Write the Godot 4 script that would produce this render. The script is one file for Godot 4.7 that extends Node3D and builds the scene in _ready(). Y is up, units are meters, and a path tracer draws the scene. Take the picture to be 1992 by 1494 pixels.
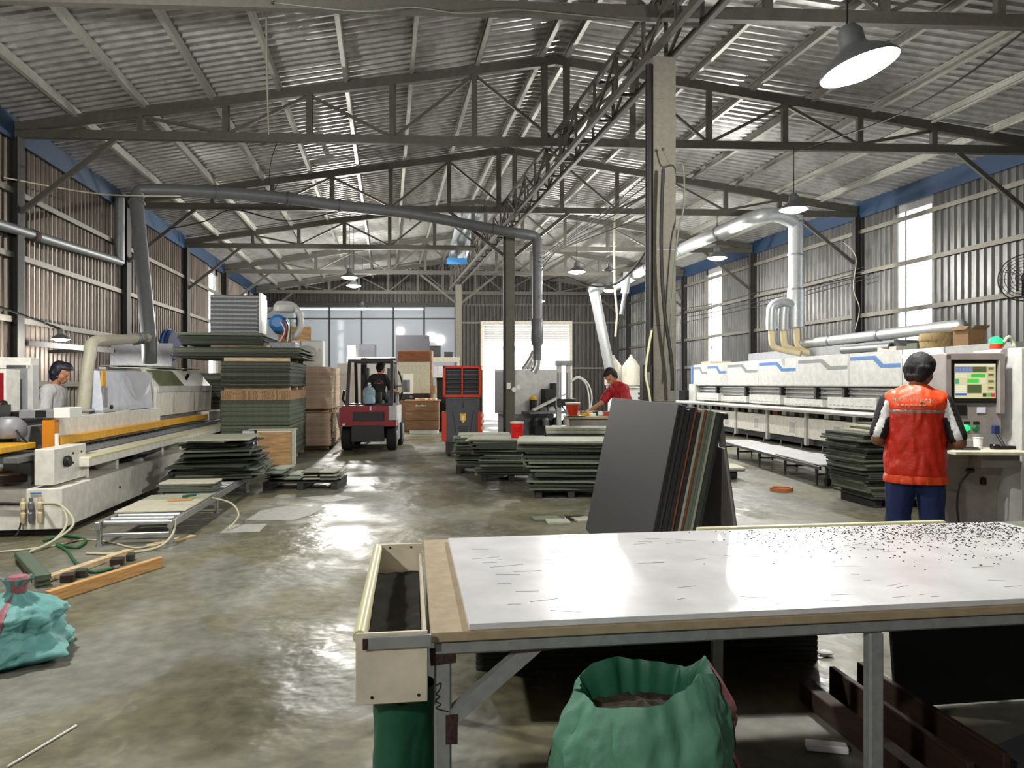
extends Node3D
# Wood-panel workshop in a corrugated steel shed.
# Pixel helper: the photograph is 1992 x 1494, focal length 1400 px, level camera 1.5 m above the floor.
const FOC := 1400.0
const EYE := 1.5
const D_NEAR := -8.0
const D_BACK := 36.5
var M := {}
var counts := {}
var cache := {}
var rng := RandomNumberGenerator.new()

# ---------- positions ----------
func g(px: float, py: float, d: float) -> Vector3:
	return Vector3((px - 996.0) / FOC * d, EYE - (py - 747.0) / FOC * d, -d)
func gf(px: float, py: float) -> Vector3:
	return g(px, py, EYE * FOC / (py - 747.0)) * Vector3(1, 0, 1)
func at(x: float, y: float, d: float) -> Vector3:
	return Vector3(x, y, -d)
func xl(d: float) -> float: return -6.8 - 0.16 * d
func xr(d: float) -> float: return 12.75 - 0.2 * d
func xc(d: float) -> float: return (xl(d) + xr(d)) * 0.5 + 0.15

# ---------- nodes ----------
func numbered(n: String) -> String:
	counts[n] = counts.get(n, -1) + 1
	return n if counts[n] == 0 else "%s_%03d" % [n, counts[n]]
func tag(o: Node3D, label: String, category := "", group := "", kind := "") -> Node3D:
	if label: o.set_meta("label", label)
	if category: o.set_meta("category", category)
	if group: o.set_meta("group", group)
	if kind: o.set_meta("kind", kind)
	return o
func thing(called: String, label: String, category: String, pos := Vector3.ZERO, turn := 0.0, group := "") -> Node3D:
	var o := Node3D.new()
	o.name = numbered(called)
	add_child(o)
	o.position = pos
	o.rotation_degrees.y = turn
	tag(o, label, category, group)
	return o
func put(o: Node3D, called: String, parent: Node) -> void:
	if parent == self:
		o.name = numbered(called)
		add_child(o)
	else:
		o.name = called
		parent.add_child(o, true)
func mesh_node(called: String, mesh: Mesh, m: Material, parent: Node) -> MeshInstance3D:
	var o := MeshInstance3D.new()
	o.mesh = mesh
	o.material_override = m
	put(o, called, parent)
	return o
func obj(called: String, st: SurfaceTool, m: Material, parent: Node = self) -> MeshInstance3D:
	st.generate_normals()
	return mesh_node(called, st.commit(), m, parent)

# ---------- shapes ----------
func S() -> SurfaceTool:
	var st := SurfaceTool.new()
	st.begin(Mesh.PRIMITIVE_TRIANGLES)
	return st
func tri(st: SurfaceTool, a: Vector3, b: Vector3, c: Vector3, ref: Vector3) -> void:
	var n := (c - a).cross(b - a)
	if n.dot((a + b + c) / 3.0 - ref) < 0.0:
		st.add_vertex(a); st.add_vertex(c); st.add_vertex(b)
	else:
		st.add_vertex(a); st.add_vertex(b); st.add_vertex(c)
func quad(st: SurfaceTool, a: Vector3, b: Vector3, c: Vector3, d: Vector3, ref: Vector3) -> void:
	tri(st, a, b, c, ref)
	tri(st, a, c, d, ref)
# box with chamfered edges, centre c, size s, basis b
func bx(st: SurfaceTool, c: Vector3, s: Vector3, b := Basis(), bev := -1.0) -> void:
	st.set_smooth_group(-1)
	var h := s * 0.5
	var e := bev
	if e < 0.0: e = minf(0.006, minf(s.x, minf(s.y, s.z)) * 0.15)
	var t := Transform3D(b, c)
	if e <= 0.0:
		var k: Array[Vector3] = []
		for i in 8:
			k.append(t * Vector3(h.x if i & 1 else -h.x, h.y if i & 2 else -h.y, h.z if i & 4 else -h.z))
		for f in [[0, 1, 3, 2], [4, 5, 7, 6], [0, 1, 5, 4], [2, 3, 7, 6], [0, 2, 6, 4], [1, 3, 7, 5]]:
			quad(st, k[f[0]], k[f[1]], k[f[2]], k[f[3]], c)
		return
	var v := {}
	for sx in [-1, 1]:
		for sy in [-1, 1]:
			for sz in [-1, 1]:
				v[[sx, sy, sz, 0]] = t * Vector3(sx * h.x, sy * (h.y - e), sz * (h.z - e))
				v[[sx, sy, sz, 1]] = t * Vector3(sx * (h.x - e), sy * h.y, sz * (h.z - e))
				v[[sx, sy, sz, 2]] = t * Vector3(sx * (h.x - e), sy * (h.y - e), sz * h.z)
				tri(st, v[[sx, sy, sz, 0]], v[[sx, sy, sz, 1]], v[[sx, sy, sz, 2]], c)
	for s1 in [-1, 1]:
		quad(st, v[[s1, -1, -1, 0]], v[[s1, 1, -1, 0]], v[[s1, 1, 1, 0]], v[[s1, -1, 1, 0]], c)
		quad(st, v[[-1, s1, -1, 1]], v[[1, s1, -1, 1]], v[[1, s1, 1, 1]], v[[-1, s1, 1, 1]], c)
		quad(st, v[[-1, -1, s1, 2]], v[[1, -1, s1, 2]], v[[1, 1, s1, 2]], v[[-1, 1, s1, 2]], c)
		for s2 in [-1, 1]:
			quad(st, v[[-1, s1, s2, 1]], v[[1, s1, s2, 1]], v[[1, s1, s2, 2]], v[[-1, s1, s2, 2]], c)
			quad(st, v[[s1, -1, s2, 0]], v[[s1, 1, s2, 0]], v[[s1, 1, s2, 2]], v[[s1, -1, s2, 2]], c)
			quad(st, v[[s1, s2, -1, 0]], v[[s1, s2, 1, 0]], v[[s1, s2, 1, 1]], v[[s1, s2, -1, 1]], c)
# bar of section w (sideways) x h (upright-ish) from a to b
func bar(st: SurfaceTool, a: Vector3, b: Vector3, w: float, h: float, bev := 0.0) -> void:
	var z := (b - a).normalized()
	var up := Vector3.UP if absf(z.y) < 0.95 else Vector3.FORWARD
	var x := up.cross(z).normalized()
	bx(st, (a + b) * 0.5, Vector3(w, h, a.distance_to(b)), Basis(x, z.cross(x), z), bev)
func ring(st: SurfaceTool, rows: Array, closed := true, smooth := 0) -> void:
	# rows: arrays of equal length; outside of the tube faces away from the row centre
	st.set_smooth_group(smooth)
	for i in rows.size() - 1:
		var a: Array = rows[i]
		var b: Array = rows[i + 1]
		var n := a.size()
		for j in (n if closed else n - 1):
			var k := (j + 1) % n
			st.add_vertex(a[j]); st.add_vertex(b[j]); st.add_vertex(b[k])
			st.add_vertex(a[j]); st.add_vertex(b[k]); st.add_vertex(a[k])
func fan(st: SurfaceTool, row: Array, away: Vector3) -> void:
	st.set_smooth_group(-1)
	var c := Vector3.ZERO
	for p in row: c += p
	c /= row.size()
	for j in row.size():
		tri(st, c, row[j], row[(j + 1) % row.size()], c - away)
func tube(st: SurfaceTool, pts: Array, r, seg := 8, caps := true) -> void:
	var rows := []
	var n := pts.size()
	var x := Vector3.ZERO
	for i in n:
		var z: Vector3 = (pts[mini(i + 1, n - 1)] - pts[maxi(i - 1, 0)]).normalized()
		if x == Vector3.ZERO:
			x = (Vector3.UP if absf(z.y) < 0.9 else Vector3.RIGHT).cross(z).normalized()
		x = (x - z * x.dot(z)).normalized()
		var y := z.cross(x)
		var rad: float = r[i] if r is Array else r
		var row := []
		for j in seg:
			var t := TAU * j / seg
			row.append(pts[i] + (x * cos(t) + y * sin(t)) * rad)
		rows.append(row)
	ring(st, rows)
	if caps:
		fan(st, rows[0], pts[0] - pts[1])
		fan(st, rows[-1], pts[n - 1] - pts[n - 2])
func lathe(st: SurfaceTool, prof: Array, t := Transform3D(), seg := 20, caps := true) -> void:
	# prof: Vector2(radius, height) from the bottom up on the outside
	var rows := []
	for p in prof:
		var row := []
		for j in seg:
			var u := TAU * j / seg
			row.append(t * Vector3(cos(u) * p.x, p.y, -sin(u) * p.x))
		rows.append(row)
	var grp := 1
	for i in rows.size() - 1:
		if i > 0 and absf((prof[i] - prof[i - 1]).angle_to(prof[i + 1] - prof[i])) > 0.6: grp += 1
		ring(st, [rows[i], rows[i + 1]], true, grp)
	if caps:
		var up := t.basis * Vector3.UP
		fan(st, rows[0], -up)
		fan(st, rows[-1], up)
# polygon in the local xy plane, thick along local z (centred)
func prism(st: SurfaceTool, poly: Array, depth: float, t := Transform3D()) -> void:
	st.set_smooth_group(-1)
	var pv := PackedVector2Array(poly)
	var mid := Vector2.ZERO
	for p in poly: mid += p
	mid /= poly.size()
	var ids := Geometry2D.triangulate_polygon(pv)
	for s in [-0.5, 0.5]:
		for i in range(0, ids.size(), 3):
			var a := t * Vector3(pv[ids[i]].x, pv[ids[i]].y, depth * s)
			tri(st, a, t * Vector3(pv[ids[i + 1]].x, pv[ids[i + 1]].y, depth * s), t * Vector3(pv[ids[i + 2]].x, pv[ids[i + 2]].y, depth * s), t * Vector3(mid.x, mid.y, 0) - t.basis.z * s * 9.0)
	var ccw := not Geometry2D.is_polygon_clockwise(pv)
	for i in poly.size():
		var p: Vector2 = poly[i]
		var q: Vector2 = poly[(i + 1) % poly.size()]
		var nrm := Vector2(q.y - p.y, p.x - q.x) * (1.0 if ccw else -1.0)
		var m2 := (p + q) * 0.5 - nrm.normalized() * 0.01
		quad(st, t * Vector3(p.x, p.y, -depth / 2), t * Vector3(q.x, q.y, -depth / 2), t * Vector3(q.x, q.y, depth / 2), t * Vector3(p.x, p.y, depth / 2), t * Vector3(m2.x, m2.y, 0))
# smooth curve through points
func curve(pts: Array, n := 6) -> Array:
	var out := []
	for i in pts.size() - 1:
		var p0: Vector3 = pts[maxi(i - 1, 0)]
		var p3: Vector3 = pts[mini(i + 2, pts.size() - 1)]
		for k in n:
			out.append((pts[i] as Vector3).cubic_interpolate(pts[i + 1], p0, p3, float(k) / n))
	out.append(pts[-1])
	return out
# one-line parts
func pb(parent: Node, called: String, c: Vector3, s: Vector3, m: Material, rot := Vector3.ZERO, bev := -1.0) -> MeshInstance3D:
	var key := [s.snapped(Vector3.ONE * 0.0005), bev]
	if not cache.has(key):
		var st := S()
		bx(st, Vector3.ZERO, s, Basis(), bev)
		st.generate_normals()
		cache[key] = st.commit()
	var o := mesh_node(called, cache[key], m, parent)
	o.position = c
	o.rotation_degrees = rot
	return o
func pr(parent: Node, called: String, a: Vector3, b: Vector3, w: float, h: float, m: Material, bev := 0.0) -> MeshInstance3D:
	var st := S()
	bar(st, a, b, w, h, bev)
	return obj(called, st, m, parent)
func pt(parent: Node, called: String, pts: Array, r, m: Material, seg := 8) -> MeshInstance3D:
	var st := S()
	tube(st, pts, r, seg)
	return obj(called, st, m, parent)
func pl(parent: Node, called: String, prof: Array, m: Material, t := Transform3D(), seg := 20) -> MeshInstance3D:
	var st := S()
	lathe(st, prof, t, seg)
	return obj(called, st, m, parent)
func pp(parent: Node, called: String, poly: Array, depth: float, m: Material, t := Transform3D()) -> MeshInstance3D:
	var st := S()
	prism(st, poly, depth, t)
	return obj(called, st, m, parent)
func txt(parent: Node, called: String, words: String, height: float, m: Material, pos: Vector3, rot := Vector3.ZERO, deep := 0.002) -> MeshInstance3D:
	var t := TextMesh.new()
	t.text = words
	var f := SystemFont.new()
	f.font_names = PackedStringArray(["Droid Sans"])
	f.font_weight = 700
	t.font = f
	t.font_size = 32
	t.pixel_size = height / 24.0
	t.depth = deep
	t.curve_step = 4.0
	var o := mesh_node(called, t, m, parent)
	o.position = pos
	o.rotation_degrees = rot
	return o
# axis helpers for lathes
func up_at(p: Vector3) -> Transform3D: return Transform3D(Basis(), p)
func along(p: Vector3, dir: Vector3) -> Transform3D:
	var y := dir.normalized()
	var x := (Vector3.RIGHT if absf(y.x) < 0.9 else Vector3.FORWARD).cross(y).normalized()
	return Transform3D(Basis(x, y, x.cross(y)), p)

# ---------- materials ----------
func noise_image(size: int, freq: float, octaves: int, lo: float, hi: float, seed_: int, contrast := 1.0, stretch := Vector2.ONE, kind := FastNoiseLite.TYPE_SIMPLEX_SMOOTH) -> Image:
	var n := FastNoiseLite.new()
	n.noise_type = kind
	n.seed = seed_
	n.frequency = freq
	n.fractal_octaves = octaves
	n.fractal_gain = 0.55
	var im := n.get_seamless_image(int(size * stretch.x), int(size * stretch.y))
	if stretch != Vector2.ONE:
		im.resize(size, size, Image.INTERPOLATE_BILINEAR)
	var data := im.get_data()
	for i in data.size():
		var v := clampf((data[i] / 255.0 - 0.5) * contrast + 0.5, 0.0, 1.0)
		data[i] = int(255.0 * lerpf(lo, hi, v))
	return Image.create_from_data(size, size, false, Image.FORMAT_L8, data)
var T := {}
func make_textures() -> void:
	T.mottle = ImageTexture.create_from_image(noise_image(512, 0.012, 5, 0.75, 1.0, 11, 1.3))
	T.clean = ImageTexture.create_from_image(noise_image(512, 0.012, 5, 0.9, 1.0, 12, 1.3))
	T.dirt = ImageTexture.create_from_image(noise_image(512, 0.02, 6, 0.68, 1.0, 5, 1.6))
	T.grain = ImageTexture.create_from_image(noise_image(512, 0.03, 4, 0.78, 1.0, 21, 1.4, Vector2(0.12, 1.0)))
	T.speck = ImageTexture.create_from_image(noise_image(512, 0.12, 2, 0.35, 1.0, 31, 2.6))
	T.rough = ImageTexture.create_from_image(noise_image(512, 0.01, 4, 0.35, 1.0, 41, 1.6))
	T.streak = ImageTexture.create_from_image(noise_image(512, 0.02, 4, 0.72, 1.0, 51, 1.4, Vector2(1.0, 0.1)))
	var b := noise_image(512, 0.02, 4, 0.0, 1.0, 61)
	b.bump_map_to_normal_map(6.0)
	T.bump = ImageTexture.create_from_image(b)
	var w := noise_image(512, 0.2, 2, 0.0, 1.0, 71, 1.5)
	w.bump_map_to_normal_map(2.0)
	T.weave = ImageTexture.create_from_image(w)
func mk(key: String, col: String, rough := 0.6, metal := 0.0, tex := "", scale := 1.0, bump := "", bump_k := 0.4) -> StandardMaterial3D:
	var m := StandardMaterial3D.new()
	m.resource_name = key
	m.albedo_color = Color(col)
	m.roughness = rough
	m.metallic = metal
	if tex or bump:
		m.uv1_triplanar = true
		m.uv1_scale = Vector3.ONE * scale
	if tex: m.albedo_texture = T[tex]
	if bump:
		m.normal_enabled = true
		m.normal_texture = T[bump]
		m.normal_scale = bump_k
	M[key] = m
	return m
func make_materials() -> void:
	mk("roof_steel", "b4b3b0", 0.36, 0.4, "mottle", 0.5)
	mk("clad_left", "6f645a", 0.42, 0.45, "streak", 0.7)
	mk("clad_right", "666664", 0.4, 0.5, "streak", 0.7)
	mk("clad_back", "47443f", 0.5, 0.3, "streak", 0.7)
	mk("skin_outer", "8a8a88", 0.7, 0.2)
	mk("purlin", "aaa9a0", 0.5, 0.35, "clean", 1.3)
	mk("truss", "524f48", 0.6, 0.25, "clean", 1.5)
	mk("girt", "6e6a60", 0.55, 0.3, "clean", 1.2)
	mk("blue_trim", "16324f", 0.5, 0.1, "clean", 1.0)
	mk("column", "6b675c", 0.75, 0.0, "clean", 2.0)
	mk("column_dark", "2f2e2b", 0.6, 0.2, "clean", 2.0)
	mk("black", "0b0b0b", 0.5)
	mk("black_gloss", "0c0c0d", 0.25)
	mk("rubber", "171716", 0.85, 0.0, "mottle", 4.0)
	mk("cable", "1b1a18", 0.7)
	mk("cable_pale", "b9b49c", 0.6)
	mk("galv", "b4b7b8", 0.45, 0.5, "clean", 1.5)
	mk("galv_dull", "7c7f80", 0.5, 0.5, "clean", 3.0)
	mk("table_steel", "a3a5a5", 0.45, 0.35, "clean", 3.0)
	mk("duct_grey", "6d6f71", 0.45, 0.2, "clean", 1.2)
	mk("duct_beige", "b5b09c", 0.5, 0.0, "clean", 1.5)
	mk("hose_cream", "cdbd98", 0.6)
	mk("machine_cream", "e4e1d7", 0.45, 0.0, "clean", 1.2)
	mk("machine_white", "c2c2be", 0.4, 0.0, "clean", 0.8)
	mk("machine_lav", "d5d9e6", 0.35, 0.0, "clean", 0.8)
	mk("machine_grey", "8d8f93", 0.45, 0.1, "clean", 1.2)
	mk("console", "8b837f", 0.45, 0.0, "clean", 1.0)
	mk("alu", "b9bab8", 0.3, 0.7, "clean", 2.0)
	mk("steel_dark", "3a3b3c", 0.4, 0.6, "mottle", 3.0)
	mk("yellow", "e0a51c", 0.4, 0.0, "clean", 2.0)
	mk("amber", "c77a17", 0.4)
	mk("olive_pane", "6f7256", 0.12)
	mk("red", "b81f17", 0.4)
	mk("red_dark", "8e1620", 0.35, 0.1, "clean", 1.5)
	mk("red_bright", "d3140f", 0.35)
	mk("orange_red", "c8361d", 0.4)
	mk("blue", "2f6fae", 0.4)
	mk("stripe_blue", "2f66a3", 0.4)
	mk("stripe_grey", "6f7172", 0.4)
	mk("board_green", "565b4c", 0.75, 0.0, "clean", 2.0)
	mk("board_green2", "687060", 0.75, 0.0, "clean", 2.4)
	mk("board_green_dark", "33382f", 0.75, 0.0, "clean", 2.0)
	mk("board_pale", "a5a893", 0.7, 0.0, "clean", 2.0)
	mk("board_cream", "c9c4ae", 0.6, 0.0, "clean", 2.0)
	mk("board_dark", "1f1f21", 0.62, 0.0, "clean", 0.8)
	mk("board_brown", "8a4f2a", 0.6, 0.0, "grain", 1.0)
	mk("board_black", "1b1a18", 0.6)
	mk("osb", "e6b98c", 0.8, 0.0, "speck", 0.9)
	mk("ply", "e3cab2", 0.75, 0.0, "clean", 0.7)
	mk("ply2", "d9bda2", 0.75, 0.0, "clean", 0.8)
	mk("wood", "cfa470", 0.65, 0.0, "grain", 1.0)
	mk("wood_light", "dcc298", 0.65, 0.0, "grain", 1.5)
	mk("timber", "d9a566", 0.65, 0.0, "grain", 2.0)
	mk("timber_dark", "3a2519", 0.7, 0.0, "grain", 2.0)
	mk("wood_brown", "9a7454", 0.6, 0.0, "grain", 1.0)
	mk("mdf", "ab9a7c", 0.75, 0.0, "clean", 2.0)
	mk("melamine", "e2e2e4", 0.28, 0.0, "clean", 0.5)
	mk("white", "e6e5e0", 0.5)
	mk("ivory", "e3d9c3", 0.45, 0.0, "clean", 1.0)
	mk("pipe_cream", "ccc99c", 0.4)
	mk("rust", "4a3430", 0.8, 0.2, "dirt", 6.0)
	mk("dust", "2b2a20", 0.95, 0.0, "speck", 4.0)
	mk("sawdust", "4b4030", 0.95, 0.0, "speck", 5.0)
	mk("sack_green", "5d947a", 0.55, 0.0, "clean", 3.0, "weave", 0.35)
	mk("sack_teal", "6aa7a3", 0.6, 0.0, "clean", 3.0, "weave", 0.35)
	mk("sack_dark", "1f5f45", 0.5, 0.0, "clean", 3.0, "weave", 0.35)
	mk("sack_pink", "b06a74", 0.6, 0.0, "mottle", 5.0)
	mk("bag_white", "cfcabb", 0.7, 0.0, "clean", 1.5)
	mk("skin", "b98263", 0.55)
	mk("skin_dark", "7d5038", 0.55)
	mk("hair", "0b0a0b", 0.75)
	mk("hair_navy", "23263a", 0.5, 0.0, "speck", 12.0)
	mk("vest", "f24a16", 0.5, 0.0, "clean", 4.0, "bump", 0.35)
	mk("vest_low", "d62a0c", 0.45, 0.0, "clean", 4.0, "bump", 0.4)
	mk("band_grey", "8d8378", 0.4)
	mk("shirt_white", "ececea", 0.7, 0.0, "clean", 6.0, "bump", 0.3)
	mk("shirt_black", "131214", 0.75, 0.0, "", 3.0, "bump", 0.3)
	mk("shirt_red", "a30f1c", 0.7, 0.0, "clean", 6.0, "bump", 0.3)
	mk("shirt_blue", "3f6fc0", 0.7)
	mk("trousers_blue", "0f2456", 0.75, 0.0, "clean", 6.0, "bump", 0.4)
	mk("trousers_dark", "1b1c22", 0.8)
	mk("shoe", "1a1817", 0.7)
	mk("tan_ring", "b3683a", 0.5)
	mk("carton", "a3805c", 0.8, 0.0, "clean", 3.0)
	mk("basket", "b59a6b", 0.8, 0.0, "streak", 6.0)
	mk("hose_green", "1f5c3a", 0.5)
	mk("green_frame", "5d6b5a", 0.6, 0.1, "clean", 3.0)
	mk("yellow_badge", "e0b020", 0.4)
	mk("cooler_grey", "4c4c52", 0.5, 0.0, "clean", 2.0)
	mk("text_white", "e9e6e0", 0.6)
	mk("text_pale", "f0c0a0", 0.6)
	mk("ink", "15151c", 0.6)
	mk("office", "aeb0b6", 0.8)
	mk("outside_ground", "b9b7ae", 0.9, 0.0, "mottle", 0.2)
	mk("shutter", "c3c2ba", 0.5, 0.2)
	mk("tarp", "c5ccd2", 0.6)
	mk("tarp_blue", "3f8fd0", 0.6)
	mk("jar_blue", "9cc0d0", 0.1)
	var gl := mk("glass", "b9c0c8", 0.05)
	gl.transparency = BaseMaterial3D.TRANSPARENCY_ALPHA
	gl.albedo_color.a = 0.42
	gl.metallic_specular = 0.8
	var fr := mk("translucent", "f4f6f6", 0.2)
	fr.transparency = BaseMaterial3D.TRANSPARENCY_ALPHA
	fr.albedo_color.a = 0.25
	var bo := mk("bottle", "a9c6d6", 0.08)
	bo.transparency = BaseMaterial3D.TRANSPARENCY_ALPHA
	bo.albedo_color.a = 0.35
	var wr := mk("plastic_wrap", "e8ecef", 0.18)
	wr.transparency = BaseMaterial3D.TRANSPARENCY_ALPHA
	wr.albedo_color.a = 0.4
	glow("lamp_glow", Color(0.97, 0.98, 1.0), 12.0)
	glow("tube_glow", Color(0.95, 0.98, 1.0), 8.0)
	glow("green_glow", Color(0.1, 0.9, 0.4), 1.6)
func glow(key: String, c: Color, e: float) -> void:
	var m := mk(key, "ffffff", 0.5)
	m.albedo_color = c
	m.emission_enabled = true
	m.emission = c
	m.emission_energy_multiplier = e

# ---------- camera, sky, light, exposure ----------
func make_view() -> void:
	var cam := Camera3D.new()
	cam.name = "camera"
	cam.position = Vector3(0, EYE, 0)
	cam.fov = rad_to_deg(2.0 * atan(747.0 / FOC))
	cam.near = 0.05
	cam.far = 400.0
	cam.current = true
	add_child(cam)
	var we := WorldEnvironment.new()
	we.name = "world_environment"
	var e := Environment.new()
	e.background_mode = Environment.BG_SKY
	var sk := ProceduralSkyMaterial.new()
	sk.sky_top_color = Color(0.90, 0.93, 0.97)
	sk.sky_horizon_color = Color(0.95, 0.96, 0.97)
	sk.ground_horizon_color = Color(0.75, 0.75, 0.73)
	sk.ground_bottom_color = Color(0.6, 0.6, 0.58)
	sk.sky_energy_multiplier = 2.6
	sk.ground_energy_multiplier = 2.0
	sk.sun_angle_max = 0.0
	var sky := Sky.new()
	sky.sky_material = sk
	e.sky = sky
	e.tonemap_mode = Environment.TONE_MAPPER_LINEAR
	e.tonemap_exposure = 1.12
	e.sdfgi_enabled = true
	e.ssao_enabled = true
	e.ssil_enabled = true
	we.environment = e
	add_child(we)

func _ready() -> void:
	rng.seed = 7
	make_view()
	make_textures()
	make_materials()
	build_shell()
	build_trusses()
	build_end_wall()
	build_lamps()
	build_left()
	build_left_stacks()
	build_back()
	build_center()
	build_right()
	build_front()
	build_people()
	build_services()

# ================= the shed =================
const Y_EAVE := 6.18
const Y_RIDGE := 7.62
var windows_left := [[25.8, 27.2], [31.6, 33.2]]
var windows_right := [[16.2, 17.4], [25.85, 27.1], [31.3, 32.4]]
func struct_(o: Node3D) -> Node3D:
	o.set_meta("kind", "structure")
	return o
# trapezoid-rib sheet: ribs run from the line a0->a1 to the line b0->b1; out is the rib direction
func sheet(st: SurfaceTool, a0: Vector3, a1: Vector3, b0: Vector3, b1: Vector3, out: Vector3, ribs: int, depth: float) -> void:
	st.set_smooth_group(-1)
	var us := []
	var hs := []
	for i in ribs:
		for k in [[0.0, 0.0], [0.55, 0.0], [0.68, 1.0], [0.87, 1.0]]:
			us.append((i + k[0]) / ribs)
			hs.append(k[1] * depth)
	us.append(1.0); hs.append(0.0)
	for i in us.size() - 1:
		var p: Vector3 = a0.lerp(a1, us[i]) + out * hs[i]
		var q: Vector3 = a0.lerp(a1, us[i + 1]) + out * hs[i + 1]
		var r: Vector3 = b0.lerp(b1, us[i + 1]) + out * hs[i + 1]
		var s: Vector3 = b0.lerp(b1, us[i]) + out * hs[i]
		quad(st, p, q, r, s, (p + r) * 0.5 - out)
func wall_segments(gaps: Array) -> Array:
	var out := []
	var d := D_NEAR
	for w in gaps:
		out.append([d, w[0]])
		d = w[1]
	out.append([d, D_BACK])
	return out
func build_side(called: String, side: float, gaps: Array, m: Material, girts: Array, label: String) -> void:
	var xf := func(d: float) -> float: return xl(d) if side < 0 else xr(d)
	var inward := Vector3(-side, 0, 0)
	# outer skin with openings for the translucent strips
	var st := S()
	for w in wall_segments(gaps):
		for piece in [[w[0], w[1], -0.1, 6.35]]:
			var a := at(xf.call(piece[0]) + side * 0.1, 0, piece[0])
			var b := at(xf.call(piece[1]) + side * 0.1, 0, piece[1])
			bar(st, a + Vector3(0, 3.12, 0), b + Vector3(0, 3.12, 0), 0.06, 6.45)
	for w in gaps:
		var a := at(xf.call(w[0]) + side * 0.1, 0, w[0])
		var b := at(xf.call(w[1]) + side * 0.1, 0, w[1])
		bar(st, a + Vector3(0, 0.5, 0), b + Vector3(0, 0.5, 0), 0.06, 1.2)
		bar(st, a + Vector3(0, 5.98, 0), b + Vector3(0, 5.98, 0), 0.06, 0.72)
	var wall := obj(called, st, M.skin_outer)
	tag(wall, label, "", "", "structure")
	# cladding sheets
	for w in wall_segments(gaps):
		var n := maxi(1, int(round((w[1] - w[0]) / 1.08)))
		for i in n:
			var d0 := lerpf(w[0], w[1], float(i) / n)
			var d1 := lerpf(w[0], w[1], float(i + 1) / n)
			var s2 := S()
			var o := inward * 0.012 * (i % 2)
			sheet(s2, at(xf.call(d0), 0.02, d0) + o, at(xf.call(d1), 0.02, d1) + o, at(xf.call(d0), 6.2, d0) + o, at(xf.call(d1), 6.2, d1) + o, inward, maxi(2, int(round((d1 - d0) / 0.19))), 0.04)
			obj("cladding_sheet", s2, m, wall)
	for y in girts:
		var s3 := S()
		bar(s3, at(xf.call(D_NEAR) - side * 0.1, y, D_NEAR), at(xf.call(D_BACK) - side * 0.1, y, D_BACK), 0.05, 0.1)
		obj("girt", s3, M.girt, wall)
	for i in gaps.size():
		var w: Array = gaps[i]
		var s4 := S()
		var wn := thing("window_%d" % ((1 if side < 0 else 3) + i), "tall translucent daylight strip in the %s cladding" % called.replace("wall_", "") + " wall", "", Vector3.ZERO)
		wn.remove_meta("category")
		wn.set_meta("label", "tall bright translucent strip let into the corrugated side wall")
		struct_(wn)
		bar(s4, at(xf.call(w[0]) + side * 0.06, 3.35, w[0]), at(xf.call(w[1]) + side * 0.06, 3.35, w[1]), 0.012, 4.5)
		obj("pane", s4, M.translucent, wn)
		for d in [w[0], w[1]]:
			pb(wn, "jamb", at(xf.call(d), 3.35, d), Vector3(0.1, 4.5, 0.04), M.girt)
		for d in [lerpf(w[0], w[1], 0.75)]:
			pb(wn, "mullion", at(xf.call(d) + side * 0.03, 3.35, d), Vector3(0.03, 4.5, 0.03), M.girt)
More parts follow.
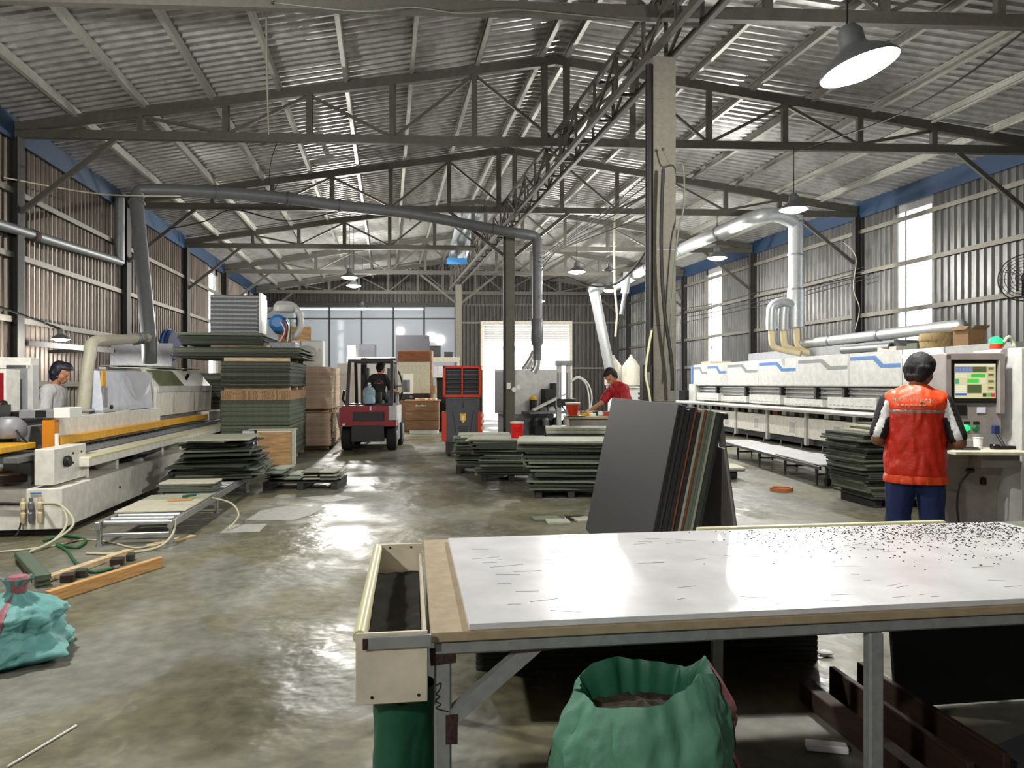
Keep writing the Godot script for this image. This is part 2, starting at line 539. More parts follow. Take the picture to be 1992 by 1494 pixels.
func build_shell() -> void:
	# floor
	var fm := mk("concrete", "858377", 0.5)
	fm.albedo_texture = floor_texture()
	fm.uv1_triplanar = true
	fm.uv1_world_triplanar = true
	fm.uv1_scale = Vector3(1, 1, 1) / 12.0
	fm.uv1_offset = Vector3(0.37, 0.0, 0.21)
	var ri := noise_image(1024, 0.006, 6, 0.26, 0.72, 91, 2.0, Vector2(1.0, 0.8))
	fm.roughness = 1.0
	fm.roughness_texture = ImageTexture.create_from_image(ri)
	var ni := noise_image(1024, 0.03, 5, 0.0, 1.0, 95, 1.2)
	ni.bump_map_to_normal_map(4.0)
	fm.normal_enabled = true
	fm.normal_texture = ImageTexture.create_from_image(ni)
	fm.normal_scale = 0.22
	fm.metallic_specular = 0.6
	var st := S()
	bx(st, at(-1.0, -0.1, 14.25), Vector3(26, 0.2, 45.2), Basis(), 0.0)
	var fl := obj("floor", st, fm)
	tag(fl, "worn grey concrete workshop floor with dusty and polished patches", "", "", "structure")
	# pale cement skims where the floor was mended
	var skim := mk("cement_skim", "a3a39b", 0.6, 0.0, "clean", 1.5)
	for poly in [[[508, 993], [560, 984], [640, 986], [600, 1003], [570, 1012], [478, 1012]], [[446, 1021], [520, 1019], [505, 1034], [428, 1037]], [[585, 968], [650, 962], [690, 968], [640, 978]]]:
		var s2 := S()
		s2.set_smooth_group(-1)
		var c := Vector3.ZERO
		var ring_ := []
		for p in poly:
			ring_.append(gf(p[0], p[1]) + Vector3(0, 0.002, 0))
			c += ring_[-1]
		c /= poly.size()
		for i in ring_.size():
			tri(s2, c, ring_[i], ring_[(i + 1) % ring_.size()], c - Vector3.UP)
			quad(s2, ring_[i], ring_[(i + 1) % ring_.size()], ring_[(i + 1) % ring_.size()] - Vector3(0, 0.004, 0), ring_[i] - Vector3(0, 0.004, 0), c)
		obj("cement_patch", s2, skim, fl)
	st = S()
	bx(st, at(0, -0.5, 20), Vector3(240, 0.4, 240), Basis(), 0.0)
	tag(obj("ground", st, M.outside_ground), "pale yard ground outside the shed", "", "", "structure")
	# side walls
	build_side("wall_left", -1.0, windows_left, M.clad_left, [1.5, 2.63, 3.75, 4.87], "brown grey corrugated side wall behind the edge banding machine")
	build_side("wall_right", 1.0, windows_right, M.clad_right, [2.15, 3.25, 4.35, 5.4], "grey corrugated side wall with bright strips behind the long white machine")
	# wall behind the camera
	var sf := S()
	var a := at(xl(D_NEAR), 3.4, D_NEAR)
	var b := at(xr(D_NEAR), 3.4, D_NEAR)
	bar(sf, a, b, 0.08, 7.2)
	var wf := obj("wall_front", sf, M.clad_right)
	tag(wf, "corrugated end wall facing the glazed office", "", "", "structure")
	# roof
	var rs := S()
	for side in [0, 1]:
		var k := []
		for d in [D_NEAR - 0.1, D_BACK + 2.2]:
			var e := at(xl(d) - 0.25 if side == 0 else xr(d) + 0.25, Y_EAVE + 0.08, d)
			var r := at(xc(d), Y_RIDGE + 0.11, d)
			k.append_array([e, r])
		var mid: Vector3 = (k[0] + k[1] + k[2] + k[3]) * 0.25
		var up := Vector3(0, 0.08, 0)
		quad(rs, k[0], k[1], k[3], k[2], mid + Vector3.UP)
		quad(rs, k[0] + up, k[1] + up, k[3] + up, k[2] + up, mid - Vector3.UP)
		quad(rs, k[0], k[2], k[2] + up, k[0] + up, mid)
		quad(rs, k[0], k[1], k[1] + up, k[0] + up, mid)
		quad(rs, k[2], k[3], k[3] + up, k[2] + up, mid)
	var roof := obj("ceiling", rs, M.skin_outer)
	tag(roof, "ribbed metal roof of two shallow slopes on thin purlins", "", "", "structure")
	for i in 45:
		var d0 := D_NEAR + i
		var d1 := minf(d0 + 1.0, D_BACK)
		if d1 - d0 < 0.2: continue
		for side in [0, 1]:
			var s2 := S()
			var o := Vector3(0, -0.012 * (i % 2), 0)
			var e0: Vector3 = at(xl(d0) if side == 0 else xr(d0), Y_EAVE, d0) + o
			var e1: Vector3 = at(xl(d1) if side == 0 else xr(d1), Y_EAVE, d1) + o
			sheet(s2, e0, e1, at(xc(d0), Y_RIDGE, d0) + o, at(xc(d1), Y_RIDGE, d1) + o, Vector3.DOWN, 5, 0.035)
			obj("roof_sheet", s2, M.roof_steel, roof)
	for side in [0, 1]:
		for i in 9:
			var f := i / 8.2
			var y := lerpf(Y_EAVE, Y_RIDGE, f) - 0.12
			var s5 := S()
			var p := at(lerpf(xl(D_NEAR) if side == 0 else xr(D_NEAR), xc(D_NEAR), f), y, D_NEAR + 0.05)
			var q := at(lerpf(xl(D_BACK) if side == 0 else xr(D_BACK), xc(D_BACK), f), y, D_BACK - 0.05)
			# C-channel: upright web, both flanges turned the same way
			bar(s5, p + Vector3(0.03, 0, 0), q + Vector3(0.03, 0, 0), 0.006, 0.15)
			for k in [-0.072, 0.072]:
				bar(s5, p + Vector3(-0.005, k, 0), q + Vector3(-0.005, k, 0), 0.07, 0.006)
				bar(s5, p + Vector3(-0.038, k * 0.86, 0), q + Vector3(-0.038, k * 0.86, 0), 0.004, 0.02)
			obj("purlin", s5, M.purlin, roof)
	# blue eave bands
	for side in [-1.0, 1.0]:
		var s6 := S()
		var dd := [D_NEAR + 0.05, D_BACK - 0.05]
		var k := []
		for d in dd:
			k.append(at((xl(d) + 0.11) if side < 0 else (xr(d) - 0.11), 5.96, d))
		bar(s6, k[0], k[1], 0.05, 0.42)
		tag(obj("trim_%d" % (1 if side < 0 else 2), s6, M.blue_trim), "blue painted eave beam along the top of the side wall", "", "", "structure")
func floor_texture() -> ImageTexture:
	var sz := 1536
	var base := noise_image(sz, 0.0035, 5, 0.0, 1.0, 201, 1.6)
	var fine := noise_image(sz, 0.05, 4, 0.0, 1.0, 203, 1.4)
	var patch := noise_image(sz, 0.006, 4, 0.0, 1.0, 207, 3.0, Vector2(1.0, 0.7))
	var a := base.get_data()
	var b := fine.get_data()
	var c := patch.get_data()
	var out := PackedByteArray()
	out.resize(sz * sz * 3)
	for i in sz * sz:
		var p := smoothstep(0.35, 0.85, c[i] / 255.0)
		var v := 0.68 + 0.18 * (a[i] / 255.0) + 0.2 * (b[i] / 255.0 - 0.5) + 0.07 * p
		# dusty ochre against grey cement
		var r := v * lerpf(1.0, 0.985, p)
		var gg := v * lerpf(0.985, 0.99, p)
		var bb := v * lerpf(0.86, 0.98, p)
		out[i * 3] = int(clampf(r, 0, 1) * 255)
		out[i * 3 + 1] = int(clampf(gg, 0, 1) * 255)
		out[i * 3 + 2] = int(clampf(bb, 0, 1) * 255)
	return ImageTexture.create_from_image(Image.create_from_data(sz, sz, false, Image.FORMAT_RGB8, out))

func roof_y(x: float, d: float) -> float:
	var f := (x - xl(d)) / (xc(d) - xl(d)) if x < xc(d) else (xr(d) - x) / (xr(d) - xc(d))
	return lerpf(Y_EAVE, Y_RIDGE, f) - 0.05
var truss_d := [3.4, 8.4, 13.0, 18.1, 23.2, 28.4, 34.6]
func tp(dc: float, x: float, y: float) -> Vector3:
	return at(x, y, dc + 0.05 * x)
func build_trusses() -> void:
	var ords := ["seventh", "sixth", "fifth", "fourth", "third", "second", "first"]
	for i in truss_d.size():
		var dc: float = truss_d[i]
		var m: Material = M.truss
		var d_l := dc + 0.05 * xl(dc)
		var d_r := dc + 0.05 * xr(dc)
		var x0 := xl(d_l) + 0.16
		var x1 := xr(d_r) - 0.16
		var xm := xc(dc)
		var t := thing("roof_truss", "%s steel roof truss counted from the glazed end wall" % ords[i], "truss", tp(dc, xm, 5.8), 0.0, "steel roof trusses")
		var o := -t.position
		var yt := func(x: float) -> float:
			var f := (x - x0) / (xm - x0) if x < xm else (x1 - x) / (x1 - xm)
			return lerpf(5.98, 7.36, clampf(f, 0, 1))
		pr(t, "bottom_chord", tp(dc, x0, 5.87) + o, tp(dc, x1, 5.87) + o, 0.1, 0.15, m)
		pr(t, "top_chord", tp(dc, x0, 5.98) + o, tp(dc, xm, 7.36) + o, 0.1, 0.17, m)
		pr(t, "top_chord", tp(dc, xm, 7.36) + o, tp(dc, x1, 5.98) + o, 0.1, 0.17, m)
		for k in [-0.2, 0.2]:
			pr(t, "king_post", tp(dc, xm + k, 5.94) + o, tp(dc, xm + k, yt.call(xm + k)) + o, 0.12, 0.12, m)
		for side in [-1, 1]:
			var panel: float = ((xm - x0) if side < 0 else (x1 - xm)) / 6.45
			var px := xm
			for k in range(1, 7):
				var x: float = xm + side * panel * k
				if k < 6:
					pr(t, "web_post", tp(dc, x, 5.94) + o, tp(dc, x, yt.call(x) - 0.06) + o, 0.1, 0.1, m)
				if k < 6:
					var low := px if k % 2 == 1 else x
					var high := x if k % 2 == 1 else px
					pr(t, "diagonal", tp(dc, low + 0.06 * side * (1 if k % 2 == 1 else -1), 5.95) + o, tp(dc, high, yt.call(high) - 0.08) + o, 0.05, 0.05, m)
				px = x
		pr(t, "knee_brace", tp(dc, x0 + 0.06, 4.5) + o, tp(dc, x0 + 1.7, 5.82) + o, 0.06, 0.08, m)
		pr(t, "knee_brace", tp(dc, x1 - 0.06, 4.6) + o, tp(dc, x1 - 1.6, 5.82) + o, 0.06, 0.08, m)
		for e in [[x0, "brown grey"], [x1, "bright stripped grey"]]:
			var wc := thing("wall_column", "dark steel wall column under the %s roof truss, by the %s wall" % [ords[i], e[1]], "column", tp(dc, e[0], 0) * Vector3(1, 0, 1), 0.0, "steel wall columns")
			for k in [-0.07, 0.07]:
				pb(wc, "flange", Vector3(k, 2.9, 0), Vector3(0.016, 5.8, 0.18), M.column_dark, Vector3.ZERO, 0.0)
			pb(wc, "web", Vector3(0, 2.9, 0), Vector3(0.14, 5.8, 0.016), M.column_dark, Vector3.ZERO, 0.0)
			pb(wc, "base_plate", Vector3(0, 0.012, 0), Vector3(0.26, 0.022, 0.26), M.column_dark)
	# central columns and lattice girder
	var cols := [[1.80, 8.68], [-0.06, 18.0], [-2.1, 28.3]]
	var cl := ["thick grey steel column wrapped in cables beside the leaning dark boards", "slim grey column with switches in front of the grey drilling machine", "distant steel column beside the office glazing end"]
	for i in 3:
		var c: Array = cols[i]
		var t := thing("steel_column", cl[i], "column", at(c[0], 0, c[1]), 9.0)
		var w := 0.25 if i == 0 else 0.2
		pb(t, "web", Vector3(0, 2.7, 0), Vector3(w, 5.4, 0.05), M.column, Vector3.ZERO, 0.0)
		for k in [-0.5, 0.5]:
			pb(t, "flange", Vector3(k * w, 2.7, 0), Vector3(0.03, 5.4, w * 0.9), M.column, Vector3.ZERO, 0.003)
		pb(t, "face_plate", Vector3(0.0, 2.7, w * 0.42), Vector3(w * 0.98, 5.4, 0.02), M.column, Vector3.ZERO, 0.0)
		pb(t, "base_plate", Vector3(0, 0.015, 0), Vector3(w * 1.7, 0.028, w * 1.7), M.column_dark)
		if i < 2:
			pt(t, "conduit", [Vector3(-w * 0.72, 0.3, w * 0.3), Vector3(-w * 0.72, 5.3, w * 0.3)], 0.045 if i == 0 else 0.03, M.black, 10)
		if i == 0:
			pb(t, "switch_box", Vector3(-w * 0.9, 1.45, 0.1), Vector3(0.12, 0.55, 0.12), M.black)
			pb(t, "label_plate", Vector3(-w * 0.9, 1.56, 0.164), Vector3(0.045, 0.16, 0.006), M.galv_dull)
			for k in 5:
				pb(t, "bracket", Vector3(0, 1.3 + k * 0.9, w * 0.46), Vector3(0.26, 0.012, 0.012), M.galv_dull)
		if i == 1:
			pb(t, "socket_box", Vector3(-0.05, 1.45, 0.14), Vector3(0.1, 0.16, 0.06), M.white)
			pl(t, "round_switch", [Vector2(0.06, 0), Vector2(0.06, 0.04)], M.white, along(Vector3(0.09, 1.36, 0.12), Vector3.BACK), 14)
			pl(t, "round_switch", [Vector2(0.06, 0), Vector2(0.06, 0.04)], M.white, along(Vector3(0.2, 1.42, 0.1), Vector3.BACK), 14)
	var gp := func(d: float, y: float, s: float) -> Vector3:
		var x := lerpf(1.80, -0.06, (d - 8.68) / 9.32)
		return at(x + s * 0.14, y, d)
	var gd := thing("lattice_girder", "long box lattice girder running down the middle of the shed on columns", "girder", gp.call(8.68, 5.45, 0.0))
	var o2 := -gd.position
	for s in [-1.0, 1.0]:
		for y in [5.45, 6.02]:
			pr(gd, "chord", gp.call(1.0, y, s) + o2, gp.call(30.0, y, s) + o2, 0.06, 0.08, M.truss)
	var n := 30
	for k in n:
		var d := 1.2 + k * 0.96
		for s in [-1.0, 1.0]:
			pr(gd, "lattice_post", gp.call(d, 5.45, s) + o2, gp.call(d, 6.02, s) + o2, 0.045, 0.045, M.truss)
			if k < n - 1:
				pr(gd, "lattice_diagonal", gp.call(d + (0.96 if k % 2 else 0.0), 5.47, s) + o2, gp.call(d + (0.0 if k % 2 else 0.96), 6.0, s) + o2, 0.035, 0.035, M.truss)
		pr(gd, "cross_tie", gp.call(d, 5.45, -1.0) + o2, gp.call(d, 5.45, 1.0) + o2, 0.04, 0.04, M.truss)
		if k % 2 == 0:
			pr(gd, "cross_tie", gp.call(d, 6.02, -1.0) + o2, gp.call(d, 6.02, 1.0) + o2, 0.04, 0.04, M.truss)
	# knee braces of the second and third column
	for c in [[-0.06, 18.0], [-2.1, 28.3]]:
		for s in [-1.0, 1.0]:
			pr(gd, "column_brace", at(c[0], 4.6, c[1]) + o2, at(c[0] + s * 1.5, 5.8, c[1]) + o2, 0.06, 0.08, M.truss)

# ================= end wall =================
func build_end_wall() -> void:
	var d := D_BACK
	var X := func(px: float) -> float: return (px - 996.0) / FOC * d
	var x_l := xl(d) + 0.02
	var x_glass: float = X.call(886)
	var x_d0: float = X.call(938)
	var x_d1: float = X.call(1110)
	var x_r := xr(d) - 0.02
	var st := S()
	# solid skin: right of the glazing round the door, and above
	for r in [[x_glass, x_d0, -0.1, 5.5], [x_d1, x_r, -0.1, 5.5], [x_d0, x_d1, 4.55, 5.5]]:
		bx(st, at((r[0] + r[1]) / 2, (r[2] + r[3]) / 2, d + 0.12), Vector3(r[1] - r[0], r[3] - r[2], 0.08), Basis(), 0.0)
	prism(st, [Vector2(x_l - 0.3, 5.5), Vector2(x_r + 0.3, 5.5), Vector2(x_r + 0.3, 6.3), Vector2(xc(d), 7.75), Vector2(x_l - 0.3, 6.3)], 0.08, Transform3D(Basis(), at(0, 0, d + 0.12)))
	var wall := obj("wall_back", st, M.skin_outer)
	tag(wall, "dark corrugated end wall round the bright doorway", "", "", "structure")
	var put_sheets := func(a: float, b: float, y0: float, y1: float, m: Material) -> void:
		var n := maxi(1, int(round((b - a) / 1.0)))
		for i in n:
			var p := lerpf(a, b, float(i) / n)
			var q := lerpf(a, b, float(i + 1) / n)
			var s := S()
			var y1a := y1
			var y1b := y1
			if y1 > 6.0:
				y1a = lerpf(Y_EAVE, Y_RIDGE, 1.0 - absf(p - xc(d)) / (xc(d) - x_l))
				y1b = lerpf(Y_EAVE, Y_RIDGE, 1.0 - absf(q - xc(d)) / (xc(d) - x_l))
			var dd := d - 0.01 * (i % 2)
			sheet(s, at(p, y0, dd), at(q, y0, dd), at(p, y1a, dd), at(q, y1b, dd), Vector3.BACK, maxi(2, int(round((q - p) / 0.2))), 0.04)
			obj("cladding_sheet", s, m, wall)
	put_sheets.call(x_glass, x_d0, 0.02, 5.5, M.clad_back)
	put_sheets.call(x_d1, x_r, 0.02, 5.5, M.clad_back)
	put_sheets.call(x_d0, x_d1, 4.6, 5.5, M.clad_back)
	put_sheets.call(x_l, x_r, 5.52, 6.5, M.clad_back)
	for y in [2.3, 4.6]:
		pr(wall, "girt", at(x_glass, y, d - 0.08), at(x_d0, y, d - 0.08), 0.05, 0.09, M.girt)
		pr(wall, "girt", at(x_d1, y, d - 0.08), at(x_r, y, d - 0.08), 0.05, 0.09, M.girt)
	pr(wall, "header_beam", at(x_l, 5.5, d - 0.15), at(x_glass, 5.5, d - 0.15), 0.12, 0.22, M.column_dark)
	# door with roller shutter
	var dn := thing("door_1", "wide bright doorway with a roller shutter part way down", "")
	dn.remove_meta("category")
	struct_(dn)
	for x in [x_d0, x_d1]:
		pb(dn, "jamb", at(x, 2.28, d + 0.1), Vector3(0.14, 4.55, 0.7), M.ivory)
	pb(dn, "lintel", at((x_d0 + x_d1) / 2, 4.6, d + 0.1), Vector3(x_d1 - x_d0 + 0.14, 0.12, 0.7), M.ivory)
	for i in 9:
		pb(dn, "shutter_slat", at((x_d0 + x_d1) / 2, 4.46 - i * 0.09, d + 0.3), Vector3(x_d1 - x_d0 - 0.16, 0.074, 0.02), M.shutter)
	# office glazing
	var wn := thing("window_6", "grey office glazing in tall panes across the end of the shed", "")
	wn.remove_meta("category")
	struct_(wn)
	var xs := []
	for p in [516, 578, 641, 704, 765, 825, 886]: xs.append(maxf(X.call(p), x_l))
	for i in xs.size() - 1:
		for r in [[0.05, 4.78], [4.85, 5.4]]:
			pb(wn, "pane", at((xs[i] + xs[i + 1]) / 2, (r[0] + r[1]) / 2, d), Vector3(xs[i + 1] - xs[i] - 0.05, r[1] - r[0], 0.012), M.glass, Vector3.ZERO, 0.0)
	for x in xs:
		pb(wn, "mullion", at(x, 2.7, d - 0.02), Vector3(0.07, 5.4, 0.08), M.column_dark)
	pb(wn, "rail", at((x_l + x_glass) / 2, 4.81, d - 0.02), Vector3(x_glass - x_l, 0.07, 0.08), M.column_dark)
	# office behind the glass
	var ob := S()
	bx(ob, at((x_l + x_glass) / 2, 2.7, d + 1.9), Vector3(x_glass - x_l + 0.4, 5.6, 0.08), Basis(), 0.0)
	bx(ob, at((x_l + x_glass) / 2, 5.52, d + 1.0), Vector3(x_glass - x_l + 0.4, 0.06, 1.9), Basis(), 0.0)
	bx(ob, at(x_l - 0.15, 2.7, d + 1.0), Vector3(0.06, 5.6, 1.9), Basis(), 0.0)
	bx(ob, at(x_glass + 0.03, 2.7, d + 1.0), Vector3(0.06, 5.6, 1.9), Basis(), 0.0)
	bx(ob, at((x_l + x_glass) / 2, -0.05, d + 1.0), Vector3(x_glass - x_l + 0.4, 0.1, 1.9), Basis(), 0.0)
	tag(obj("wall_office", ob, M.office), "pale office walls behind the glazing", "", "", "structure")
	# pale building across the yard
	var far := thing("yard_building", "pale low building across the yard seen through the doorway", "building", at(2, 0, 62))
	pb(far, "facade", Vector3(0, 2.2, 0), Vector3(30, 5.0, 0.4), M.white)
	pb(far, "eaves_band", Vector3(0, 4.6, 0.3), Vector3(30.4, 0.25, 0.5), M.galv_dull)
	for i in 6:
		pb(far, "window_panel", Vector3(-10 + i * 4, 1.9, 0.22), Vector3(1.8, 1.4, 0.08), M.glass)

# ================= lamps =================
func lamp(pos: Vector3, dia: float, label: String, energy: float, hang_y: float, tilt := Vector3.ZERO, lit := true) -> Node3D:
	var t := thing("pendant_lamp", label, "lamp", pos, 0.0, "metal pendant lamps")
	var head := Basis.from_euler(tilt * PI / 180.0)
	var k := dia / 0.6
	if hang_y > 6.0: hang_y = roof_y(pos.x, -pos.z)
	var tf := Transform3D(head, Vector3.ZERO)
	var st := S()
	var prof := [Vector2(0.30, 0.0), Vector2(0.305, 0.012), Vector2(0.27, 0.06), Vector2(0.19, 0.12), Vector2(0.12, 0.16), Vector2(0.10, 0.2), Vector2(0.10, 0.30), Vector2(0.06, 0.36), Vector2(0.03, 0.37)]
	var inner := [Vector2(0.05, 0.2), Vector2(0.1, 0.155), Vector2(0.18, 0.11), Vector2(0.26, 0.055), Vector2(0.30, 0.0)]
	for i in prof.size(): prof[i] *= k
	for i in inner.size(): inner[i] *= k
	lathe(st, inner + prof.slice(1), tf, 28, false)
	fan(st, [tf * (Vector3(0.05, 0.2, 0) * k), tf * (Vector3(-0.025, 0.2, 0.043) * k), tf * (Vector3(-0.025, 0.2, -0.043) * k)], Vector3.UP)
	obj("shade", st, M.galv_dull, t)
	var top := head * Vector3(0, 0.37 * k, 0)
	pt(t, "cord", [top, Vector3(top.x * 0.6, hang_y - pos.y, top.z * 0.6)], 0.008, M.cable, 6)
	if lit:
		var gs := S()
		lathe(gs, [Vector2(0.02, -0.075) * k, Vector2(0.12, -0.065) * k, Vector2(0.21, -0.035) * k, Vector2(0.265, 0.01) * k, Vector2(0.265, 0.03) * k, Vector2(0.02, 0.035) * k], tf, 28)
		obj("lamp_glow", gs, M.lamp_glow, t)
		var l := OmniLight3D.new()
		l.light_color = Color(1.0, 0.99, 0.965)
		l.light_energy = energy
		l.light_size = 0.12
		l.omni_range = 60.0
		l.omni_attenuation = 2.0
		l.shadow_enabled = true
		l.name = "light"
		t.add_child(l)
		l.position = head * Vector3(0, -0.26 * k, 0)
	return t
const LAMP_E := 18.0
func build_lamps() -> void:
	lamp(g(1672, 133, 5.5), 0.57, "large pendant lamp with a bell shade, tilted above the white table", LAMP_E * 0.8, 6.7, Vector3(-4, 0, 14))
	lamp(g(1544, 408, 13.2), 0.5, "lit pendant lamp over the long white machine", LAMP_E * 0.6, 5.82)
	lamp(g(1395, 502, 18.4), 0.5, "lit pendant lamp hanging before the second bright wall strip", LAMP_E * 0.75, 5.82)
	lamp(g(1185, 565, 25.7), 0.5, "lit pendant lamp over the white bulk bags", LAMP_E, 6.9)
	lamp(g(1122, 529, 21.0), 0.5, "lit pendant lamp behind the tall extraction pipe", LAMP_E, 7.0)
	lamp(g(1185, 527, 20.4), 0.36, "unlit pendant lamp beside a lit one near the slanted pipe", 0, 6.9, Vector3.ZERO, false)
	lamp(g(680, 540, 22.4), 0.5, "lit pendant lamp, foremost of three over the forklift aisle", LAMP_E, 6.5)
	lamp(g(688, 556, 24.7), 0.5, "lit pendant lamp, middle one of three over the forklift aisle", LAMP_E, 6.5)
	lamp(g(705, 600, 31.2), 0.5, "lit pendant lamp before the office glazing", LAMP_E, 6.4)
	lamp(g(1053, 586, 28.5), 0.3, "small lit lamp high before the doorway", LAMP_E * 0.5, 6.9)
	lamp(g(118, 660, 12.6), 0.3, "small work lamp on a wall arm behind the edge banding machine", LAMP_E * 0.35, g(118, 640, 12.6).y)
	# the row goes on over the aisle beside and behind the camera
	for p in [at(-4.2, 4.8, 5.2), at(-3.6, 4.8, -3.5)]:
		lamp(p, 0.5, "pendant lamp of the row that goes on behind the sacks", LAMP_E * 1.1, 6.6)
	# office strip light
	var o := thing("office_light", "white strip light behind the office glazing", "lamp", at(-8.0, 5.4, 37.4))
	pb(o, "housing", Vector3(0, 0.03, 0), Vector3(7.0, 0.05, 0.2), M.white)
	pb(o, "tube_glow", Vector3(0, -0.02, 0), Vector3(6.8, 0.04, 0.14), M.tube_glow)
	var al := AreaLight3D.new()
	al.area_size = Vector2(6.8, 0.14)
	al.light_energy = 1.8
	al.shadow_enabled = true
	al.area_range = 30.0
	al.name = "light"
	o.add_child(al)
	al.position = Vector3(0, -0.06, 0)
	al.rotation_degrees = Vector3(-90, 0, 0)

# ================= boards =================
func board(c: Vector3, s: Vector3, yaw: float, m: Material, label: String, group: String, tilt := Vector2.ZERO, called := "panel_board", cat := "board") -> MeshInstance3D:
	var o := pb(self, called, c, s, m, Vector3(tilt.x, yaw, tilt.y))
	tag(o, label, cat, group)
	return o
# loose pile: boards lie on one another from y0 up
func pile(c: Vector3, y0: float, n: int, size: Vector2, vary: Vector2, thick: float, yaw: float, jit: float, mats: Array, label: String, group: String) -> float:
	var y := y0
	for i in n:
		var s := Vector3(size.x + rng.randf_range(-vary.x, vary.x), thick, size.y + rng.randf_range(-vary.y, vary.y))
		var off := Vector3(rng.randf_range(-jit, jit), 0, rng.randf_range(-jit, jit))
		board(Vector3(c.x, y + thick / 2, c.z) + off.rotated(Vector3.UP, deg_to_rad(yaw)), s, yaw + rng.randf_range(-2.0, 2.0) * (jit / 0.06), mats[rng.randi() % mats.size()], label, group)
		y += thick + 0.0008
	return y
func pallet(c: Vector3, s: Vector2, yaw: float, m: Material, label: String) -> void:
	var t := thing("pallet", label, "pallet", c, yaw)
	for k in [-0.45, 0.0, 0.45]:
		pb(t, "bearer", Vector3(k * s.x, 0.045, 0), Vector3(0.09, 0.09, s.y), m)
	for i in 6:
		pb(t, "deck_slat", Vector3(0, 0.1, (i / 5.0 - 0.5) * (s.y - 0.1)), Vector3(s.x, 0.02, 0.1), m)

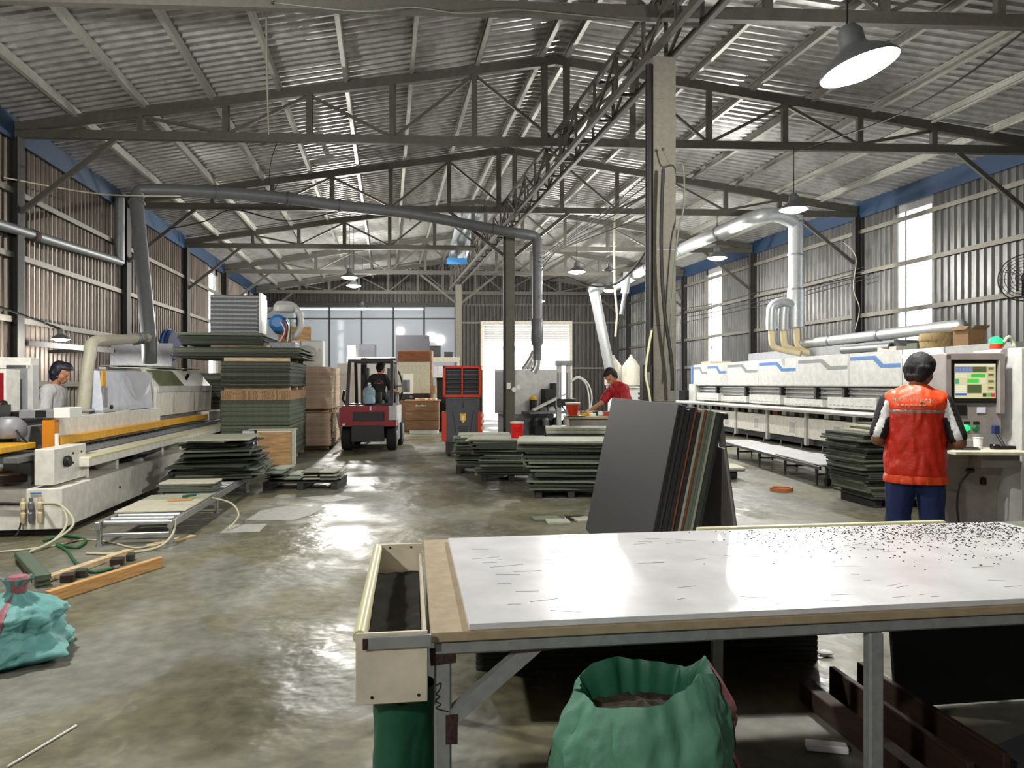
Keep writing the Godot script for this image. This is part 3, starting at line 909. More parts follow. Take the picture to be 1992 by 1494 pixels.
# ================= the edge banding machine along the brown wall =================
func build_left() -> void:
	var th := 9.1
	var t := thing("edge_banding_machine", "long cream edge banding machine with a yellow guard rail and white hood", "machine", Vector3(-4.44, 0, -7.1), th)
	var Z := func(d: float) -> float: return -(d - 7.1) * 1.0127
	var cm: Material = M.machine_cream
	# long box from depth d0 to d1
	var lb := func(called: String, x0: float, x1: float, y0: float, y1: float, d0: float, d1: float, m: Material) -> MeshInstance3D:
		return pb(t, called, Vector3((x0 + x1) / 2, (y0 + y1) / 2, (Z.call(d0) + Z.call(d1)) / 2), Vector3(x1 - x0, y1 - y0, absf(Z.call(d1) - Z.call(d0))), m)
	var base: MeshInstance3D = lb.call("base", -0.7, 0.0, 0.07, 0.47, 7.1, 14.4, cm)
	lb.call("infeed_cabinet", -1.7, -0.705, 0.07, 0.47, 7.1, 8.3, cm)
	lb.call("plinth", -0.66, -0.06, 0.0, 0.07, 7.2, 14.3, M.black)
	for k in 5:
		pb(base, "bolt", Vector3(0.352, [0.05, 0.1, -0.02, 0.08, 0.0][k], -3.2 + k * 1.35 - 0.0), Vector3(0.012, 0.03, 0.03), M.black)
	lb.call("inner_body", -0.68, -0.42, 0.47, 0.7, 7.4, 14.3, M.machine_grey)
	for k in 8:
		lb.call("bed_post", -0.34, -0.1, 0.47, 0.62, 7.9 + k * 0.85, 7.98 + k * 0.85, cm)
	var bed: MeshInstance3D = lb.call("bed_rail", -0.28, 0.02, 0.615, 0.715, 7.68, 15.0, cm)
	lb.call("bed_lip", -0.1, 0.03, 0.7, 0.722, 7.7, 15.0, M.pipe_cream)
	for k in 16:
		pb(bed, "ruler_mark", Vector3(0.05, 0.0525, 3.4 - k * 0.09), Vector3(0.05, 0.003, 0.012), M.amber, Vector3.ZERO, 0.0)
	lb.call("feed_chain", -0.36, -0.26, 0.72, 0.79, 7.3, 14.6, M.galv_dull)
	for k in 40:
		if k < 24: lb.call("chain_pad", -0.35, -0.27, 0.79, 0.805, 7.35 + k * 0.16, 7.46 + k * 0.16, M.rubber)
	lb.call("guard_rail", -0.38, -0.27, 0.845, 0.935, 7.72, 13.7, M.yellow)
	var pan: MeshInstance3D = lb.call("fence_panel", -0.46, -0.385, 0.8, 1.13, 7.75, 11.3, cm)
	for k in 3:
		pb(pan, "red_mark", Vector3(0.039, 0.1 - 0.03 * k, 1.72), Vector3(0.004, 0.014, 0.08 - 0.02 * k), M.red, Vector3.ZERO, 0.0)
	lb.call("pressure_beam", -0.8, -0.47, 0.8, 1.04, 7.9, 13.8, M.machine_grey)
	lb.call("end_upright", -0.4, -0.28, 0.82, 1.12, 7.58, 7.7, M.amber)
	lb.call("adjuster_pin", -0.27, -0.24, 0.84, 0.98, 7.56, 7.6, M.white)
	# dial box above the fence
	lb.call("dial_box", -0.62, -0.3, 1.14, 1.23, 7.58, 7.9, M.machine_grey)
	lb.call("dial_face", -0.46, -0.36, 1.15, 1.225, 7.57, 7.585, M.black)
	lb.call("counter_box", -0.3, -0.14, 1.14, 1.25, 7.6, 7.9, M.white)
	pt(t, "guide_rod", [Vector3(-0.45, 1.17, Z.call(7.9)), Vector3(-0.55, 1.17, Z.call(9.4))], 0.022, M.alu, 10)
	# infeed block with the black hand knob
	var ib: MeshInstance3D = lb.call("infeed_block", -0.26, -0.08, 0.5, 0.855, 7.12, 7.85, cm)
	pl(t, "hand_knob", [Vector2(0.055, 0), Vector2(0.06, 0.03), Vector2(0.05, 0.05)], M.black, along(Vector3(-0.08, 0.71, Z.call(7.36)), Vector3.RIGHT), 12)
	for k in 4:
		pb(ib, "bolt", Vector3(0.093, 0.1 - 0.1 * (k % 2), -0.05 - 0.2 * (k / 2)), Vector3(0.01, 0.022, 0.022), M.black)
	# infeed side
	lb.call("infeed_fence", -0.75, -0.42, 0.84, 0.9, 6.85, 7.5, M.yellow)
	lb.call("infeed_stop", -0.84, -0.72, 0.76, 0.9, 6.8, 6.95, M.amber)
	lb.call("infeed_table", -0.7, -0.3, 0.74, 0.8, 6.9, 7.7, M.galv_dull)
	var mh := S()
	lathe(mh, [Vector2(0.14, 0), Vector2(0.16, 0.03), Vector2(0.16, 0.14), Vector2(0.12, 0.2), Vector2(0.05, 0.22)], Transform3D(Basis(), Vector3(-0.72, 0.94, Z.call(7.6))), 18)
	obj("motor_housing", mh, M.machine_grey, t)
	pt(t, "motor_cable", curve([Vector3(-0.6, 1.02, Z.call(7.5)), Vector3(-0.52, 0.98, Z.call(7.4)), Vector3(-0.48, 0.9, Z.call(7.45))]), 0.012, M.cable, 6)
	lb.call("glue_unit", -1.1, -0.75, 0.74, 1.2, 7.9, 8.4, M.black)
	lb.call("glue_pot", -1.0, -0.82, 1.0, 1.28, 7.6, 7.85, M.black)
	# grey column and beige arm
	lb.call("column_cover", -1.1, -0.88, 0.75, 1.72, 8.3, 8.5, M.machine_grey)
	lb.call("column_edge", -0.878, -0.82, 0.9, 1.72, 8.3, 8.45, M.machine_white)
	lb.call("back_panel", -1.7, -1.0, 1.0, 1.72, 8.8, 8.85, M.machine_lav)
	var arm: MeshInstance3D = lb.call("swing_arm", -2.2, -0.84, 1.67, 1.8, 8.3, 8.5, cm)
	for k in 2:
		for j in 4:
			pb(arm, "print", Vector3(0.12 + j * 0.045, 0.012 - 0.026 * k, 0.103), Vector3(0.036, 0.018, 0.004), M.ink, Vector3.ZERO, 0.0)
	var cb: MeshInstance3D = lb.call("control_box", -1.5, -0.9, 1.18, 1.66, 7.9, 8.2, cm)
	pb(cb, "button_panel", Vector3(0.2, 0.0, 0.155), Vector3(0.16, 0.4, 0.01), M.red_dark)
	for k in 3:
		pl(cb, "push_button", [Vector2(0.035, 0), Vector2(0.04, 0.02), Vector2(0.03, 0.035)], M.red_bright, along(Vector3(0.2, 0.13 - k * 0.12, 0.16), Vector3.BACK), 12)
	lb.call("keyboard_tray", -1.6, -0.85, 1.13, 1.16, 7.75, 8.1, M.white)
	pt(t, "tool_hose", curve([Vector3(-1.0, 1.16, Z.call(7.8)), Vector3(-0.92, 1.3, Z.call(7.9)), Vector3(-0.86, 1.18, Z.call(7.8)), Vector3(-0.8, 0.95, Z.call(7.75))]), 0.03, M.black, 8)
	lb.call("side_tank", -1.7, -0.82, 0.6, 1.1, 7.9, 8.5, M.machine_lav)
	# white hood
	var prof := [Vector2(-0.68, 1.06), Vector2(-0.42, 1.06), Vector2(-0.42, 1.2), Vector2(-0.46, 1.66), Vector2(-0.68, 1.7)]
	var hood := pp(t, "white_hood", prof, absf(Z.call(11.05) - Z.call(9.2)), M.machine_lav, Transform3D(Basis(), Vector3(0, 0, (Z.call(9.2) + Z.call(11.05)) / 2)))
	pb(hood, "yellow_strip", Vector3(-0.438, 1.57, Z.call(9.27)), Vector3(0.02, 0.2, 0.13), M.yellow)
	pb(hood, "grey_strip", Vector3(-0.425, 1.33, Z.call(9.27)), Vector3(0.02, 0.26, 0.13), M.machine_grey)
	pl(hood, "hood_knob", [Vector2(0.025, 0), Vector2(0.03, 0.03)], M.black, along(Vector3(-0.43, 1.2, Z.call(9.45)), Vector3.RIGHT), 10)
	var wrap := S()
	var nz := FastNoiseLite.new()
	nz.seed = 3
	nz.frequency = 3.5
	var wr := []
	for i in 9:
		var row := []
		for j in 9:
			var d := 9.95 + 1.05 * j / 8.0
			var y := 1.68 - (0.12 + 0.3 * sin(j / 8.0 * PI)) * i / 8.0
			row.append(Vector3(-0.41 + 0.03 * nz.get_noise_2d(d * 3, y * 6), y, Z.call(d)))
		wr.append(row)
	ring(wrap, wr, false)
	obj("plastic_wrap", wrap, M.plastic_wrap, hood)
	lb.call("feed_unit", -0.62, -0.42, 1.04, 1.17, 9.2, 9.9, M.machine_white)
	lb.call("feed_window", -0.44, -0.41, 1.07, 1.14, 9.25, 9.6, M.olive_pane)
	lb.call("feed_unit", -0.62, -0.42, 1.04, 1.15, 10.1, 10.9, M.galv_dull)
	# cream hood with a sloped olive pane
	var p2 := [Vector2(-1.2, 1.0), Vector2(-0.4, 1.0), Vector2(-0.38, 1.44), Vector2(-0.62, 1.74), Vector2(-1.2, 1.76)]
	var h2 := pp(t, "cream_hood", p2, absf(Z.call(14.4) - Z.call(11.12)), cm, Transform3D(Basis(), Vector3(0, 0, (Z.call(11.12) + Z.call(14.4)) / 2)))
	pb(h2, "hood_pane", Vector3(-0.494, 1.59, Z.call(11.95)), Vector3(0.02, 0.34, 1.3), M.olive_pane, Vector3(0, 0, 38.6))
	pb(h2, "hood_lip", Vector3(-0.375, 1.42, Z.call(12.75)), Vector3(0.03, 0.1, 3.2), M.machine_white)
	for d in [12.0, 13.2]:
		pb(h2, "hood_joint", Vector3(-0.387, 1.2, Z.call(d)), Vector3(0.012, 0.36, 0.01), M.machine_grey)
	pb(h2, "latch", Vector3(-0.5, 1.6, Z.call(13.1)), Vector3(0.03, 0.05, 0.3), M.black, Vector3(30, 0, 38))
	lb.call("outfeed_cover", -0.5, -0.26, 0.8, 0.98, 13.7, 14.6, cm)
	pt(t, "motor", [Vector3(-0.2, 0.57, Z.call(9.3)), Vector3(-0.1, 0.57, Z.call(9.7))], 0.06, M.black, 12)
	pt(t, "motor_shaft", [Vector3(-0.12, 0.57, Z.call(9.3)), Vector3(-0.12, 0.57, Z.call(10.4))], 0.03, M.steel_dark, 10)
	# end panel: display, air regulators, hoses
	pb(base, "display", Vector3(-0.33, 0.09, 3.705), Vector3(0.2, 0.1, 0.01), M.black)
	pb(base, "display_glass", Vector3(-0.33, 0.085, 3.711), Vector3(0.14, 0.05, 0.004), M.machine_lav)
	var rx := [0.02, 0.09, 0.17]
	for k in 3:
		pl(base, "air_regulator", [Vector2(0.014, -0.13), Vector2(0.022, -0.11), Vector2(0.024, -0.03), Vector2(0.016, -0.02), Vector2(0.016, 0.0), Vector2(0.026, 0.01), Vector2(0.026, 0.07), Vector2(0.018, 0.08), Vector2(0.018, 0.12)], M.hose_cream if k != 1 else M.galv_dull, up_at(Vector3(rx[k], 0.0, 3.74)), 12)
	pt(base, "air_pipe", curve([Vector3(-0.4, 0.03, 3.72), Vector3(-0.2, 0.07, 3.74), Vector3(0.0, 0.06, 3.74)]), 0.014, M.black, 6)
	pb(base, "blue_tag", Vector3(0.12, 0.16, 3.71), Vector3(0.1, 0.012, 0.01), M.blue)
	for k in 2:
		pt(base, "air_hose", curve([Vector3(0.2, 0.06, 3.74), Vector3(0.45, 0.07 - k * 0.01, 3.95), Vector3(0.6 - k * 0.06, -0.09, 4.05), Vector3(0.48, -0.22, 4.2), Vector3(0.4, -0.255, 4.5)]), 0.012, M.cable_pale, 6)
	pt(base, "drain_hose", curve([Vector3(0.0, -0.12, 3.74), Vector3(-0.01, -0.2, 3.76), Vector3(-0.03, -0.25, 3.8)]), 0.008, M.cable, 6)
	# coil of edge band on the machine's end
	var coil := thing("edge_band_coil", "brown coil of edge band lying on the cream machine's infeed end", "coil", g(12, 935, 7.42), th)
	for k in 3:
		var cs := S()
		var r := 0.3 - k * 0.06
		lathe(cs, [Vector2(r - 0.05, 0), Vector2(r, 0), Vector2(r, 0.07 + 0.02 * k), Vector2(r - 0.05, 0.07 + 0.02 * k), Vector2(r - 0.05, 0)], Transform3D(Basis(), Vector3(0, 0.005, 0)), 26, false)
		obj("band_ring", cs, [M.timber_dark, M.ply, M.wood_brown][k], coil)
	# scrap boards on the cream hood
	for k in 5:
		var dd := 11.3 + k * 0.65
		var q := Vector3(-4.44, 0, -7.1) + Vector3(-0.86, 0, Z.call(dd)).rotated(Vector3.UP, deg_to_rad(th))
		board(q + Vector3(0, 1.776 + 0.012 * (k % 3), 0), Vector3(0.5, 0.011, 0.9), th + [4, -6, 2, 9, -3][k], M.board_pale, "thin pale offcut lying on the cream machine hood", "offcuts on the cream hood")
	# grey board leaning on the wall behind the hood
	board(g(275, 702, 14.9), Vector3(1.2, 0.75, 0.03), th, M.machine_grey, "grey panel standing behind the white hood", "", Vector2(-8, 0))

	# low roller conveyor beside it
	var c := thing("roller_conveyor", "low aluminium roller conveyor carrying boards along the cream machine", "conveyor", gf(330, 1060), 8.6)
	var L := 5.2
	for x in [0.0, -0.63]:
		pb(c, "side_rail", Vector3(x, 0.19, -L / 2), Vector3(0.045, 0.075, L), M.alu)
		for k in 4:
			var z := -0.05 - k * 1.65
			pb(c, "leg", Vector3(x, 0.09, z), Vector3(0.04, 0.165, 0.04), M.alu)
			pl(c, "foot", [Vector2(0.035, 0), Vector2(0.03, 0.02)], M.galv_dull, up_at(Vector3(x, 0, z)), 10)
	for k in 4:
		pb(c, "cross_brace", Vector3(-0.315, 0.1, -0.05 - k * 1.65), Vector3(0.6, 0.03, 0.03), M.alu)
	for k in 30:
		pt(c, "roller", [Vector3(-0.6, 0.205, -0.08 - k * 0.175), Vector3(-0.03, 0.205, -0.08 - k * 0.175)], 0.026, M.galv, 8)
	var cp := func(x: float, y: float, z: float) -> Vector3:
		return c.position + Vector3(x, y, z).rotated(Vector3.UP, deg_to_rad(8.6))
	# boards lying on the conveyor
	for k in 3:
		board(cp.call(-0.32, 0.241, -0.62 - k * 0.37), Vector3(0.66, 0.018, 0.33), 8.6 + k, [M.board_cream, M.board_cream, M.board_pale][k], "pale flat board lying across the low conveyor rollers", "flat boards on the low conveyor")
	board(cp.call(-0.22, 0.259, -1.08), Vector3(0.24, 0.012, 0.14), 20, M.wood, "small brown wood offcut on the low conveyor boards", "")
	var cut := thing("hand_cutter", "small teal hand cutter lying on the conveyor boards", "tool", cp.call(-0.15, 0.27, -1.16), 60)
	pb(cut, "body", Vector3(0, 0.015, 0), Vector3(0.16, 0.025, 0.03), M.sack_dark)
	pb(cut, "blade", Vector3(0.1, 0.012, 0), Vector3(0.06, 0.004, 0.018), M.galv)
	var y := 0.235
	for k in 5:
		board(cp.call(-0.36 + rng.randf_range(-0.02, 0.02), y + 0.011, -1.95), Vector3(0.62, 0.022, 0.34), 8.6 + rng.randf_range(-3, 3), M.board_cream if k == 4 else M.board_green, ("cream top board of the small neat stack on the low conveyor" if k == 4 else "board of the small neat stack on the low conveyor"), "small neat board stack on the conveyor")
		y += 0.0228
	y = 0.235
	for k in 24:
		var w := lerpf(1.15, 0.72, k / 23.0) + rng.randf_range(-0.08, 0.08)
		var mm: Array = [M.board_green_dark, M.board_green, M.board_green2, M.board_green_dark]
		board(cp.call(-0.34 + rng.randf_range(-0.1, 0.1), y + 0.011, -3.35 + rng.randf_range(-0.16, 0.16)), Vector3(w, 0.022, rng.randf_range(0.75, 1.15)), 8.6 + rng.randf_range(-11, 11), M.board_pale if k > 21 else mm[rng.randi() % 4], ("pale top board of the ragged tall pile on the low conveyor" if k > 21 else "dark green board of the ragged tall pile on the low conveyor"), "ragged dark pile on the low conveyor")
		y += 0.0228
	# tape reel on the far end of the conveyor
	var rl := thing("tape_reel", "orange reel lying on the far end of the low conveyor", "reel", cp.call(-0.12, 0.24, -4.75), 0)
	pl(rl, "flange", [Vector2(0.16, 0), Vector2(0.16, 0.015)], M.white, up_at(Vector3.ZERO), 20)
	pl(rl, "tape", [Vector2(0.11, 0.015), Vector2(0.11, 0.05)], M.timber, up_at(Vector3.ZERO), 20)
	pl(rl, "hub", [Vector2(0.04, 0.05), Vector2(0.04, 0.06)], M.white, up_at(Vector3.ZERO), 12)
	pt(c, "air_hose", curve([Vector3(0.03, 0.22, -1.4), Vector3(0.3, 0.2, -1.1), Vector3(0.42, 0.1, -0.9), Vector3(0.38, 0.012, -0.6)]), 0.01, M.cable_pale, 6)
	pt(c, "air_hose", curve([Vector3(0.02, 0.22, -0.1), Vector3(0.03, 0.1, 0.02), Vector3(-0.05, 0.02, 0.2), Vector3(-0.3, 0.012, 0.35), Vector3(-0.6, 0.012, 0.3)]), 0.012, M.cable_pale, 6)
	# timbers and clutter on the floor before the machine
	var wd := func(called: String, a: Vector2, b: Vector2, h: float, w: float, m: Material, label: String) -> void:
		var p := gf(a.x, a.y)
		var q := gf(b.x, b.y)
		var s := S()
		bar(s, Vector3(0, h / 2, 0), q - p + Vector3(0, h / 2, 0), w, h, 0.003)
		var o := obj(called, s, m)
		o.position = p
		tag(o, label, "timber")
	wd.call("timber_beam", Vector2(92, 1174), Vector2(312, 1103), 0.085, 0.05, M.timber, "long orange pine beam lying on the floor beside the teal sack")
	wd.call("timber_strip", Vector2(70, 1139), Vector2(254, 1077), 0.045, 0.07, M.wood_light, "thin pale pine strip lying on the floor behind the pine beam")
	wd.call("timber_strip", Vector2(290, 1064), Vector2(375, 1044), 0.02, 0.09, M.wood_light, "short flat pale strip under the conveyor end")
	for k in [[132, 1131, 0.09], [158, 1122, 0.08], [228, 1099, 0.1], [254, 1090, 0.06]]:
		var o := pb(self, "wood_block", gf(k[0], k[1]) + Vector3(0, 0.03, 0), Vector3(k[2], 0.06, 0.09), M.timber_dark if k[0] in [132, 228] else M.board_green_dark, Vector3(0, 20, 0))
		tag(o, "small dark wood block lying between the two pine timbers", "block", "wood blocks between the timbers")
	var fr := thing("steel_frame", "greenish box section frame lying on the floor under the cream machine's end", "frame", gf(55, 1110), 42.0)
	pb(fr, "long_tube", Vector3(0, 0.075, 0.16), Vector3(0.1, 0.05, 1.0), M.green_frame)
	for k in [-0.45, 0.0, 0.45]:
		pb(fr, "spacer", Vector3(0, 0.03, 0.16 + k), Vector3(0.1, 0.045, 0.03), M.green_frame)
	var hs := thing("green_hose", "dark green hose winding over the floor beside the pine timbers", "hose", gf(150, 1090))
	var hp := []
	for p in [[85, 1055], [120, 1045], [165, 1052], [150, 1068], [110, 1062], [130, 1074], [150, 1100], [180, 1116], [220, 1108]]:
		hp.append(gf(p[0], p[1]) + Vector3(0, 0.014, 0) - hs.position)
	pt(hs, "hose_body", curve(hp), 0.013, M.hose_green, 7)
	pl(hs, "coupling", [Vector2(0.018, 0), Vector2(0.018, 0.05)], M.galv_dull, along(hp[-1], hp[-1] - hp[-2]), 8)
	var h3 := thing("pale_hose", "pale air hose curling over the floor under the cream machine", "hose", gf(60, 1070))
	hp = []
	for p in [[-10, 1076], [40, 1072], [110, 1063], [160, 1052], [210, 1056], [262, 1068], [300, 1062]]:
		hp.append(gf(p[0], p[1]) + Vector3(0, 0.01, 0) - h3.position)
	pt(h3, "hose_body", curve(hp), 0.009, M.cable_pale, 6)
	pl(h3, "coupling", [Vector2(0.013, 0), Vector2(0.013, 0.04)], M.galv_dull, along(hp[-1], hp[-1] - hp[-2]), 8)
	# dust pipes
	var d1 := thing("dust_pipe", "beige dust pipe rising beside the white hood and bending to the grey duct", "pipe", g(165, 815, 9.3))
	var pp1 := []
	for p in [[160, 815, 9.0], [170, 720, 9.1], [175, 690, 9.15], [177, 672, 9.2], [186, 664, 9.35], [205, 662, 9.7], [262, 659, 11.6], [286, 657, 12.3]]:
		pp1.append(g(p[0], p[1], p[2]) - d1.position)
	pt(d1, "pipe_body", curve(pp1, 4), 0.075, M.duct_beige, 14)
	for k in [[262, 659, 11.6], [272, 658, 11.9]]:
		pt(d1, "clamp", [g(k[0], k[1], k[2]) - d1.position, g(k[0] + 4, k[1], k[2] + 0.1) - d1.position], 0.1, M.galv_dull, 14)
	pt(d1, "valve_handle", [g(262, 655, 11.6) - d1.position, g(262, 651, 11.6) - d1.position], 0.03, M.red, 8)
	var d2 := thing("extraction_duct", "big grey extraction duct rising by the brown wall and crossing the shed under the trusses", "duct", g(291, 705, 12.7))
	var pp2 := []
	for p in [[291, 705, 12.7], [289, 650, 12.7], [275, 500, 13.4], [266, 395, 13.9], [270, 376, 14.0], [290, 370, 14.1], [420, 374, 14.8], [560, 386, 15.6], [660, 400, 16.2], [800, 416, 17.0], [960, 446, 17.3], [1022, 456, 17.5], [1040, 461, 17.6], [1045, 478, 17.6], [1045, 560, 17.6], [1045, 625, 17.6]]:
		pp2.append(g(p[0], p[1], p[2]) - d2.position)
	pt(d2, "duct_body", curve(pp2, 3), 0.125, M.duct_grey, 16)
	for k in [3, 6, 7, 8, 9, 10]:
		var dir: Vector3 = (pp2[k + 1] - pp2[k]).normalized()
		pt(d2, "duct_flange", [pp2[k] - dir * 0.02, pp2[k] + dir * 0.02], 0.15, M.duct_grey, 16)
	var q0: Vector3 = pp2[-1]
	pl(d2, "duct_collar", [Vector2(0.1, -0.95), Vector2(0.1, -0.62), Vector2(0.15, -0.52), Vector2(0.15, 0.02), Vector2(0.125, 0.06)], M.duct_grey, up_at(q0), 16)
	pt(d2, "flexible_hose", curve([q0 + Vector3(0, -0.93, 0), q0 + Vector3(-0.02, -1.1, 0), q0 + Vector3(-0.1, -1.25, 0)]), 0.085, M.alu, 12)
	var wp := thing("wall_pipe", "pale round pipe running along the brown corrugated wall", "pipe", at(xl(11) + 0.2, 4.1, 11))
	pt(wp, "pipe_body", [Vector3.ZERO, at(xl(17.2) + 0.2, 4.42, 17.2) - wp.position], 0.09, M.galv_dull, 14)
	pt(wp, "pipe_clamp", [at(xl(13) + 0.2, 4.19, 13) - wp.position, at(xl(13.15) + 0.2, 4.2, 13.15) - wp.position], 0.11, M.rust, 14)
	pt(wp, "down_pipe", [at(xl(17) + 0.25, 4.42, 17) - wp.position, at(xl(17) + 0.25, 5.9, 17) - wp.position], 0.11, M.galv_dull, 14)
	var la := thing("lamp_arm", "thin dark bracket arm holding the small work lamp off the brown wall", "bracket", at(xl(11.5) + 0.1, g(5, 588, 12).y, 11.5))
	pt(la, "rod", [Vector3.ZERO, g(118, 640, 12.6) - la.position], 0.02, M.column_dark, 8)
	pb(la, "wall_plate", Vector3(-0.01, 0, 0), Vector3(0.02, 0.12, 0.12), M.column_dark)
	var rb := thing("rail_bar", "dark steel bar fixed across the wall behind the white hood", "bar", g(58, 668, 13.0))
	pr(rb, "bar_body", Vector3.ZERO, g(222, 682, 13.6) - rb.position, 0.05, 0.1, M.column_dark)
	pr(rb, "bar_bracket", g(222, 682, 13.6) - rb.position, at(xl(14), g(222, 682, 13.6).y, 14) - rb.position, 0.05, 0.06, M.column_dark)

# ================= stacked sheet goods and furniture on the left =================
func full_stack(c: Vector3, y0: float, n: int, s: Vector3, yaw: float, mats: Array, label: String, group: String, jit := 0.012, called := "panel_board") -> float:
	var y := y0
	for i in n:
		var o := Vector3(rng.randf_range(-jit, jit), 0, rng.randf_range(-jit, jit))
		board(Vector3(c.x, y + s.y / 2, c.z) + o, s, yaw + rng.randf_range(-0.25, 0.25), mats[rng.randi() % mats.size()], label, group, Vector2.ZERO, called)
		y += s.y + 0.001
	return y
func bearers(c: Vector3, y: float, w: float, l: float, h: float, yaw: float, label: String) -> void:
	for k in [-0.42, 0.0, 0.42]:
		var o := pb(self, "bearer_batten", Vector3(c.x, y + h / 2, c.z) + Vector3(0, 0, k * l).rotated(Vector3.UP, deg_to_rad(yaw)), Vector3(w, h - 0.001, 0.09), M.wood_light, Vector3(0, yaw, 0))
		tag(o, label, "batten", "bearers in the board stacks")
func build_left_stacks() -> void:
	var yaw := 9.1
	# main stack: front face x 432..563 at 13.5 m
	var fr := g(497, 747, 13.5)
	var c := Vector3(fr.x, 0, fr.z) + Vector3(0, 0, -1.22).rotated(Vector3.UP, deg_to_rad(yaw))
	var s := Vector3(1.24, 0.024, 2.44)
	bearers(c, 0.0, 1.2, 2.4, 0.09, yaw, "pale batten under the tall green board stack")
	var y := full_stack(c, 0.09, 12, Vector3(1.24, 0.051, 2.44), yaw, [M.board_green, M.board_green2], "green board low in the tall main stack, under the speckled boards", "lower green boards of the main stack")
	y = full_stack(c, y + 0.01, 19, s, yaw, [M.board_green, M.board_green2], "green board just under the speckled chipboards of the main stack", "middle green boards of the main stack")
	y = full_stack(c, y, 7, Vector3(1.24, 0.024, 2.44), yaw, [M.osb], "speckled orange chipboard in the middle of the main stack", "speckled chipboards in the main stack", 0.006, "chipboard_sheet")
	bearers(c, y, 1.2, 2.4, 0.08, yaw, "pale batten between the chipboards and the upper green boards")
	y = full_stack(c, y + 0.08, 19, s, yaw, [M.board_green_dark, M.board_green], "dark green board in the upper bundle of the main stack", "upper green boards of the main stack")
	bearers(c, y, 1.2, 2.4, 0.07, yaw, "pale batten under the topmost long boards of the main stack")
	y += 0.07
	var ct := c + Vector3(-0.35, 0, 0.1)
	y = full_stack(ct, y, 8, Vector3(2.3, 0.024, 2.0), yaw, [M.board_green_dark, M.board_green], "long dark board overhanging the top of the main stack", "overhanging boards on the main stack", 0.05)
	bearers(ct, y, 1.1, 1.6, 0.05, yaw, "pale batten on the overhanging boards of the main stack")
	var y2 := full_stack(c + Vector3(-0.65, 0, 0.15), y + 0.05, 9, Vector3(1.5, 0.024, 1.9), yaw, [M.board_green_dark, M.board_green2], "short dark board in the topmost bundle, under the ribbed crate", "topmost short boards of the main stack", 0.03)
	# ribbed grey crate on top
	var rb := thing("ribbed_crate", "grey ribbed steel crate with a white edge on top of the main stack", "crate", Vector3(c.x - 0.52, y2, c.z + 0.1), yaw)
	pb(rb, "body", Vector3(0, 0.39, 0), Vector3(0.92, 0.78, 0.9), M.cooler_grey)
	for k in 9:
		pb(rb, "rib", Vector3(0, 0.06 + k * 0.085, 0.455), Vector3(0.9, 0.045, 0.02), M.galv_dull)
	for k in 9:
		pb(rb, "clip", Vector3(0.43, 0.08 + k * 0.08, 0.47), Vector3(0.025, 0.02, 0.012), M.black)
	pb(rb, "edge_strip", Vector3(0.48, 0.4, 0.2), Vector3(0.05, 0.86, 0.55), M.white)
	# motor unit beside the crate
	var mu := thing("blower_unit", "white and blue blower unit with hoses beside the ribbed crate", "machine", Vector3(c.x + 0.45, y, c.z + 0.3), yaw)
	pb(mu, "frame", Vector3(0, 0.06, 0), Vector3(0.5, 0.12, 0.6), M.galv_dull)
	pl(mu, "motor", [Vector2(0.16, 0), Vector2(0.17, 0.05), Vector2(0.17, 0.4), Vector2(0.1, 0.46)], M.blue, along(Vector3(-0.1, 0.45, -0.2), Vector3(0, 0.15, 1)), 16)
	var hv := S()
	tube(hv, curve([Vector3(0, 0.9, 0.0), Vector3(0.2, 0.85, 0.02), Vector3(0.32, 0.6, 0.04), Vector3(0.28, 0.35, 0.05), Vector3(0.12, 0.2, 0.05)]), 0.06, 12)
	obj("hose", hv, M.machine_white, mu)
	pl(mu, "drum", [Vector2(0.2, 0), Vector2(0.22, 0.04), Vector2(0.22, 0.12), Vector2(0.16, 0.2)], M.machine_white, up_at(Vector3(0.0, 0.75, -0.05)), 18)
	for k in 5:
		pt(mu, "cable", curve([Vector3(-0.1 + k * 0.06, 0.6, 0.2), Vector3(0.05 + k * 0.03, 0.35 + 0.04 * k, 0.32), Vector3(-0.05 + k * 0.05, 0.13, 0.3)]), 0.012, [M.white, M.red, M.cable, M.white, M.hose_green][k], 6)
	pb(mu, "valve_block", Vector3(0.05, 0.2, 0.25), Vector3(0.24, 0.14, 0.12), M.carton)
	# narrower dark stack between the machine and the main stack
	var f2 := g(385, 747, 14.8)
	var c2 := Vector3(f2.x - 0.2, 0, f2.z - 0.9)
	bearers(c2, 0.0, 1.0, 1.5, 0.09, yaw, "pale batten under the dark stack behind the cream hood")
	full_stack(c2, 0.09, 26, Vector3(1.05, 0.062, 1.6), yaw, [M.board_green_dark, M.board_green], "dark board of the stack behind the cream hood", "dark stack behind the cream hood", 0.025)
	# blue round blower against the wall behind
	var bl := thing("wall_blower", "dark blue round blower by the wall behind the dark stack", "machine", g(322, 672, 16.4) - Vector3(0, 0.42, 0))
	pl(bl, "housing", [Vector2(0.3, 0), Vector2(0.36, 0.03), Vector2(0.36, 0.16), Vector2(0.3, 0.2)], M.trousers_blue, along(Vector3(0, 0.42, 0), Vector3.RIGHT), 24)
	pl(bl, "rim", [Vector2(0.37, 0.08), Vector2(0.39, 0.1), Vector2(0.37, 0.12)], M.blue, along(Vector3(0, 0.42, 0), Vector3.RIGHT), 24)
	var ym: float = bl.position.y
	pb(bl, "stand", Vector3(0.1, -ym / 2 + 0.03, 0), Vector3(0.2, ym + 0.06, 0.3), M.column_dark)
	# plywood bundles behind
	var f3 := g(619, 747, 15.6)
	var c3 := Vector3(f3.x - 0.45, 0, f3.z - 1.25).lerp(Vector3(f3.x - 0.45, 0, f3.z - 1.25), 1.0)
	c3.x = -4.95
	c3.z = -17.6
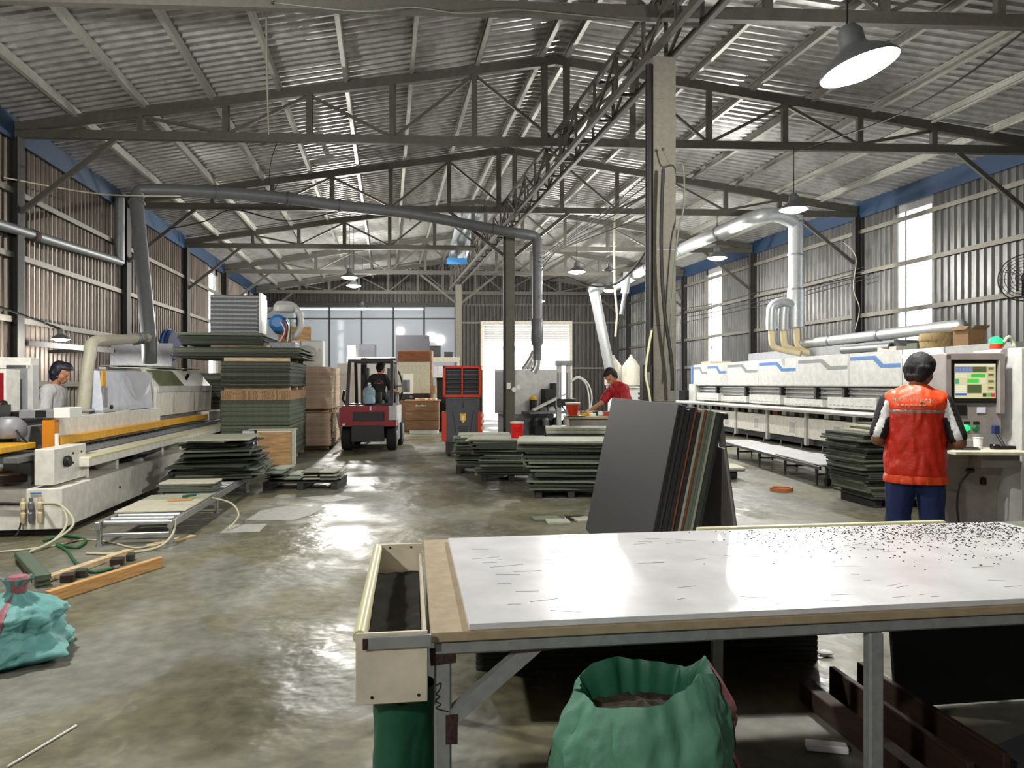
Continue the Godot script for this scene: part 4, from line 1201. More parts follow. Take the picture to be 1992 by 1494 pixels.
	bearers(c3, 0.0, 1.1, 2.2, 0.09, yaw, "pale batten under the pink plywood stack")
	y = full_stack(c3, 0.09, 24, Vector3(1.24, 0.03, 2.5), yaw, [M.ply, M.ply2], "pinkish plywood sheet in the lower plywood bundle", "lower plywood bundle", 0.008, "plywood_sheet")
	bearers(c3, y, 1.1, 2.2, 0.1, yaw, "pale batten between the two plywood bundles")
	y = full_stack(c3, y + 0.1, 31, Vector3(1.24, 0.03, 2.5), yaw, [M.ply, M.ply2], "pinkish plywood sheet in the upper plywood bundle", "upper plywood bundle", 0.008, "plywood_sheet")
	# leaning sheet beside plywood
	board(at(-3.97, 0.43, 16.7), Vector3(0.02, 0.85, 0.6), 9, M.board_pale, "grey offcut leaning on the plywood stack", "", Vector2(0, 12))
	# white cabinets on the plywood
	for k in 2:
		var cb := thing("white_cabinet", ["white cabinet carcass on the plywood, beside another", "white cabinet carcass on the plywood's outer edge"][k], "cabinet", Vector3(c3.x - 0.28 + k * 0.52, y, c3.z + 0.55), yaw, "white cabinets on the plywood")
		pb(cb, "carcass", Vector3(0, 0.31, 0), Vector3(0.5, 0.62, 0.5), M.white)
		pb(cb, "door", Vector3(0.0, 0.31, 0.262), Vector3(0.48, 0.6, 0.018), M.white)
		pb(cb, "knob", Vector3(0.18, 0.4, 0.28), Vector3(0.02, 0.05, 0.02), M.galv)
	board(Vector3(c3.x - 0.3, y + 0.5, c3.z + 0.18), Vector3(0.75, 1.0, 0.02), yaw, M.wood, "tan board standing behind the white cabinets", "")
	# wooden cabinet front by the conveyor end
	var wc := thing("oak_cabinet", "oak fronted cabinet with a white frame standing before the green stack", "cabinet", gf(515, 906) + Vector3(0, 0, -0.02), 6.0)
	pb(wc, "carcass", Vector3(0.18, 0.325, -0.12), Vector3(0.66, 0.65, 0.22), M.white)
	pb(wc, "oak_panel", Vector3(0.17, 0.315, 0.0), Vector3(0.6, 0.61, 0.02), M.wood)
	pb(wc, "top_board", Vector3(0.12, 0.66, -0.11), Vector3(0.84, 0.02, 0.25), M.board_cream)
	pb(wc, "side_post", Vector3(0.5, 0.33, 0.0), Vector3(0.05, 0.64, 0.03), M.board_cream)
	pb(wc, "side_panel", Vector3(-0.3, 0.325, -0.11), Vector3(0.22, 0.63, 0.22), M.machine_lav)
	# green small boards on a pallet
	var pc := gf(583, 952) + Vector3(0, 0, -0.35)
	pallet(pc, Vector2(1.05, 0.8), 3, M.column_dark, "low dark pallet loaded with small green boards beside the conveyor")
	for k in 26:
		var col := k % 4
		var lay := k / 4
		if lay > 2 and col in [1]: continue
		board(pc + Vector3(-0.39 + col * 0.26 + rng.randf_range(-0.02, 0.02), 0.125 + lay * 0.0225, rng.randf_range(-0.08, 0.08) + (0.16 if lay % 2 else -0.12)), Vector3(0.24, 0.02, rng.randf_range(0.3, 0.52)), 3 + rng.randf_range(-4, 4), [M.board_pale, M.board_green2, M.board_pale][rng.randi() % 3], "small grey green board on the low dark pallet", "small boards on the low pallet")

# ================= far end =================
func build_back() -> void:
	var sh := thing("storage_rack", "pale wooden storage rack before the office glazing", "rack", at(-3.9, 0, 26.0), 2.0)
	for x in [-1.95, -0.7, 0.6, 1.95]:
		for z in [-0.25, 0.25]:
			pb(sh, "upright", Vector3(x, 1.2, z), Vector3(0.07, 2.4, 0.07), M.board_cream)
	for y in [0.35, 1.1, 1.75, 2.42]:
		pb(sh, "shelf", Vector3(0, y, 0), Vector3(4.0, 0.06, 0.6), M.board_cream)
	pb(sh, "front_rail", Vector3(0, 2.34, 0.29), Vector3(4.0, 0.12, 0.03), M.board_cream)
	var items := [[-1.85, 0.28, 0.42, "carton", "white carton on top of the storage rack"], [-1.3, 0.55, 0.45, "box_brown", "brown tool case on top of the storage rack"], [1.05, 0.55, 0.4, "box_dark", "dark monitor case on top of the storage rack"], [1.62, 0.3, 0.18, "box_dark", "low dark box at the top end of the storage rack"]]
	for it in items:
		var b := thing("storage_box", it[4], "box", sh.position + Vector3(it[0], 2.45, 0.02))
		var m: Material = M.white if it[3] == "carton" else (M.cooler_grey if it[3] == "box_brown" else M.column_dark)
		pb(b, "body", Vector3(0, it[2] / 2, 0), Vector3(it[1], it[2], 0.35), m)
		pb(b, "lid", Vector3(0, it[2] + 0.01, 0), Vector3(it[1] + 0.02, 0.02, 0.37), m)
	for k in 9:
		var o := thing("storage_box", "small box on a middle shelf of the storage rack", "box", sh.position + Vector3(-1.7 + k * 0.42, 1.79, 0.1), 0.0, "boxes on the middle shelf")
		var h: float = [0.3, 0.18, 0.35, 0.22, 0.3, 0.15, 0.28, 0.34, 0.2][k]
		pb(o, "body", Vector3(0, h / 2, 0), Vector3(0.32, h, 0.3), [M.carton, M.cooler_grey, M.white, M.machine_lav][k % 4])
		pb(o, "tape", Vector3(0, h / 2, 0.152), Vector3(0.05, h, 0.004), M.hose_cream, Vector3.ZERO, 0.0)
	for k in 6:
		var o := thing("storage_box", "small box on the lower shelf of the storage rack", "box", sh.position + Vector3(0.75 + k * 0.2, 1.135, 0.1), 0.0, "boxes on the lower shelf")
		pb(o, "body", Vector3(0, 0.16, 0), Vector3(0.17, 0.32, 0.3), [M.machine_grey, M.column_dark, M.carton][k % 3])
		pb(o, "lid", Vector3(0, 0.33, 0), Vector3(0.18, 0.02, 0.31), M.white)
	# standing sheets behind the forklift
	board(at(-4.25, 1.05, 20.6), Vector3(1.5, 2.1, 0.03), 2, M.white, "tall white sheet standing upright behind the forklift", "", Vector2(-4, 0))
	board(at(-5.1, 0.95, 22.5), Vector3(0.7, 1.9, 0.03), 2, M.board_black, "dark sheet standing behind the tall white sheet", "", Vector2(-3, 0))
	board(at(-3.4, 1.6, 24.6), Vector3(1.16, 3.15, 0.04), 0, M.cooler_grey, "tall dark grey sheet standing behind the brown framed cupboard", "", Vector2(-3, 0))
	var cb := thing("display_cupboard", "tall brown framed cupboard with pale speckled doors behind the forklift", "cupboard", at(-3.02, 0, 22.3))
	pb(cb, "carcass", Vector3(0, 1.27, -0.25), Vector3(1.06, 2.54, 0.48), M.wood_brown)
	pb(cb, "top_panel", Vector3(-0.02, 2.35, 0.0), Vector3(0.98, 0.3, 0.02), M.board_brown)
	pb(cb, "pale_door", Vector3(-0.02, 1.7, 0.0), Vector3(0.98, 0.98, 0.02), M.board_cream)
	pb(cb, "inset_panel", Vector3(-0.2, 1.5, 0.02), Vector3(0.3, 0.6, 0.02), M.white)
	pb(cb, "dark_drawer", Vector3(-0.02, 1.1, 0.01), Vector3(0.98, 0.2, 0.02), M.black)
	pl(cb, "drawer_knob", [Vector2(0.05, 0), Vector2(0.05, 0.03)], M.galv_dull, along(Vector3(-0.1, 1.1, 0.02), Vector3.BACK), 12)
	var ct := thing("brown_counter", "low brown wooden counter with white lettering beside the red cooler", "counter", at(-2.7, 0, 21.6), 2.0)
	pb(ct, "body", Vector3(0, 0.55, -0.25), Vector3(1.0, 0.86, 0.5), M.wood_brown)
	pb(ct, "top", Vector3(0, 1.0, -0.25), Vector3(1.06, 0.04, 0.55), M.wood)
	for k in 3:
		pb(ct, "front_board", Vector3(0, 0.26 + k * 0.28, 0.012), Vector3(0.98, 0.26, 0.02), M.wood_brown)
	pb(ct, "plinth", Vector3(0.05, 0.06, -0.2), Vector3(0.85, 0.12, 0.42), M.white)
	for j in 6:
		pb(ct, "lettering", Vector3(-0.17 + j * 0.055, 0.845 + (0.01 if j in [0, 3] else 0.0), 0.0235), Vector3(0.035, 0.05 if j in [0, 3] else 0.03, 0.004), M.text_white, Vector3(0, 0, -12), 0.0)
	for k in 5:
		var o := thing("wood_offcut", "small pale offcut lying on the brown counter", "offcut", ct.position + Vector3(-0.15 + k * 0.13, 1.02, -0.2 + 0.03 * (k % 2)), 20.0 * k, "offcuts on the brown counter")
		pb(o, "body", Vector3(0, 0.025, 0), Vector3(0.16, 0.05, 0.09), M.timber if k % 2 else M.ply)
	var ck := thing("black_cupboard", "open black cupboard beside the brown framed cupboard", "cupboard", at(-2.15, 0, 22.6))
	pb(ck, "back_panel", Vector3(0, 0.85, -0.4), Vector3(0.5, 1.7, 0.03), M.black)
	for x in [-0.25, 0.25]: pb(ck, "side_panel", Vector3(x, 0.85, -0.2), Vector3(0.03, 1.7, 0.4), M.board_cream)
	pb(ck, "top_panel", Vector3(0, 1.72, -0.2), Vector3(0.56, 0.04, 0.42), M.white)
	# green offcut shelves behind the plywood
	var gr := thing("offcut_rack", "rack of green offcuts between the plywood and the forklift", "rack", at(-5.35, 0, 21.3), 6.0)
	for x in [-0.45, 0.45]:
		pb(gr, "upright", Vector3(x, 0.95, 0), Vector3(0.05, 1.9, 0.5), M.board_pale)
	for k in 8:
		pb(gr, "shelf", Vector3(0, 0.12 + k * 0.24, 0), Vector3(0.86, 0.03, 0.5), M.board_green2)
	for k in 16:
		var yb: float = gr.position.y + 0.135 + (k / 2) * 0.24
		board(Vector3(gr.position.x - 0.2 + 0.4 * (k % 2), yb + 0.05 + 0.02 * (k % 3), gr.position.z), Vector3(0.36, 0.1 + 0.04 * (k % 3), 0.44), 6, [M.board_green, M.board_pale, M.board_green_dark][k % 3], "green offcut bundle in the offcut rack", "offcuts in the rack")
	forklift()
	cooler()
func forklift() -> void:
	var t := thing("forklift", "red and white forklift truck with a black overhead guard, seen from its rear", "forklift", at(-3.2, 0, 16.0), 4.0)
	# local: rear at z=0 facing the camera (+z), front towards -z; width 1.2
	var cw := S()
	prism(cw, [Vector2(-0.62, 0.56), Vector2(0.62, 0.56), Vector2(0.63, 0.95), Vector2(0.55, 1.02), Vector2(-0.55, 1.02), Vector2(-0.63, 0.95)], 0.5, Transform3D(Basis(), Vector3(0, 0, -0.2)))
	var body := obj("counterweight", cw, M.red_dark, t)
	pb(body, "grille", Vector3(0.02, 0.78, 0.06), Vector3(0.68, 0.2, 0.03), M.black)
	pb(body, "white_stripe", Vector3(0.06, 0.96, 0.055), Vector3(0.04, 0.09, 0.02), M.white)
	pb(body, "lower_plate", Vector3(0.0, 0.4, 0.02), Vector3(0.72, 0.36, 0.1), M.black)
	pb(body, "tail_lamp", Vector3(-0.52, 0.6, 0.06), Vector3(0.06, 0.05, 0.02), M.white)
	pb(t, "side_panel", Vector3(0.6, 0.8, -0.85), Vector3(0.06, 0.42, 0.85), M.machine_white)
	pb(t, "side_panel", Vector3(-0.6, 0.8, -0.85), Vector3(0.06, 0.42, 0.85), M.machine_white)
	pb(t, "corner_cover", Vector3(0.55, 0.86, -0.1), Vector3(0.18, 0.32, 0.4), M.machine_white)
	pb(t, "step_panel", Vector3(0.56, 0.4, -0.95), Vector3(0.08, 0.4, 0.6), M.galv_dull)
	pb(t, "chassis", Vector3(0, 0.42, -1.0), Vector3(1.0, 0.3, 1.5), M.black)
	pb(t, "hood", Vector3(0, 0.98, -0.75), Vector3(1.0, 0.14, 0.9), M.black)
	var lf := S()
	for k in 4:
		bx(lf, Vector3(0.58, 0.83, -0.55 - k * 0.06), Vector3(0.06, 0.2, 0.02), Basis(), 0.0)
	# wheels
	for w in [[-0.5, 0.28, -0.35], [0.5, 0.28, -0.35], [-0.52, 0.34, -1.75], [0.52, 0.34, -1.75]]:
		var r: float = w[1]
		var wh := Node3D.new()
		put(wh, "wheel", t)
		wh.position = Vector3(w[0], r, w[2])
		var tf := along(Vector3(-0.11, 0, 0), Vector3.RIGHT)
		pl(wh, "tyre", [Vector2(r * 0.62, 0), Vector2(r * 0.92, 0.0), Vector2(r, 0.03), Vector2(r, 0.19), Vector2(r * 0.92, 0.22), Vector2(r * 0.62, 0.22)], M.rubber, tf, 24)
		pl(wh, "rim", [Vector2(r * 0.55, -0.01), Vector2(r * 0.6, 0.0), Vector2(r * 0.6, 0.22), Vector2(r * 0.5, 0.235)], M.galv_dull, tf, 18)
	# overhead guard
	for x in [-0.5, 0.5]:
		pr(t, "guard_post", Vector3(x, 1.0, -0.25), Vector3(x * 0.96, 2.02, -0.5), 0.07, 0.07, M.black)
		pr(t, "guard_post", Vector3(x, 0.9, -1.75), Vector3(x * 0.96, 2.02, -1.45), 0.07, 0.07, M.black if x < 0 else M.machine_white)
	pb(t, "guard_rear", Vector3(0, 2.03, -0.5), Vector3(1.02, 0.07, 0.07), M.black)
	pb(t, "guard_front", Vector3(0, 2.03, -1.45), Vector3(1.02, 0.07, 0.07), M.black)
	for k in 5:
		pb(t, "guard_bar", Vector3(-0.48 + k * 0.24, 2.03, -0.97), Vector3(0.05, 0.05, 0.95), M.black)
	# mast and load backrest
	for x in [-0.36, 0.36]:
		pb(t, "mast_rail", Vector3(x, 1.1, -2.05), Vector3(0.14, 2.1, 0.16), M.black)
		pt(t, "lift_cylinder", [Vector3(x * 0.7, 0.2, -2.0), Vector3(x * 0.7, 1.9, -2.0)], 0.035, M.galv_dull, 10)
		pb(t, "fork", Vector3(x * 0.9, 0.06, -2.75), Vector3(0.11, 0.04, 1.1), M.black)
	for y in [0.4, 1.2, 2.1]:
		pb(t, "mast_crossbar", Vector3(0, y, -2.05), Vector3(0.8, 0.08, 0.1), M.black)
	pb(t, "carriage", Vector3(0, 0.45, -2.17), Vector3(1.0, 0.5, 0.06), M.black)
	pt(t, "hydraulic_hose", curve([Vector3(0.42, 0.9, -1.95), Vector3(0.6, 1.3, -1.9), Vector3(0.55, 1.7, -1.95), Vector3(0.4, 1.95, -2.0)]), 0.022, M.black, 8)
	pb(t, "mirror", Vector3(0.72, 1.45, -1.5), Vector3(0.2, 0.3, 0.03), M.machine_grey)
	pb(t, "mirror_arm", Vector3(0.58, 1.45, -1.5), Vector3(0.2, 0.02, 0.02), M.black)
	# seat, wheel
	pb(t, "seat", Vector3(0.0, 1.08, -0.9), Vector3(0.5, 0.1, 0.5), M.black)
	pb(t, "seat_back", Vector3(0.0, 1.2, -0.66), Vector3(0.46, 0.22, 0.08), M.black)
	pt(t, "steering_column", [Vector3(0.0, 1.0, -1.6), Vector3(0.0, 1.35, -1.35)], 0.03, M.black, 8)
	var sw := []
	for k in 17:
		var u := TAU * k / 16
		sw.append(Vector3(0.17 * cos(u), 1.36 + 0.1 * sin(u), -1.34 - 0.13 * sin(u)))
	pt(t, "steering_wheel", sw, 0.016, M.black, 6)
	var lv := pt(t, "lever", [Vector3(-0.5, 1.0, -0.4), Vector3(-0.62, 1.15, -0.4), Vector3(-0.58, 1.35, -0.38)], 0.03, M.black, 8)
	lv.name = "extinguisher_bracket"
	# water bottle riding on the deck
	var wb := thing("water_bottle", "big clear blue water bottle standing on the forklift's rear deck", "bottle", t.position + Vector3(-0.02, 1.051, -0.22), 0)
	pl(wb, "bottle_body", [Vector2(0.12, 0), Vector2(0.135, 0.02), Vector2(0.135, 0.13), Vector2(0.125, 0.15), Vector2(0.135, 0.17), Vector2(0.135, 0.3), Vector2(0.1, 0.36), Vector2(0.035, 0.4), Vector2(0.03, 0.45)], M.bottle, Transform3D(), 20)
	pl(wb, "water", [Vector2(0.115, 0.01), Vector2(0.125, 0.03), Vector2(0.122, 0.2)], M.jar_blue, Transform3D(), 20)
	pl(wb, "cap", [Vector2(0.034, 0.44), Vector2(0.034, 0.48)], M.white, Transform3D(), 14)
func cooler() -> void:
	var t := thing("air_cooler", "grey and red mobile evaporative air cooler with a louvred outlet", "cooler", gf(899, 888), 4.0)
	var w := 0.86
	var b := S()
	prism(b, [Vector2(-0.36, 0.3), Vector2(0.36, 0.3), Vector2(0.36, 0.92), Vector2(0.31, 1.0), Vector2(-0.31, 1.0), Vector2(-0.36, 0.92)], 0.62, Transform3D(Basis(), Vector3(0, 0, -0.31)))
	var body := obj("tank_body", b, M.cooler_grey, t)
	for x in [-0.37, 0.37]:
		pb(t, "red_side", Vector3(x, 0.62, -0.2), Vector3(0.1, 0.6, 0.44), M.orange_red)
	pp(body, "badge", [Vector2(-0.065, 0.12), Vector2(0, 0.1), Vector2(0.065, 0.12), Vector2(0.06, -0.02), Vector2(0, -0.09), Vector2(-0.06, -0.02)], 0.012, M.yellow_badge, Transform3D(Basis(), Vector3(0.02, 0.78, 0.006)))
	pp(body, "badge_mark", [Vector2(-0.03, 0.06), Vector2(0.03, 0.06), Vector2(0.02, -0.01), Vector2(0, -0.04), Vector2(-0.02, -0.01)], 0.006, M.white, Transform3D(Basis(), Vector3(0.02, 0.78, 0.014)))
	for k in 9:
		var ww := 0.4 - k * 0.025
		pb(body, "vent_slot", Vector3(0.02, 0.62 - k * 0.036, 0.003), Vector3(ww * 0.55, 0.014, 0.01), M.black, Vector3.ZERO, 0.0)
	for s in [-1, 1]:
		pr(body, "panel_line", Vector3(0.02 + s * 0.22, 0.95, 0.003), Vector3(0.02 + s * 0.12, 0.34, 0.003), 0.01, 0.012, M.black)
	pb(t, "neck", Vector3(0, 1.1, -0.3), Vector3(0.68, 0.22, 0.54), M.cooler_grey)
	pb(t, "control_line", Vector3(0.02, 1.06, -0.02), Vector3(0.012, 0.14, 0.01), M.black)
	pb(t, "base_skirt", Vector3(0, 0.18, -0.31), Vector3(0.68, 0.26, 0.58), M.column_dark)
	for x in [-0.28, 0.28]:
		for z in [-0.08, -0.54]:
			pl(t, "castor", [Vector2(0.045, -0.02), Vector2(0.045, 0.02)], M.rubber, along(Vector3(x, 0.045, z), Vector3.RIGHT), 12)
	# outlet
	var y0 := 1.22
	var h := 0.66
	pb(t, "outlet_box", Vector3(0, y0 + h / 2, -0.33), Vector3(0.74, h, 0.55), M.black)
	for r in [[-0.37, 0.0, 0.06, h], [0.37, 0.0, 0.06, h], [0.0, 0.0, 0.035, h]]:
		pb(t, "outlet_frame", Vector3(r[0], y0 + h / 2, -0.03), Vector3(r[2], r[3], 0.1), M.orange_red)
	for y in [y0 + 0.03, y0 + h - 0.03]:
		pb(t, "outlet_frame", Vector3(0, y, -0.03), Vector3(0.8, 0.06, 0.1), M.orange_red)
	for k in 6:
		for x in [-0.18, 0.18]:
			pb(t, "louvre", Vector3(x, y0 + 0.12 + k * 0.085, -0.035), Vector3(0.31, 0.012, 0.06), M.galv_dull, Vector3(-20, 0, 0), 0.0)
	pb(t, "tower_side", Vector3(0.4, y0 + h / 2 - 0.4, -0.4), Vector3(0.05, 1.3, 0.4), M.cooler_grey)
	for k in 4:
		pb(t, "lettering", Vector3(0.425, 0.85 - k * 0.13, -0.1 + 0.122), Vector3(0.05, 0.07, 0.006), M.text_pale, Vector3.ZERO, 0.0)

# ================= middle of the floor =================
func build_center() -> void:
	var gm := [M.board_green, M.board_green_dark, M.board_green2, M.board_green_dark]
	var top := [M.board_cream, M.board_pale]
	# three ragged piles on pallets
	var p3 := gf(1105, 972) + Vector3(0.05, 0, -0.45)
	pallet(p3, Vector2(0.95, 0.7), 0, M.column_dark, "dark pallet under the tallest ragged green pile")
	var y := 0.112
	for k in 26:
		var f := k / 25.0
		var w := lerpf(0.95, 1.3, f) + rng.randf_range(-0.1, 0.1)
		board(p3 + Vector3(-0.02 + rng.randf_range(-0.07, 0.07), y + 0.012, rng.randf_range(-0.06, 0.06)), Vector3(w, 0.024, rng.randf_range(0.6, 0.85)), rng.randf_range(-4, 4), top[k % 2] if k > 23 else gm[rng.randi() % 4], ("pale top board of the tallest ragged green pile, before the leaning dark sheets" if k > 23 else "board of the tallest ragged green pile, before the leaning dark sheets"), "tallest ragged green pile")
		y += 0.0248
	var p2 := gf(1000, 938) + Vector3(-0.05, 0, -0.42)
	pallet(p2, Vector2(0.95, 0.7), 2, M.column_dark, "dark pallet under the middle ragged green pile")
	y = 0.112
	for k in 22:
		var f := k / 21.0
		board(p2 + Vector3(rng.randf_range(-0.08, 0.08), y + 0.012, rng.randf_range(-0.06, 0.06)), Vector3(lerpf(0.9, 1.15, f) + rng.randf_range(-0.1, 0.1), 0.024, rng.randf_range(0.6, 0.85)), rng.randf_range(-4, 4), top[k % 2] if k > 19 else gm[rng.randi() % 4], ("pale top board of the middle ragged green pile, under the red bucket" if k > 19 else "board of the middle ragged green pile, beside the tallest"), "middle ragged green pile")
		y += 0.0248
	var y_p2 := y
	var p1 := gf(938, 922) + Vector3(-0.02, 0, -0.3)
	pallet(p1, Vector2(0.8, 0.6), -3, M.column_dark, "dark pallet under the lowest ragged green pile by the cooler")
	y = 0.112
	for k in 22:
		board(p1 + Vector3(rng.randf_range(-0.06, 0.06), y + 0.012, rng.randf_range(-0.04, 0.04)), Vector3(0.84 + rng.randf_range(-0.12, 0.1), 0.024, rng.randf_range(0.5, 0.62)), rng.randf_range(-5, 5), top[k % 2] if k > 19 else gm[rng.randi() % 4], ("pale top board of the ragged green pile beside the red cooler" if k > 19 else "board of the ragged green pile beside the red cooler"), "ragged green pile by the cooler")
		y += 0.0248
	var p4 := at(1.05, 0, 11.35)
	y = 0.0
	for k in 17:
		board(p4 + Vector3(rng.randf_range(-0.03, 0.03), y + 0.024, rng.randf_range(-0.03, 0.03)), Vector3(1.0, 0.048, 0.5), rng.randf_range(-2, 2), M.board_pale if k > 14 else M.board_green, ("pale top board of the neat green pile before the workbench" if k > 14 else "board of the neat pale green pile before the workbench"), "neat pile before the workbench")
		y += 0.0488
	# red bucket
	var bk := thing("red_bucket", "red paint bucket with a pale lid standing on the middle green pile", "bucket", Vector3(g(1006, 866, 10.9).x, y_p2, p2.z + 0.12))
	pl(bk, "bucket_body", [Vector2(0.085, 0), Vector2(0.09, 0.01), Vector2(0.1, 0.22), Vector2(0.105, 0.225)], M.red_bright, Transform3D(), 20)
	pl(bk, "lid", [Vector2(0.107, 0.225), Vector2(0.107, 0.25)], M.board_cream, Transform3D(), 20)
	for k in 3:
		pb(bk, "print", Vector3(0.0, 0.15 - k * 0.045, 0.095 - k * 0.004), Vector3(0.09 - 0.02 * k, 0.014, 0.006), M.red_dark, Vector3.ZERO, 0.0)
	# small offcuts on the floor
	for k in [[1062, 1010, 0.3, "board_green2"], [1085, 1016, 0.25, "board_pale"], [1118, 1010, 0.22, "steel_dark"], [1132, 1012, 0.2, "board_pale"]]:
		board(gf(k[0], k[1]) + Vector3(0, 0.012 + 0.0, 0), Vector3(k[2], 0.022, 0.2), k[0] % 30, M[k[3]], "small offcut lying on the floor beside the leaning dark sheets", "floor offcuts by the leaning sheets")
	# drilling machine
	var t := thing("drilling_machine", "grey boxed drilling machine with dark workings under a tall pipe", "machine", at(0.36, 0, 18.9), 24.0)
	pb(t, "cabinet", Vector3(0, 1.3, 0), Vector3(1.35, 1.15, 1.0), M.machine_white)
	pb(t, "side_door", Vector3(-0.68, 1.3, 0), Vector3(0.02, 1.05, 0.9), M.machine_grey)
	pb(t, "pedestal", Vector3(0, 0.36, 0), Vector3(1.2, 0.72, 0.9), M.machine_grey)
	pb(t, "work_table", Vector3(0.2, 0.78, 0.75), Vector3(1.1, 0.06, 0.5), M.galv_dull)
	pb(t, "spindle_head", Vector3(0.35, 1.15, 0.62), Vector3(0.3, 0.45, 0.25), M.black)
	pb(t, "dark_motor", Vector3(0.55, 1.35, 0.6), Vector3(0.2, 0.35, 0.2), M.black)
	pl(t, "yellow_cap", [Vector2(0.1, 0), Vector2(0.1, 0.05), Vector2(0.05, 0.1)], M.yellow, up_at(Vector3(-0.1, 1.1, 0.66)), 14)
	pl(t, "cap_motor", [Vector2(0.09, 0), Vector2(0.09, 0.25)], M.black, up_at(Vector3(-0.1, 0.85, 0.66)), 14)
	pr(t, "pale_arm", Vector3(-0.3, 0.85, 1.05), Vector3(0.75, 1.25, 0.8), 0.1, 0.05, M.machine_white)
	for k in 4:
		pl(t, "clamp_motor", [Vector2(0.08, 0), Vector2(0.09, 0.15), Vector2(0.05, 0.2)], [M.steel_dark, M.galv_dull, M.black, M.machine_white][k], up_at(Vector3(-0.2 + k * 0.3, 0.45, 0.95)), 12)
		pt(t, "cable", curve([Vector3(-0.2 + k * 0.3, 0.65, 0.95), Vector3(-0.05 + k * 0.25, 0.8, 0.9), Vector3(0.1 + k * 0.2, 1.0, 0.6)]), 0.02, M.black, 6)
	pb(t, "front_cover", Vector3(0.3, 0.4, 0.72), Vector3(0.9, 0.35, 0.3), M.steel_dark)
	for k in 3:
		pt(t, "dust_hose", curve([Vector3(-0.12 + k * 0.14, 1.88, 0.1), Vector3(0.05 + k * 0.1, 2.1 + 0.05 * k, 0.1), Vector3(0.2, 2.35, 0.05)]), 0.06, M.alu, 10)
	var tw := thing("clamp_tower", "white twin column clamp tower with pale hoses beside the drilling machine", "machine", at(1.12, 0, 15.6))
	for x in [-0.1, 0.1]:
		pb(tw, "tower_column", Vector3(x, 0.98, 0), Vector3(0.1, 1.95, 0.14), M.machine_white)
		pt(tw, "air_cylinder", [Vector3(x, 1.2, 0.1), Vector3(x, 1.75, 0.1)], 0.04, M.galv, 10)
	pb(tw, "tower_head", Vector3(0, 1.95, 0), Vector3(0.36, 0.1, 0.2), M.machine_grey)
	pb(tw, "clamp_block", Vector3(0.05, 1.1, 0.1), Vector3(0.4, 0.16, 0.2), M.black)
	pb(tw, "base", Vector3(0, 0.3, 0), Vector3(0.5, 0.6, 0.4), M.steel_dark)
	for k in 2:
		pt(tw, "air_hose", curve([Vector3(0.1, 1.5, 0.1), Vector3(0.3, 1.66 - 0.03 * k, 0.1), Vector3(0.52 - 0.05 * k, 1.5, 0.1), Vector3(0.6 - 0.06 * k, 1.2, 0.1), Vector3(0.55, 0.9, 0.1)]), 0.016, M.white, 7)
	# workbench
	var wb := thing("work_bench", "grey brown boxed workbench where the person in red works", "bench", at(1.33, 0, 12.25), -3.0)
	pb(wb, "body", Vector3(0, 0.46, 0), Vector3(0.66, 0.92, 0.7), M.console)
	pb(wb, "side_panel", Vector3(-0.34, 0.46, 0), Vector3(0.02, 0.92, 0.7), M.wood_brown)
	pb(wb, "top", Vector3(0.05, 0.94, 0), Vector3(1.0, 0.035, 0.8), M.mdf)
	var wy := 0.9585
	var wp := wb.position
	var ob := thing("orange_basket", "orange red plastic basket with a white rim on the workbench", "basket", wp + Vector3(-0.3, wy, 0.05))
	pl(ob, "basket_body", [Vector2(0.06, 0), Vector2(0.07, 0.01), Vector2(0.11, 0.15), Vector2(0.12, 0.2)], M.orange_red, Transform3D(), 16)
	pl(ob, "rim", [Vector2(0.125, 0.2), Vector2(0.13, 0.23)], M.white, Transform3D(), 16)
	for k in [[-0.12, 0.08, "yellow", "yellow tape roll on the workbench"], [0.02, 0.2, "white", "white tape roll on the workbench"]]:
		var o := thing("tape_roll", k[3], "tape", wp + Vector3(k[0], wy, k[1]))
		var s2 := S()
		lathe(s2, [Vector2(0.03, 0), Vector2(0.055, 0), Vector2(0.055, 0.05), Vector2(0.03, 0.05), Vector2(0.03, 0)], Transform3D(), 16, false)
		obj("roll", s2, M[k[2]], o)
		pl(o, "core", [Vector2(0.029, 0.002), Vector2(0.029, 0.048)], M.carton, Transform3D(), 12)
	for k in 6:
		var o := thing("fitting_box", "small box of fittings on the workbench before the person in red", "box", wp + Vector3(-0.2 + k * 0.1, wy, -0.15 + 0.04 * (k % 3)), 15.0 * k, "fitting boxes on the workbench")
		pb(o, "box_body", Vector3(0, 0.035, 0), Vector3(0.08, 0.07, 0.08), [M.white, M.carton, M.yellow_badge, M.hose_green, M.white, M.red][k])
		pb(o, "box_lid", Vector3(0, 0.075, 0), Vector3(0.082, 0.01, 0.082), M.white)
	board(wp + Vector3(-0.28, wy + 0.008, 0.3), Vector3(0.3, 0.014, 0.14), 12, M.sack_dark, "dark green strip on the workbench edge", "")
	# bulk bags and white machine behind
	for k in 2:
		var bg := thing("bulk_bag", ["white bulk bag hanging beside the slanted pipe", "white bulk bag beside the bright far strip"][k], "bag", at(3.45 + k * 0.52, 1.42, 24.0 + 0.5 * (1 - k)))
		pl(bg, "bag_body", [Vector2(0.24, 0), Vector2(0.3, 0.05), Vector2(0.31, 0.4), Vector2(0.29, 0.68), Vector2(0.16, 0.86), Vector2(0.04, 1.0)], M.bag_white, Transform3D(Basis(), Vector3.ZERO), 18)
		pt(bg, "tie", [Vector3(0, 0.97, 0), Vector3(0, 1.06, 0)], 0.05, M.bag_white, 8)
	var wm := thing("panel_saw", "white machine with dark switches under the bulk bags", "machine", at(3.9, 0, 23.8))
	pb(wm, "body", Vector3(0.1, 0.68, 0), Vector3(1.5, 1.36, 1.2), M.machine_white)
